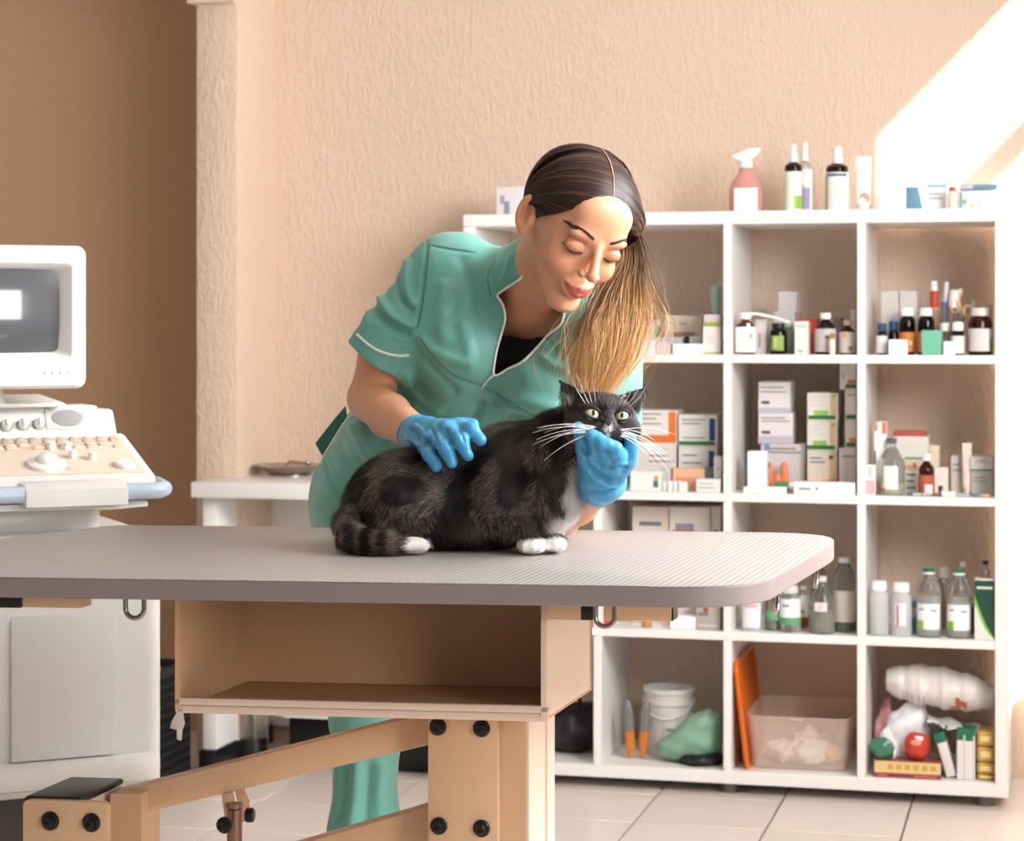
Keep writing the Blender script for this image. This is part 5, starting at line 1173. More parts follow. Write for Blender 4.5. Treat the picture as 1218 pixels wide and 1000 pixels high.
def creases(vs, nn, lines, zfilter=None):
    """press folds into a surface: lines of (pixel polyline, half width in m, depth in m)"""
    q = proj(vs); D_ = np.zeros(len(vs)); front = nn[:, 1] < .25
    for pts, w, d in lines:
        pts = dense(pts, 5.); wpx = w*F/3.3; m = np.full(len(vs), 1e9); tt = np.zeros(len(vs)); L_ = len(pts)-1
        bx = np.array(pts); sel = np.where(front & (q[:, 0] > bx[:, 0].min()-3*wpx) & (q[:, 0] < bx[:, 0].max()+3*wpx) & (q[:, 1] > bx[:, 1].min()-3*wpx) & (q[:, 1] < bx[:, 1].max()+3*wpx))[0]
        if not len(sel): continue
        Q = q[sel]; best = np.full(len(sel), 1e9); bt = np.zeros(len(sel))
        for i in range(L_):
            a, b = np.array(pts[i]), np.array(pts[i+1]); ab = b-a; t = np.clip(((Q-a) @ ab)/(ab @ ab+1e-9), 0, 1)
            dd = np.linalg.norm(Q-a-t[:, None]*ab, axis=1); u_ = dd < best; best[u_] = dd[u_]; bt[u_] = (i+t[u_])/L_
        D_[sel] += d*np.exp(-(best/wpx)**2)*np.clip(np.minimum(bt, 1-bt)*6+.15, 0, 1)
    return vs+nn*D_[:, None]
def strands(roots, dirs, nrm, length, width, cols, curve, tipcol=None, seg=3):
    """many thin tapering hairs as one mesh: quads along each hair"""
    n = len(roots); side = np.cross(dirs, nrm); side /= np.linalg.norm(side, axis=1)[:, None]+1e-9
    pts = []; p = roots.copy(); d = dirs.copy()
    vs = np.zeros((n, seg+1, 2, 3)); cc = np.zeros((n, seg+1, 2, 3))
    for i in range(seg+1):
        w = width*(1-(i/seg)**1.5*.85)
        vs[:, i, 0] = p-side*w[:, None]/2; vs[:, i, 1] = p+side*w[:, None]/2
        t = i/seg; c = cols if tipcol is None else cols*(1-t)+tipcol*t
        cc[:, i, 0] = c; cc[:, i, 1] = c
        p = p+d*(length/seg)[:, None]; d = d+curve/seg; d /= np.linalg.norm(d, axis=1)[:, None]+1e-9
    b = (np.arange(n)*(seg+1)*2)[:, None]; f = []
    for i in range(seg): f.append(np.concatenate([b+2*i, b+2*i+1, b+2*i+3, b+2*i+2], 1))
    return vs.reshape(-1, 3), np.concatenate(f), cc.reshape(-1, 3)
def sample_surface(vs, fs, n, rs):
    a, b, c, d = (vs[fs[:, i]] for i in range(4)); ar = np.linalg.norm(np.cross(c-a, d-b), axis=1); pr = ar/ar.sum()
    i = rs.choice(len(fs), n, p=pr); u, v = rs.rand(n, 1), rs.rand(n, 1)
    return a[i]*(1-u)*(1-v)+b[i]*u*(1-v)+c[i]*u*v+d[i]*(1-u)*v, i
def euler_head(yaw, pitch, roll):
    cp, sp = math.cos(pitch), math.sin(pitch); Rx = np.array([[1, 0, 0], [0, cp, -sp], [0, sp, cp]])
    c, s = math.cos(yaw), math.sin(yaw); Rz = np.array([[c, -s, 0], [s, c, 0], [0, 0, 1]])
    c, s = math.cos(roll), math.sin(roll); Ry = np.array([[c, 0, s], [0, 1, 0], [-s, 0, c]])
    return Ry @ Rz @ Rx

# ------------------------------------------------------------------ the cat
CH_R = euler_head(R(7), R(-14), R(5)); CH_O = np.array(at(716, 506, 2.99)); CH_S = 1.10
def chl(P): return ((P-CH_O.astype(np.float32)) @ CH_R.astype(np.float32))/CH_S
def chw(p): return CH_O+(np.array(p, float)*CH_S) @ CH_R.T
def f_cathead(P):
    q = chl(P)
    f = s_ell(q, (0, .004, .006), (.0425, .040, .036))
    f = smin(f, s_ell(q, (-.026, -.008, -.008), (.021, .024, .020)), .012); f = smin(f, s_ell(q, (.026, -.008, -.008), (.021, .024, .020)), .012)
    f = smin(f, s_seg(q, (0, -.026, .012), (0, -.041, -.006), .010, .0085), .010)                      # nose bridge
    f = smin(f, s_ell(q, (-.0095, -.036, -.016), (.012, .012, .0085)), .006); f = smin(f, s_ell(q, (.0095, -.036, -.016), (.012, .012, .0085)), .006)  # whisker pads
    f = smin(f, s_ell(q, (0, -.028, -.028), (.0125, .013, .008)), .006)                                 # chin
    for s in (-1, 1):
        f = smax(f, -s_ell(q, (s*.0185, -.0405, .008), (.0105, .009, .0075)), .005)                   # eye sockets
        f = smin(f, s_ell(q, (s*.0185, -.027, .0165), (.015, .0085, .005)), .006)                         # brows
        # ears: cones flattened front to back
        a, b = V3((s*.029, .008, .026)), V3((s*.057, .008, .057)); ab = b-a; L_ = float(np.linalg.norm(ab)); ab /= L_
        w = q-a; t = w @ ab; e2 = w-t[:, None]*ab; out_ = V3((ab[2], 0, -ab[0]))
        x = e2 @ out_; y = e2[:, 1]; tt = np.clip(t/L_, -.3, 1.05); rw = np.maximum(.0175*(1.0-tt**1.3*np.sign(tt)) if False else .0185*(1.02-np.clip(tt, 0, 1.02)), .0006); 
        ear = np.maximum(np.sqrt((x/rw)**2+((y)/(rw*.62+.0012))**2)-1, 0)*rw*.6+np.minimum(np.sqrt((x/rw)**2+(y/(rw*.62+.0012))**2)-1, 0)*rw*.6
        ear = np.maximum(ear, t-L_); ear = np.maximum(ear, -t-.008)
        cut = np.sqrt((x/(rw*.80))**2+((y+rw*.62+.0005)/(rw*.70))**2)-1
        ear = smax(ear, -cut*rw*.6, .002)
        f = smin(f, ear, .005)
    return f*CH_S
cA = lambda x, y, D: at(x, y, D)
def f_catbody(P):
    f = s_ell(P, cA(472, 603, 3.15), (.078, .085, .068))
    f = smin(f, s_ell(P, cA(540, 592, 3.15), (.085, .078, .068)), .05)
    f = smin(f, s_ell(P, cA(485, 578, 3.16), (.065, .065, .048)), .03); f = smin(f, s_ell(P, cA(555, 622, 3.12), (.085, .07, .044)), .03)
    f = smin(f, s_ell(P, cA(606, 566, 3.13), (.072, .073, .078)), .04)
    f = smin(f, s_ell(P, cA(655, 580, 3.08), (.045, .055, .062)), .03)
    f = smin(f, s_ell(P, cA(488, 612, 3.085), (.062, .038, .052)), .018)             # thigh
    f = smin(f, s_ell(P, cA(597, 592, 3.075), (.042, .034, .060)), .018)             # shoulder and upper foreleg
    f = smin(f, s_seg(P, cA(640, 545, 3.09), cA(700, 508, 3.03), .053, .038), .03)   # neck
    f = smin(f, s_seg(P, cA(606, 618, 3.07), cA(628, 645, 3.035), .024, .016), .012) # near foreleg
    f = smin(f, s_seg(P, cA(640, 615, 3.08), cA(657, 643, 3.055), .022, .015), .012)
    f = smin(f, s_ell(P, cA(634, 648.5, 3.035), (.0185, .025, .0125)), .006)
    f = smin(f, s_ell(P, cA(660, 646.5, 3.05), (.0165, .024, .0115)), .006)
    for dx, dz, c in ((-.010, 0, (634, 648.5, 3.012)), (0, .001, (634, 648.5, 3.010)), (.010, 0, (634, 648.5, 3.012)), (-.008, 0, (660, 646.5, 3.028)), (.001, .001, (660, 646.5, 3.026)), (.009, 0, (660, 646.5, 3.030))):
        f = smin(f, s_ball(P, np.array(cA(*c))+np.array((dx, 0, dz-.002)), .0072), .003)
    f = smin(f, s_ell(P, cA(492, 648.5, 3.035), (.0225, .024, .0115)), .006)           # hind paw
    for dx in (-.006, .004, .013): f = smin(f, s_ball(P, np.array(cA(492, 649, 3.014))+np.array((dx, 0, 0)), .0072), .003)
    tl = [(425, 596, 3.12), (413, 620, 3.08), (418, 641, 3.045), (438, 646, 3.02), (460, 645, 3.01), (474, 645.5, 3.012)]
    f = smin(f, s_chain(P, [cA(*p) for p in tl], [.018, .0185, .0185, .0175, .016, .012], .008), .005)
    return f
def f_cat(P):
    f = smin(f_catbody(P), f_cathead(P), .016)
    f = smax(f, -(P[:, 2]-(TZ+.0002)), .002)
    return f
cat = thing('cat', 'black and white cat crouching on the grey table, chin held by a blue glove', 'cat', (at(550, 650, 3.10).x, 3.10, TZ+.0005))
vs, fs = nets(f_cat, (-.26, 2.90, TZ-.01), (.22, 3.26, 1.20), .0026)
nn = normals(vs, fs)
hd = chl(vs.astype(np.float32))
def cat_colour(P, rs_=None):
    q = proj(P); h_ = chl(P.astype(np.float32)); n1 = vnoise(P.astype(np.float32), 38, 5); n2 = vnoise(P.astype(np.float32)*V3((1, 1, .6)), 95, 6)
    stripe = .5+.5*np.sin((P[:, 0]*1.0+.35*P[:, 2])*150+3.5*n1*3)
    k = np.clip((n1-.42)*1.6, 0, 1)*.55+np.clip(stripe-.55, 0, 1)*.35*n2+.18*np.clip((n2-.55)*2, 0, 1)
    dark, mid = LIN(13, 11, 12), LIN(104, 88, 84)
    c = dark*(1-k[:, None])+mid*k[:, None]
    def blend(mask, col): m_ = np.clip(mask, 0, 1)[:, None]; return c*(1-m_)+np.array(col)*m_
    w = LIN(248, 244, 240)
    def blob(x, y, rx, ry, soft=.35): return np.clip((1-np.sqrt(((q[:, 0]-x)/rx)**2+((q[:, 1]-y)/ry)**2)+(n2-.5)*.5)/soft, 0, 1)
    body = np.linalg.norm(h_, axis=1) > .05
    front = P[:, 1] < 3.10
    c = blend(blob(683, 585, 15, 42)*body*front*.95, LIN(225, 218, 214)); c = blend(blob(664, 620, 22, 14)*body*front*.95, LIN(228, 220, 216)); c = blend(blob(694, 560, 12, 34)*body*front*.9, LIN(220, 214, 210))
    # paws
    for x, y, rx, ry in ((634, 651, 21, 14), (661, 649, 18, 13), (495, 651, 21, 14)): c = blend(blob(x, y, rx, ry, .12)*(P[:, 1] < 3.07)*(P[:, 2] < TZ+.030)*1.0, w)
    # tail bands
    tb = (P[:, 2] < TZ+.045) & (P[:, 1] < 3.055) & (q[:, 0] < 478)
    c = blend(tb*np.clip(np.sin(q[:, 0]*.33+.4)*1.6-.3, 0, 1)*.6, LIN(150, 128, 118))
    # head: white muzzle stripe and grey inner ears
    mz = np.clip(1.3-np.sqrt((h_[:, 0]/.0055)**2+((h_[:, 2]+.014)/.010)**2), 0, 1)*(h_[:, 1] < -.03)*(body == 0)
    c = blend(mz*.9, LIN(238, 232, 228))
    ear = (np.abs(h_[:, 0]) > .027) & (h_[:, 2] > .036) & (h_[:, 1] < .004)
    c = blend(ear*.75, LIN(186, 170, 168)); 
    for s in (-1, 1): c = blend(np.clip(1.25-np.sqrt(((h_[:, 0]-s*.0185)/.012)**2+((h_[:, 2]-.007)/.0085)**2), 0, 1)*(h_[:, 1] < -.02)*.55*(body == 0), LIN(20, 16, 18))
    return np.clip(c, 0, 1)
m_cat = M('cat_skin_fur', (60, 54, 56), .85, attr='tint')
np_mesh('body', vs, fs, m_cat, cat, col=cat_colour(vs))
# fur
rs = np.random.RandomState(3)
NF = 95000
P, fi = sample_surface(vs, fs, NF*2, rs); nf = nn[fs[fi]].mean(1); nf /= np.linalg.norm(nf, axis=1)[:, None]
h_ = chl(P.astype(np.float32)); onhead = np.linalg.norm(h_*V3((1, 1, .9)), axis=1) < .056
ear = onhead & (h_[:, 2] > .034) & (np.abs(h_[:, 0]) > .024)
eye = onhead & (np.minimum(np.linalg.norm(h_-V3((-.0185, -.035, .007)), axis=1), np.linalg.norm(h_-V3((.0185, -.035, .007)), axis=1)) < .0095)
nose = onhead & (np.linalg.norm(h_-V3((0, -.047, -.008)), axis=1) < .006)
ok = ~(eye | nose) & (nf[:, 1] < .5) & ((~ear) | (rs.rand(len(P)) < .35))
P, nf, h_, onhead, ear = P[ok][:NF], nf[ok][:NF], h_[ok][:NF], onhead[ok][:NF], ear[ok][:NF]
q = proj(P)
flow = np.zeros_like(P); flow[:, 0] = -1.; flow[:, 2] = -.75
chest = (q[:, 0] > 640) & (~onhead); flow[chest] = (.05, -.2, -1)
leg = (P[:, 2] < TZ+.055); flow[leg] = (.35, -.2, -1)
rump = (q[:, 0] < 470); flow[rump] = (-.5, -.1, -1)
tailm = (P[:, 2] < TZ+.042) & (P[:, 1] < 3.05) & (q[:, 0] < 480); flow[tailm] = (1, -.1, -.05)
hf = np.stack([h_[:, 0]*18, np.ones(len(P))*1.2, (h_[:, 2]-.0)*14+.25], 1) @ CH_R.T
flow[onhead] = hf[onhead]
ef = np.stack([np.sign(h_[:, 0])*.5, np.zeros(len(P)), np.ones(len(P))], 1) @ CH_R.T; flow[ear] = ef[ear]
flow += rs.normal(size=P.shape)*.20+.30*np.stack([snoise(P.astype(np.float32), 90, 8+i, 6) for i in range(3)], 1)
flow -= nf*(flow*nf).sum(1)[:, None]; flow /= np.linalg.norm(flow, axis=1)[:, None]+1e-9
lift = np.where(onhead, .22, .34)[:, None]; d = flow+nf*lift*(.6+.8*rs.rand(len(P), 1)); d /= np.linalg.norm(d, axis=1)[:, None]
paw = (P[:, 2] < TZ+.026) & (P[:, 1] < 3.07) & ((q[:, 0] > 600) | (q[:, 0] > 480) & (q[:, 0] < 512))
ln = np.where(onhead, .0078, .0125)*(.6+.7*rs.rand(len(P))); ln[ear] = .005; ln[paw] = .0035; ln[chest & ~paw] *= 1.35
wd = np.where(onhead, .00042, .00062)*(.7+.6*rs.rand(len(P)))
c0 = cat_colour(P); br = (rs.rand(len(P), 1)**3)
tip = c0*.9+br*LIN(190, 172, 162)*.8*(vnoise(P.astype(np.float32), 30, 9)[:, None] > .45); tip[paw] = c0[paw]; c0 *= (.75+.5*rs.rand(len(P), 1))
lo_ = P[:, 2]+d[:, 2]*ln < TZ+.001; d[lo_, 2] = np.abs(d[lo_, 2])*.2
curve = np.zeros_like(P); curve[:, 2] = -.12; curve[lo_] = 0
sv, sf, sc_ = strands(P+nf*-.0003, d, nf, ln, wd, c0, curve, np.clip(tip, 0, 1))
sv[:, 2] = np.maximum(sv[:, 2], TZ+.0006)
np_mesh('fur', sv, sf, M('cat_fur', (60, 54, 56), .5, attr='tint', spec=.35), cat, col=np.clip(sc_, 0, 1))['kind'] = 'stuff'
# eyes, nose, mouth, whiskers
for s in (-1, 1):
    T = Matrix.Translation(chw((s*.0185, -.0308, .0070))) @ Matrix(CH_R).to_4x4()
    b = MB(); b.X = T; b.ball((0, 0, 0), .0088*CH_S, 22); e_ = b.build('eye', M('cat_eye', (232, 222, 190), .06, coat=1.), cat, world=True)
    b = MB(); b.X = T @ Matrix.Translation((-.0006*s, 0, 0)); b.lathe([(1e-6, .0091*CH_S), (.0021, .0089*CH_S), (.0034, .0084*CH_S)], 14, rot('X', 90), sx=.75, sy=1.15); b.build('pupil', M('cat_pupil', (10, 9, 10), .1), e_, world=False) if False else b.build('pupil', M('cat_pupil', (10, 9, 10), .1), cat, world=True)
    # lids
    b = MB(); b.X = T
    for up in (1, -1):
        pts = []
        for i in range(13):
            a = math.pi*i/12; x = -.0108*math.cos(a); z = up*(.0066 if up > 0 else .0064)*math.sin(a)-.0003 + s*x*.16
            y = -math.sqrt(max(1e-8, (.0102**2-x*x*.72-z*z))); pts.append((x*CH_S, y*CH_S, z*CH_S))
        b.tube(pts, [.0009+.0011*math.sin(math.pi*i/12) for i in range(13)], 8)
    b.build('eyelid', M('cat_lid', (24, 20, 22), .5), cat, world=True)
b = MB(); b.X = Matrix.Translation(chw((0, -.0492, -.0065))) @ Matrix(CH_R).to_4x4() @ rot('X', -18)
b.prism([(-.0058, .003), (-.003, -.001), (0, -.0045), (.003, -.001), (.0058, .003), (.003, .0046), (-.003, .0046)], -.002, .0024, bev=.0009, T=Matrix(((1, 0, 0, 0), (0, 0, -1, 0), (0, 1, 0, 0), (0, 0, 0, 1))))
b.build('nose', M('cat_nose', (42, 32, 34), .4), cat, world=True)
b = MB()
for s in (-1, 1): b.tube([chw((0, -.0487, -.012)), chw((0, -.0485, -.0165)), chw((s*.006, -.0465, -.0208)), chw((s*.014, -.040, -.0215))], [.0006, .0006, .0006, .0003], 6)
b.build('mouth_line', M('cat_lid', (24, 20, 22), .5), cat, world=True)
rw = random.Random(5)
for s in (-1, 1):
    for i in range(9):
        r0 = i % 3; z0 = -.012-.0035*r0; x0 = s*(.010+.0035*(i//3)); ang = rw.uniform(-.28, .22)-(.10*r0)+.12; L_ = rw.uniform(.050, .080)*(1.15 if s < 0 else 1)
        pts = []
        for k in range(9):
            t = k/8; pts.append(chw((x0+s*L_*t*(1-.1*t), -.044-.010*t+.020*t*t, z0+L_*(ang*t-.22*t*t+(0 if s < 0 else -.10*t)))))
        b = MB(); b.tube(pts, [.00050*(1-.8*k/8)+.00006 for k in range(9)], 5); b.build('whisker', M('whisker', (246, 240, 238), .3), cat, world=True)
    for i in range(4):
        pts = [chw((s*(.014+.004*i), -.031, .018)), chw((s*(.018+.007*i), -.040, .032)), chw((s*(.022+.010*i), -.040, .048+.003*i))]
        b = MB(); b.tube(pts, [.0003, .00025, .0001], 5); b.build('whisker', M('whisker', (246, 240, 238), .3), cat, world=True)
# ------------------------------------------------------------------ the woman
WH_R = euler_head(R(27), R(27), R(13)); WH_O = np.array(at(686, 268, 3.24)); WH_S = .985
def whl(P): return ((P-WH_O.astype(np.float32)) @ WH_R.astype(np.float32))/WH_S
def whw(p): return WH_O+(np.array(p, float)*WH_S) @ WH_R.T
def f_skull(q):
    return s_ell(q, (0, .014, .030), (.0715, .090, .080))
def f_head(P):
    q = whl(P); ax = np.abs(q[:, 0]); m = q.copy(); m[:, 0] = ax         # mirrored
    f = f_skull(q)
    f = smin(f, s_ell(q, (0, -.030, -.008), (.0540, .054, .070)), .022)
    f = smin(f, s_ell(q, (.001, -.036, -.060), (.034, .040, .040)), .025)
    f = smin(f, s_ell(q, (0, -.0685, -.099), (.0155, .0135, .0125)), .018)
    f = smin(f, s_seg(m, (.041, .004, -.046), (.014, -.058, -.097), .010, .011), .020)        # jaw line
    f = smin(f, s_ell(m, (.036, -.058, -.033), (.021, .020, .021)), .018)                      # cheeks
    f = smin(f, s_ell(m, (.026, -.0735, .022), (.022, .012, .0085)), .014)                     # brow
    f = smin(f, s_ell(q, (0, -.062, .050), (.045, .022, .030)), .02)                            # forehead
    f = smax(f, -s_ell(m, (.031, -.096, .003), (.0165, .0135, .0105)), .011)                   # eye sockets
    f = smin(f, s_seg(q, (0, -.083, .014), (0, -.1075, -.024), .0058, .0078), .009)             # nose
    f = smin(f, s_ell(q, (0, -.1075, -.0275), (.0088, .0085, .0078)), .004)
    f = smin(f, s_ell(m, (.0115, -.0955, -.0305), (.0062, .0088, .0062)), .0045)
    f = smax(f, -s_ell(m, (.0062, -.1035, -.0368), (.0032, .0045, .0026)), .002)
    f = smin(f, s_ell(m, (.0315, -.0750, .0015), (.0152, .0105, .0102)), .0035)                # closed lids over the eyeballs
    # mouth
    f = smin(f, s_ell(q, (0, -.080, -.063), (.026, .0135, .016)), .012)
    f = smin(f, s_seg(m, (0, -.0925, -.0580), (.0225, -.0820, -.0548), .0029, .0013), .003)
    f = smin(f, s_seg(m, (0, -.0915, -.0690), (.0180, -.0840, -.0605), .0042, .0020), .003)
    f = smax(f, -s_chain(m, [(0, -.0985, -.0632), (.012, -.0955, -.0618), (.0240, -.0860, -.0558)], [.0016, .0016, .0012], .001), .0015)
    f = smax(f, -s_ell(q, (0, -.098, -.0485), (.0032, .004, .006)), .004)
    # ears
    e = q-V3((0, 0, 0)); E_ = m-V3((.0800, .014, -.010)); ca, sa = math.cos(R(34)), math.sin(R(34))
    x = E_[:, 0]*ca-E_[:, 1]*sa; y = E_[:, 0]*sa+E_[:, 1]*ca; z = E_[:, 2]-.0-.25*E_[:, 1]
    w_ = np.stack([x, y, z], 1)
    ear = s_ell(w_, (0, 0, .003), (.0072, .0170, .0295)); ear = smax(ear, -s_ell(w_, (.0078, -.001, .005), (.0105, .0115, .0205)), .0015)
    ear = smin(ear, s_ell(w_, (-.001, -.006, -.022), (.005, .008, .008)), .005); ear = smin(ear, s_ell(w_, (-.002, -.012, -.002), (.006, .006, .012)), .005)
    ear = smin(ear, s_seg(w_, (.001, .005, -.010), (.0005, .004, .018), .0028), .003)
    f = smin(f, ear, .005)
    return f*WH_S
T_ = lambda x, y, D: at(x, y, D)
SHR, SHL = (530, 330, 3.46), (722, 402, 3.40)
def f_torso(P, o=0.):
    """body surface under the clothes, grown by o"""
    ax_ = np.array([[math.cos(R(24)), 0, math.sin(R(24))], [0, 1, 0], [-math.sin(R(24)), 0, math.cos(R(24))]])
    f = s_ell(P, T_(478, 612, 3.66), (.135+o, .115+o, .125+o))
    f = smin(f, s_ell(P, T_(515, 530, 3.62), (.120+o, .100+o, .13+o)), .08)
    f = smin(f, s_ell(P, T_(590, 430, 3.54), (.128+o, .098+o, .155+o), ax_), .06)
    f = smin(f, s_seg(P, T_(548, 332, 3.48), T_(700, 398, 3.43), .060+o), .05)
    f = smin(f, s_ell(P, T_(548, 420, 3.45), (.062+o, .062+o, .062+o)), .045)
    f = smin(f, s_ell(P, T_(648, 462, 3.43), (.060+o, .060+o, .060+o)), .045)
    return f
NK0, NK1 = T_(628, 345, 3.44), whw((0, .022, -.045))
def f_neck(P, o=0.): return s_seg(P, NK0, NK1, .056+o, .050+o)
ELR, WRR = T_(441, 474, 3.50), T_(499, 519, 3.22)
ELL, WRL = T_(663, 611, 3.27), T_(712, 578, 3.055)
def f_arms(P):
    f = s_chain(P, [T_(524, 330, 3.45), T_(455, 425, 3.47), ELR], [.038, .037, .0355], .01)
    f = smin(f, s_chain(P, [ELR, ELR*.6+WRR*.4+Vector((0, 0, -.004)), WRR], [.0355, .0335, .0245], .012), .012)
    g = s_chain(P, [T_(722, 405, 3.40), T_(705, 520, 3.42), ELL], [.044, .040, .0345], .01)
    g = smin(g, s_chain(P, [ELL, ELL*.55+WRL*.45, WRL], [.0345, .033, .0245], .012), .012)
    g = smax(g, (TZ+.001)-P[:, 2], .004)
    return np.minimum(f, g)
def f_legs(P):
    f = s_chain(P, [T_(455, 640, 3.68), T_(440, 860, 3.72), T_(430, 1215, 3.74)], [.07, .042, .033], .03)
    return np.minimum(f, s_chain(P, [T_(535, 640, 3.66), T_(590, 860, 3.70), T_(612, 1220, 3.72)], [.07, .042, .033], .03))
def f_body(P):
    f = smin(f_torso(P, -.013), f_neck(P), .035)
    f = smin(f, f_head(P), .014)
    return smin(f, f_arms(P), .012)
woman = thing('person', 'woman in green scrubs and blue gloves bending over the cat, hair in a side ponytail', 'person', (at(505, 640, 3.66).x, 3.68, 0))
def lips_etc(vs):
    q = whl(vs.astype(np.float32)); n1 = vnoise(q, 60, 3)
    c = np.tile(LIN(222, 160, 124), (len(vs), 1)).astype(float)
    def bl(m_, col):
        nonlocal c; m_ = np.clip(m_, 0, 1)[:, None]; c = c*(1-m_)+np.array(col)*m_
    ax = np.abs(q[:, 0]); near = np.linalg.norm(q, axis=1) < .16
    # cheeks and nose tip are redder in themselves; eyelids tinted darker brown
    bl(near*np.clip(1-np.sqrt(((ax-.040)/.024)**2+((q[:, 2]+.034)/.022)**2), 0, 1)*(q[:, 1] < -.03)*.55, LIN(222, 128, 98))
    bl(near*np.clip(1.1-np.sqrt((q[:, 0]/.014)**2+((q[:, 2]+.030)/.012)**2), 0, 1)*(q[:, 1] < -.085)*.30, LIN(222, 138, 112))
    bl(near*np.clip(1.3-np.sqrt(((ax-.0315)/.0165)**2+((q[:, 2]-.005)/.0115)**2), 0, 1)*(q[:, 1] < -.05)*.55, LIN(178, 104, 72))
    w_up = np.clip((.0255-ax)/.003, 0, 1)
    ml = -.0632+(ax/.024)**2*.0060
    up = (q[:, 2] > ml)*np.clip((-.0548+.0014*np.cos(q[:, 0]*240)+ax*.02-q[:, 2])/.0012, 0, 1)
    lo2 = (q[:, 2] <= ml)*np.clip((q[:, 2]+.0750-(ax/.022)**2*.0120)/.0012, 0, 1)
    m_ = (up+lo2)*w_up*(q[:, 1] < -.07)*near
    bl(m_*.9, LIN(186, 84, 72)); 
    bl(near*np.clip(1.1-np.sqrt(((ax-.083)/.008)**2+((q[:, 1]-.014)/.012)**2+((q[:, 2]+.006)/.020)**2), 0, 1)*.6, LIN(206, 112, 84))  # ear bowl: own redness, with its shading put into the colour
    bl(near*(q[:, 1] < -.08)*np.clip(1.2-np.abs(q[:, 2]-ml)/.0011, 0, 1)*np.clip((.026-ax)/.003, 0, 1)*.8, LIN(90, 36, 32))
    bl(near*(q[:, 1] < -.09)*np.clip(1.4-np.sqrt(((ax-.0062)/.0036)**2+((q[:, 2]+.0365)/.003)**2), 0, 1)*.7, LIN(96, 48, 36))
    return c*(.96+.08*n1[:, None])
m_skin = M('skin', (226, 168, 134), .44, attr='tint', sss=.12, bump=(420, .06, (1, 1, 1), .002))
# body (skin) in one grid for trunk, neck, head and arms
lo_, hi_ = (-.30, 2.95, .82), (.34, 3.86, 1.56)
vs1, fs1 = nets(f_body, lo_, hi_, .0042)
hv, hf_ = nets(lambda P: smin(smin(f_torso(P, -.013), f_neck(P), .035), f_head(P), .014), WH_O-np.array((.15, .17, .155)), WH_O+np.array((.15, .19, .17)), .0017)
# the head part of the coarse surface gives way to the fine one just below the chin
cutz = WH_O[2]-.14
drop = (np.linalg.norm(vs1-WH_O, axis=1) < .138)
vs1 = vs1-normals(vs1, fs1)*(.0012*np.clip((.16-np.linalg.norm(vs1-WH_O, axis=1))/.012, 0, 1))[:, None]
v1, f1 = keep_faces(vs1, fs1, drop)
d2 = np.linalg.norm(hv-WH_O, axis=1) > .146
hv2, hf2 = keep_faces(hv, hf_, d2)
vs_l, fs_l = nets(f_legs, (-.36, 3.5, .05), (.20, 3.9, .95), .009)
av = np.concatenate([v1, hv2, vs_l]); af = np.concatenate([f1, hf2+len(v1), fs_l+len(v1)+len(hv2)])
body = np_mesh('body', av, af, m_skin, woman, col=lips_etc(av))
htree = bvh(hv2, hf2)

# --- clothes
m_scrub = M('scrub_cloth', (110, 177, 164), .40, var=(9, .90), sheen=.1, bump=(500, .12, (1, 1, 1), .002))
m_pipe = M('white_piping', (240, 242, 238), .5)
m_thread = M('dark_seam', (48, 92, 82), .7)
SLR0, SLR1 = np.array(T_(528, 328, 3.455)), np.array(T_(451, 430, 3.475))
SLL0, SLL1 = np.array(T_(718, 400, 3.40)), np.array(T_(722, 505, 3.40))
def sleeve(P, a, b, r0, r1):
    d = (b-a)/np.linalg.norm(b-a); t = (P-a.astype(np.float32)) @ d.astype(np.float32)
    o_ = s_seg(P, a, b+d*.05, r0, r1+(r1-r0)*.35); i_ = s_seg(P, a+d*.02, b+d*.10, r0-.009, r1-.008)
    L_ = np.linalg.norm(b-a)
    return smax(o_, t-L_, .002), i_, t-L_
def f_top(P):
    fold = .0032*snoise(P*V3((1, .6, .5)), 26, 4)+.0016*snoise(P*V3((1, 1, .6)), 62, 5)
    f = f_torso(P, .010)
    f = smin(f, s_ell(P, T_(500, 560, 3.60), (.140, .125, .15)), .05)
    # collar stands up against the neck
    f = smin(f, s_seg(P, NK0, Vector(NK0)*.45+Vector(NK1)*.55, .072, .058), .03)
    # skirt of the tunic over the hips
    f = smin(f, s_ell(P, T_(478, 590, 3.64), (.142, .135, .105)), .05)
    sr, ir, tr = sleeve(P, SLR0, SLR1, .060, .0545)
    sl_, il, tl_ = sleeve(P, SLL0, SLL1, .060, .052)
    f = smin(f, sr, .030); f = smin(f, sl_, .025)
    # hollow the cuffs
    f = smax(f, -smax(ir, -(tr+.05), .002), .001); f = smax(f, -smax(il, -(tl_+.05), .002), .001)
    f = smax(f, T_(0, 628, 3.6).z-P[:, 2], .004)
    return f+fold
tv, tf = nets(f_top, (-.36, 3.22, .86), (.32, 3.86, 1.44), .0032)
tn = normals(tv, tf)
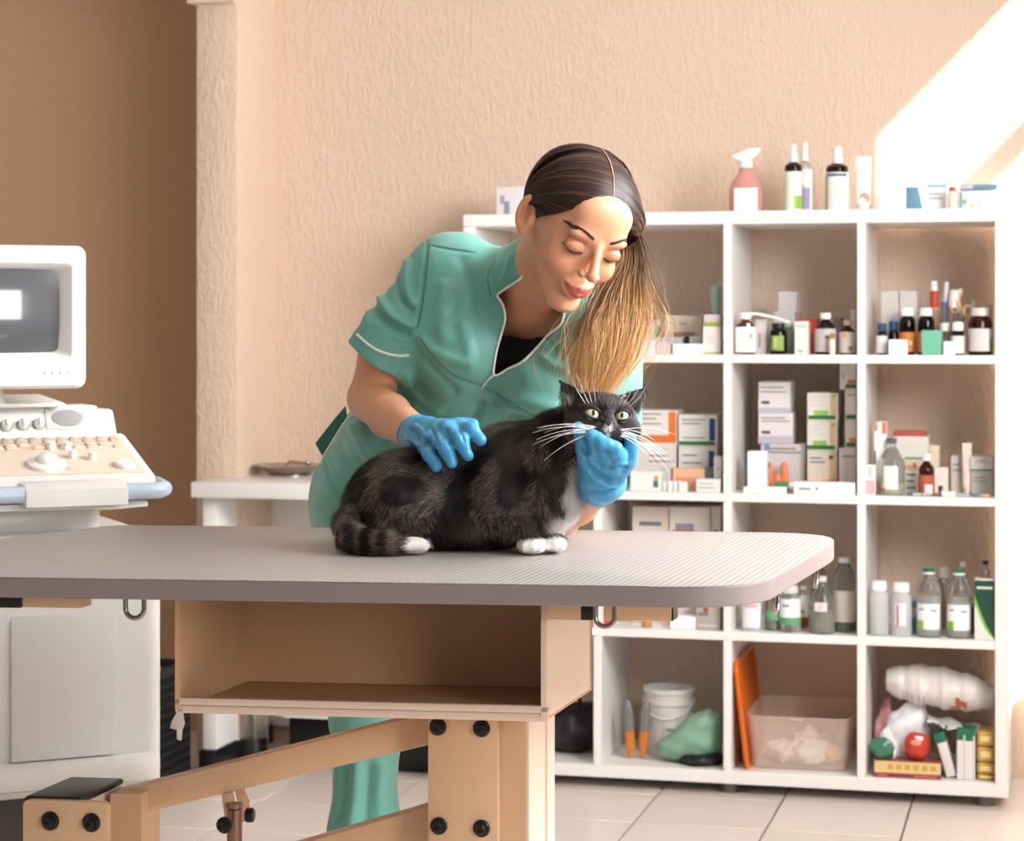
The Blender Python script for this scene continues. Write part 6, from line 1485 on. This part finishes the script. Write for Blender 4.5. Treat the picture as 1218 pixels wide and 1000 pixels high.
CR = [  # folds of the tunic: pixel line, half width, height (negative = groove)
 ([(508, 285), (503, 330), (498, 372), (494, 392)], .0022, -.0035), ([(560, 300), (530, 296), (512, 292)], .002, -.0022), ([(600, 288), (590, 305), (585, 330)], .002, -.002),
 ([(452, 352), (468, 376), (494, 388)], .006, .008), ([(446, 366), (464, 390), (490, 400)], .005, -.008), ([(470, 330), (476, 356), (492, 374)], .006, -.006), ([(486, 306), (484, 340), (494, 366)], .006, .005), ([(450, 340), (440, 366), (436, 390)], .007, .004),
 ([(494, 392), (512, 420), (532, 446), (575, 462), (640, 500)], .0022, -.003),
 ([(497, 400), (520, 420), (556, 432)], .008, .006), ([(500, 420), (520, 446), (545, 470)], .007, -.007), ([(480, 440), (500, 470), (530, 490)], .009, .007), ([(470, 455), (486, 486), (512, 505)], .007, -.006),
 ([(575, 475), (566, 492), (562, 505)], .007, -.008), ([(590, 470), (640, 480), (668, 488)], .010, .005), ([(600, 492), (640, 500), (664, 500)], .006, -.005),
 ([(530, 330), (526, 370), (530, 410)], .012, .005), ([(545, 300), (560, 340), (560, 380)], .010, -.004), ([(640, 420), (662, 436), (680, 440)], .008, .005), ([(650, 400), (668, 420), (684, 424)], .006, -.005),
 ([(420, 500), (440, 540), (470, 560)], .012, .008), ([(400, 520), (420, 560), (452, 580)], .008, -.006), ([(450, 520), (462, 545), (480, 552)], .008, -.006), ([(384, 548), (396, 580), (412, 600)], .0025, -.004), ([(390, 542), (402, 574), (418, 594)], .0025, -.003),
 ([(610, 300), (600, 330), (590, 345)], .004, .003), ([(560, 440), (556, 410), (548, 380)], .010, .005), ([(620, 450), (600, 470), (580, 480)], .008, -.004)]
CR = [(a_, b_, c_*1.45 if b_ > .003 and c_ > 0 else c_) for a_, b_, c_ in CR]
tv = creases(tv, tn, CR); ttree_full = bvh(tv, tf); tn = normals(tv, tf)
NECK = [(634, 272), (637, 290), (630, 315), (618, 332), (600, 344), (592, 351), (598, 362), (601, 378), (596, 398), (590, 420), (588, 446), (606, 438), (622, 430), (640, 412), (652, 398), (668, 384), (671, 366), (676, 350), (700, 330), (700, 260)]
EDGE = NECK[1:17]
pp = proj(tv)
cutm = in_poly(pp, NECK) & (tv[:, 1] < 3.52)
tvk, tfk = keep_faces(tv, tf, cutm)
top = np_mesh('tunic', tvk, tfk, m_scrub, woman); top['label'] = 'sea green scrub tunic with white piping'
# double the open edge so the cloth has thickness
sol = top.modifiers.new('thickness', 'SOLIDIFY'); sol.thickness = .0016; sol.offset = -1
drape(ttree_full, EDGE, .0021, 'neck_piping', m_pipe, woman, .0005, 3.)
drape(ttree_full, [(588, 445), (580, 452), (573, 461)], .0018, 'placket_piping', m_pipe, woman, .0005, 3.)
drape(ttree_full, [(425, 398), (436, 408), (448, 416), (462, 421), (476, 423), (487, 422)], .0022, 'sleeve_piping', m_pipe, woman, .0006, 3.)
drape(ttree_full, [(381, 552), (388, 536), (400, 516), (416, 496), (424, 490)], .0019, 'side_piping', m_pipe, woman, .0005, 3.)
for ln_ in ([(511, 291), (540, 296), (566, 300)], [(511, 291), (507, 330), (501, 372), (496, 390)], [(500, 402), (520, 428), (545, 448), (580, 462), (640, 497), (662, 500)], [(584, 352), (580, 330), (588, 312)]):
    drape(ttree_full, ln_, .0007, 'seam', m_thread, woman, -.0001, 4., 5)
# flap at the back of the tunic
b = MB(); F0 = [T_(x, y, 3.66) for x, y in ((377, 527), (398, 500), (410, 486), (412, 500), (398, 516), (384, 540))]
b.prism([(p.x, p.z) for p in F0], 3.655, 3.663, bev=.002, T=Matrix(((1, 0, 0, 0), (0, 0, 1, 0), (0, 1, 0, 0), (0, 0, 0, 1)))); b.build('back_tab', M('scrub_dark', (60, 118, 104), .6), woman, world=True)
# undershirt
uv, uf = nets(lambda P: f_torso(P, -.0075), (-.20, 3.25, 1.02), (.25, 3.7, 1.40), .003)
uq = proj(uv); bad = ~in_poly(uq, [(560, 404), (600, 398), (626, 403), (655, 397), (700, 402), (700, 520), (560, 520)]) | (uv[:, 1] > 3.5)
uv, uf = keep_faces(uv, uf, bad); np_mesh('undershirt', uv, uf, M('undershirt_dark', (42, 40, 42), .8), woman)
# trousers
def f_pants(P):
    f = s_ell(P, T_(482, 640, 3.68), (.142, .125, .12))
    a = s_chain(P, [T_(452, 660, 3.70), T_(434, 850, 3.72), T_(430, 985, 3.73), T_(430, 1228, 3.74)], [.088, .060, .056, .070], .04)
    c = s_chain(P, [T_(525, 660, 3.68), T_(580, 860, 3.70), T_(607, 1000, 3.72), T_(612, 1232, 3.72)], [.088, .062, .058, .070], .04)
    f = smin(f, smin(a, c, .03), .05)
    f = smax(f, .045-P[:, 2], .003); f = smax(f, P[:, 2]-.98, .01)
    return f+.0035*snoise(P*V3((1, 1, .35)), 34, 12)+.0015*snoise(P*V3((1, 1, .5)), 80, 13)
pv_, pf_ = nets(f_pants, (-.38, 3.5, .03), (.22, 3.90, 1.0), .0055)
pn_ = normals(pv_, pf_)
pv_ = creases(pv_, pn_, [([(400, 870), (410, 930), (400, 985)], .012, -.010), ([(425, 900), (420, 950), (415, 990)], .010, .010), ([(440, 905), (436, 960), (432, 1000)], .008, -.008), ([(456, 900), (452, 950), (458, 990)], .008, .006), ([(392, 570), (400, 600), (404, 640)], .008, .005)])
np_mesh('trousers', pv_, pf_, m_scrub, woman)
for x, D_, sx in ((430, 3.70, -1), (612, 3.68, 1)):
    p = T_(x, 1228, D_); b = MB()
    o_ = [(p.x+.042*math.sin(a)*(1+.1*sx*math.cos(a)), p.y-.04+.125*math.cos(a)*(1 if math.cos(a) > 0 else .95)) for a in [i*math.pi/12 for i in range(24)]]
    b.prism(o_[::-1], .0, .03, bev=.006); b.ball((p.x, p.y-.075, .045), (.041, .075, .036), 20); b.ball((p.x, p.y+.02, .05), (.038, .07, .05), 20)
    b.build('shoe', M('shoe_black', (28, 26, 28), .45), woman, world=True)

# --- gloves
m_glove = M('nitrile_glove', (70, 154, 198), .34, bump=(75, .8, (1, 1, .45), .003), sss=.05)
def f_gloveR(P):
    k = .006
    pc = T_(519, 522, 3.155); pc.y = 3.15
    f = s_seg(P, WRR, T_(509, 520, 3.175), .0275, .029)
    kn = {'p': (506, 529, 3.12), 'r': (519, 519, 3.095), 'm': (534, 512, 3.085), 'i': (548, 510, 3.09)}
    f = smin(f, s_seg(P, T_(503, 521, 3.19), T_(*kn['p']), .020, .0125), .012)
    for a in 'rmi': f = smin(f, s_seg(P, T_(507, 517, 3.18), T_(*kn[a]), .020, .0135), .012)
    fg = [[kn['p'], (511, 541, 3.072), (519, 555, 3.058)], [kn['r'], (530, 533, 3.052), (538, 550, 3.048)], [kn['m'], (548, 524, 3.048), (556, 541, 3.043)], [kn['i'], (562, 512, 3.058), (571, 523, 3.050)]]
    rr = [(.0122, .0105, .0082), (.0130, .0112, .0086), (.0130, .0114, .0088), (.0126, .0108, .0086)]
    g = None
    for c, r in zip(fg, rr):
        h_ = s_chain(P, [T_(*p) for p in c], r, .003); g = h_ if g is None else smin(g, h_, .0022)
    f = smin(f, g, .007)
    th = s_chain(P, [T_(518, 512, 3.18), T_(545, 506, 3.17), T_(562, 505, 3.16)], (.015, .0125, .0095), .004)
    f = smin(f, th, .008)
    wr = s_chain(P, [np.array(WRR)*1.06-np.array(ELR)*.06*1.0, WRR], [.0295, .0285])
    d = np.array(WRR-ELR); d /= np.linalg.norm(d); t = (P-np.array(WRR, dtype=np.float32)) @ d.astype(np.float32)
    f = smin(f, s_seg(P, np.array(WRR)-d*.018, np.array(WRR)+d*.02, .0295, .0285), .006); f = smax(f, -(t+.016), .0015)
    return f+.0006*snoise(P, 180, 21)
gv, gf = nets(f_gloveR, (-.20, 2.98, 1.0), (.0, 3.30, 1.14), .0018)
gn = normals(gv, gf)
gv = creases(gv, gn, [(a_, b_, 1.7*c_) for a_, b_, c_ in [([(484, 508), (494, 514), (500, 524)], .003, -.003), ([(492, 505), (503, 512), (510, 522)], .003, .0025), ([(512, 508), (518, 522), (520, 534)], .0025, -.002), ([(500, 532), (506, 527), (514, 526)], .002, -.002), ([(528, 508), (534, 520), (538, 530)], .0022, -.002), ([(544, 508), (550, 517), (552, 526)], .002, -.0018), ([(483, 520), (492, 524), (500, 532)], .0028, .002)]])
g = np_mesh('glove', gv, gf, m_glove, woman)
b = MB(); d = (WRR-ELR).normalized(); c = WRR-d*.0155; X = Matrix.Translation(c) @ d.to_track_quat('Z', 'Y').to_matrix().to_4x4()
b.X = X; b.tube([(.0292*math.cos(a), .0292*math.sin(a), .0015*math.sin(3*a)) for a in [i*math.pi/12 for i in range(24)]], .0013, 6, closed=True); b.build('cuff_roll', m_glove, woman, world=True)
def f_gloveL(P):
    f = s_ell(P, T_(718, 556, 3.015), (.0345, .026, .032))
    f = smin(f, s_seg(P, WRL, T_(716, 562, 3.02), .0275, .030), .012)
    fg = [([(703, 555, 3.00), (695, 535, 2.965), (692, 520, 2.952), (688, 508, 2.950)], (.016, .0115, .0098, .0078)),
          ([(712, 550, 2.99), (708, 536, 2.955), (709, 526, 2.935), (704, 518, 2.932)], (.016, .0125, .0108, .0092)),
          ([(722, 550, 2.985), (722, 538, 2.948), (716, 528, 2.930), (711, 521, 2.932)], (.016, .0125, .0108, .0088)),
          ([(730, 552, 2.985), (736, 542, 2.950), (731, 534, 2.932), (723, 528, 2.928)], (.016, .0125, .0108, .0086)),
          ([(733, 562, 3.00), (747, 547, 2.975), (751, 532, 2.960), (750, 522, 2.955)], (.017, .0120, .0098, .0082))]
    g = None
    for c, r in fg:
        h_ = s_chain(P, [T_(*p) for p in c], r, .003); g = h_ if g is None else smin(g, h_, .0024)
    f = smin(f, g, .008)
    d = np.array(WRL-ELL); d /= np.linalg.norm(d); t = (P-np.array(WRL, dtype=np.float32)) @ d.astype(np.float32)
    f = smin(f, s_seg(P, np.array(WRL)-d*.014, np.array(WRL)+d*.03, .0275, .030), .008); f = smax(f, -(t+.010), .0015)
    return f+.0006*snoise(P, 170, 22)
gv, gf = nets(f_gloveL, (.04, 2.88, .97), (.21, 3.12, 1.12), .0018)
gn = normals(gv, gf)
gv = creases(gv, gn, [(a_, b_, 1.5*c_) for a_, b_, c_ in [([(693, 548), (712, 566), (735, 572), (748, 566)], .0022, -.0025), ([(697, 556), (712, 574), (734, 580)], .0025, .0025), ([(704, 545), (722, 556), (748, 556)], .002, -.0025), ([(712, 541), (730, 550), (750, 550)], .0022, .0022), ([(696, 538), (706, 550), (722, 562), (742, 564)], .0022, .002), ([(700, 582), (716, 586), (732, 580)], .0025, -.0025), ([(690, 530), (694, 536), (702, 540)], .0018, -.002), ([(706, 532), (714, 537), (722, 536)], .0018, -.002)]])
np_mesh('glove', gv, gf, m_glove, woman)

# --- face details
m_hairdark = M('brow_hair', (66, 44, 34), .6)
def face_pt(x, z, off=.0):
    """point of the head surface in front of local (x, z)"""
    o_ = Vector(whw((x, -.2, z))); d = Vector(WH_R @ np.array((0, 1., 0))); r = htree.ray_cast(o_, d)
    return r[0]-d*off if r[0] is not None else None
for s in (-1, 1):
    rs = np.random.RandomState(9+s); b = MB()
    for i in range(300):
        t = rs.rand(); x = .0135+.036*t; z = .0235+.0085*math.sin(min(1, t/.75)*math.pi*.5)-.007*max(0, t-.68)/.32+rs.uniform(-1, 1)*.0022*(1-.65*t)
        p = face_pt(s*x, z, .0006); 
        if p is None: continue
        q_ = face_pt(s*(x+.0052), z+.0016*(1-1.6*t)+.0004, .0011)
        if q_ is None: continue
        b.tube([p, (p+q_)/2-Vector(WH_R @ np.array((0, 1., 0)))*.0004, q_], [.00040, .00035, .00012], 4)
    b.build('eyebrow', m_hairdark, woman, world=True)
    lash = []
    for i in range(15):
        t = i/14; x = .0185+.0275*t; z = -.0035-.0052*math.sin(math.pi*(t*.9+.05))+.0014*t; lash.append(face_pt(s*x, z, .0004))
    lash = [p for p in lash if p is not None]
    b = MB(); b.tube(lash, [.0005+.00085*math.sin(math.pi*min(1, .15+.85*i/(len(lash)-1))) for i in range(len(lash))], 6)
    for i, p in enumerate(lash):
        for k in range(3):
            t = (i+k/3)/14; dv = Vector(WH_R @ np.array((s*(.0010+.0034*(t-.3)), -.0042, -.0036+.0006*t)))
            pp_ = p+(lash[min(i+1, len(lash)-1)]-p)*k/3; b.tube([pp_, pp_+dv*.6, pp_+dv+Vector((0, 0, .0006))], [.00028, .0002, .00006], 4)
    b.build('eyelashes', m_hairdark, woman, world=True)
    cr_ = [face_pt(s*(.018+.027*i/9), .0095+.0035*math.sin(math.pi*i/9), -.0001) for i in range(10)]
    b = MB(); b.tube([p for p in cr_ if p is not None], .00045, 5); b.build('eyelid_crease_shade', M('lid_crease_shade', (140, 82, 60), .6), woman, world=True)  # dark tube put in as the shade of the lid crease

# --- hair
HC = np.array((0, .016, .030)); HRAD = np.array((.0778, .0965, .0862))
def f_hair(P):
    q = whl(P); f = s_ell(q, HC, HRAD)
    f = smin(f, s_ell(q, (.030, .060, -.030), (.045, .045, .045)), .03); f = smin(f, s_ell(q, (.043, .012, .010), (.056, .070, .060)), .02)
    x = q[:, 0]
    f = smax(f, -(q[:, 2]+.80*q[:, 1]-.002-.013*np.clip((.062-np.abs(x))/.035, 0, 1)+.35*np.maximum(np.abs(x)-.05, 0)), .002)
    f = f+.0010*np.exp(-(x/.003)**2)*0
    # parting groove
    f = smax(f, -(s_seg(q, (0, -.072, .075), (0, -.02, .124), .0032)), .002)
    return f*WH_S
hv_, hf2_ = nets(f_hair, WH_O-.17, WH_O+.17, .0024)
m_hairbase = M('hair_base', (44, 28, 24), .5)
np_mesh('hair_cap', hv_, hf2_, m_hairbase, woman)
rs = np.random.RandomState(12)
def hair_surface(p, lift):
    d = p-HC; k = np.sqrt(((d/HRAD)**2).sum(-1, keepdims=True)); r_ = HC+d/k*(1+lift/.08); r_[..., 0] += np.clip(r_[..., 0]-.045, 0, 1)*.50*np.clip((.09-r_[..., 2])/.05, 0, 1); return r_
NS = 9000; SEG = 12
side = np.where(rs.rand(NS) < .52, -1., 1.)
u = rs.rand(NS)
# roots: along the parting and along the front hairline
kind = rs.rand(NS) < .72
root = np.zeros((NS, 3)); a = u**.9
ang = -1.05+a*2.3                                            # over the top from the brow to the back
root[:, 0] = side*.002; root[:, 1] = HC[1]+HRAD[1]*np.sin(ang); root[:, 2] = HC[2]+HRAD[2]*np.cos(ang)
xl = .073*(u**.8); c0_ = .0005+.013*np.clip((.062-xl)/.035, 0, 1)-.35*np.maximum(xl-.05, 0); qa = 1/HRAD[1]**2+.64/HRAD[2]**2; qb = -2*HC[1]/HRAD[1]**2-1.6*(c0_-HC[2])/HRAD[2]**2; qc = (HC[1]/HRAD[1])**2+((c0_-HC[2])/HRAD[2])**2-1+(xl/HRAD[0])**2; hl_y = (-qb-np.sqrt(np.clip(qb*qb-4*qa*qc, 0, None)))/(2*qa); 
fl_ = np.stack([side*xl, hl_y, c0_-.80*hl_y], 1); root[~kind] = fl_[~kind]
gather = np.where((side < 0)[:, None], np.array((-.052, .066, -.022)), np.array((.062, .030, -.052)))+rs.normal(size=(NS, 3))*.005
mid = np.where((side < 0)[:, None], np.array((-.082, .012, .030)), np.array((.092, -.006, .020)))
low = (.5-.5*np.clip(a, 0, 1))[:, None]; mid = mid+np.where((side < 0)[:, None], np.array((0, .06, .035)), np.array((0, .06, .035)))*(1-2*low)
mid[~kind] = (np.where((side < 0)[:, None], np.array((-.080, .000, .038)), np.array((.088, -.012, .010)))+np.array((0, 0, .0)))[~kind]
lift = (.0015+.0035*rs.rand(NS))[:, None]+.0022*snoise(root.astype(np.float32)*V3((1, 1, 1)), 260, 4)[:, None]
V_ = np.zeros((NS, SEG+1, 2, 3)); C_ = np.zeros((NS, SEG+1, 2, 3)); prev = None
w0 = .0009*(.6+.9*rs.rand(NS))
tone = rs.rand(NS, 1); basec = LIN(26, 16, 14)*(1-tone)+LIN(62, 38, 28)*tone; basec[rs.rand(NS) < .07] = LIN(104, 70, 50)
wav = rs.uniform(0, 6.28, NS)
for i in range(SEG+1):
    t = i/SEG; p = root*(1-t)**2+mid*2*t*(1-t)+gather*t*t
    p = hair_surface(p, lift[:, 0:1]*min(1, .05+2.6*t)); 
    if i == 0: p0 = p
    nrm = (p-HC)/HRAD**2; nrm /= np.linalg.norm(nrm, axis=1)[:, None]
    t2 = min(1, t+.02); pn = root*(1-t2)**2+mid*2*t2*(1-t2)+gather*t2*t2; pn = hair_surface(pn, lift)
    tg = pn-p+1e-7; sd = np.cross(tg, nrm); sd /= np.linalg.norm(sd, axis=1)[:, None]+1e-9
    p = p+sd*(.0006*np.sin(7*t+wav))[:, None]
    V_[:, i, 0] = p-sd*w0[:, None]/2; V_[:, i, 1] = p+sd*w0[:, None]/2
    g_ = np.clip((side > 0)*(t-.25)*.9, 0, .5)[:, None]
    C_[:, i, 0] = C_[:, i, 1] = basec*(1-g_)+LIN(150, 96, 56)*g_
b0 = (np.arange(NS)*(SEG+1)*2)[:, None]; ff = np.concatenate([np.concatenate([b0+2*i, b0+2*i+1, b0+2*i+3, b0+2*i+2], 1) for i in range(SEG)])
Vw = WH_O+(V_.reshape(-1, 3)*WH_S) @ WH_R.T
m_hair = M('hair_strand', (60, 40, 30), .46, attr='tint', spec=.4)
np_mesh('hair', Vw, ff, m_hair, woman, col=C_.reshape(-1, 3))['kind'] = 'stuff'
# ponytail falling forward over her left shoulder
PT = [(738, 262, 3.33), (748, 306, 3.30), (738, 350, 3.26), (729, 388, 3.235), (717, 430, 3.22), (701, 476, 3.21)]
WD = [.016, .020, .034, .044, .040, .018]
core = [np.array(T_(*p)) for p in PT]
def cr_eval(P_, t):
    n = len(P_)-1; i = min(int(t*n), n-1); f_ = t*n-i; p0, p1, p2, p3 = P_[max(i-1, 0)], P_[i], P_[i+1], P_[min(i+2, n)]
    return .5*((2*p1)+(-p0+p2)*f_+(2*p0-5*p1+4*p2-p3)*f_**2+(-p0+3*p1-3*p2+p3)*f_**3)
NP_, SG = 3600, 22
rs = np.random.RandomState(21)
off = rs.normal(size=(NP_, 2)); off /= np.maximum(1, np.linalg.norm(off, axis=1)/1.25)[:, None]
clump = rs.randint(0, 60, NP_); cph = rs.uniform(0, 6.28, (60, 3)); camp = rs.uniform(.3, 1.4, (60, 2))
end = np.clip(1-np.abs(rs.normal(size=NP_))*.16, .45, 1.0); end[:260] *= 1.0
stray = rs.rand(NP_) < .09
V_ = np.zeros((NP_, SG+1, 2, 3)); C_ = np.zeros((NP_, SG+1, 2, 3)); w0 = .00075*(.6+.9*rs.rand(NP_))
ts = np.linspace(0, 1, SG+1); Q_ = np.zeros((NP_, SG+1, 3))
cofs = rs.normal(size=(60, 2)); cofs /= np.maximum(1, np.linalg.norm(cofs, axis=1)/1.1)[:, None]
for i, t in enumerate(ts):
    tt = t*end
    cc = np.array([cr_eval(core, x) for x in np.linspace(0, 1, 101)]); c = cc[np.clip((tt*100).astype(int), 0, 100)]*(1-(tt*100 % 1))[:, None]+cc[np.clip((tt*100).astype(int)+1, 0, 100)]*(tt*100 % 1)[:, None]
    wd_ = np.interp(tt, np.linspace(0, 1, len(WD)), WD)
    o2 = off*.45+cofs[clump]*.62*(.5+.5*t)
    o2 = o2+np.stack([np.sin(5.5*t+cph[clump, 0])*camp[clump, 0], np.cos(5*t+cph[clump, 1])*camp[clump, 1]], 1)*.38*t**.7
    sx = np.where(stray, 1.55, 1.)
    spread = np.where(stray, off[:, 0], 0)*.012*t*t
    Q_[:, i] = c+np.stack([o2[:, 0]*wd_*sx+spread, o2[:, 1]*wd_*.55, -np.abs(o2[:, 0])*wd_*.0+.004*np.sin(9*t+cph[clump, 2])], 1)
tg = np.gradient(Q_, axis=1); sd = np.cross(tg, np.array((0, 1., 0))+rs.normal(size=(NP_, 1, 3))*.5); sd /= np.linalg.norm(sd, axis=2)[..., None]+1e-9
taper = 1-.8*ts**2
V_[:, :, 0] = Q_-sd*(w0[:, None]*taper[None, :])[..., None]/2; V_[:, :, 1] = Q_+sd*(w0[:, None]*taper[None, :])[..., None]/2
tone = np.clip(.5*rs.rand(NP_)+.5*rs.rand(60)[clump], 0, 1)[:, None, None]
dk, gd = LIN(70, 42, 28), LIN(232, 176, 112)
kk = np.clip((ts[None, :, None]*end[:, None, None]*1.7-.22)+.55*(tone-.5), 0, 1)
cl = dk*(1-kk)+gd*kk; cl = cl*(.25+1.1*tone**1.2)
C_[:, :, 0] = cl; C_[:, :, 1] = cl
b0 = (np.arange(NP_)*(SG+1)*2)[:, None]; ff = np.concatenate([np.concatenate([b0+2*i, b0+2*i+1, b0+2*i+3, b0+2*i+2], 1) for i in range(SG)])
np_mesh('ponytail', V_.reshape(-1, 3), ff, m_hair, woman, col=np.clip(C_.reshape(-1, 3), 0, 1))['kind'] = 'stuff'
b = MB(); b.tube([p+np.array((0, .012, 0)) for p in core], [w*.42 for w in WD], 10); b.build('ponytail_core', M('hair_under', (70, 42, 28), .6), woman, world=True)
# light line of scalp in the parting
b = MB(); pts = []
for i in range(16):
    a_ = -1.02+i*.085; p = HC+np.array((0, HRAD[1]*math.sin(a_), HRAD[2]*math.cos(a_)))*1.012; pts.append(whw(p))
b.tube(pts, [.0009]*15+[.0003], 6); b.build('parting', M('scalp', (196, 150, 128), .6), woman, world=True)
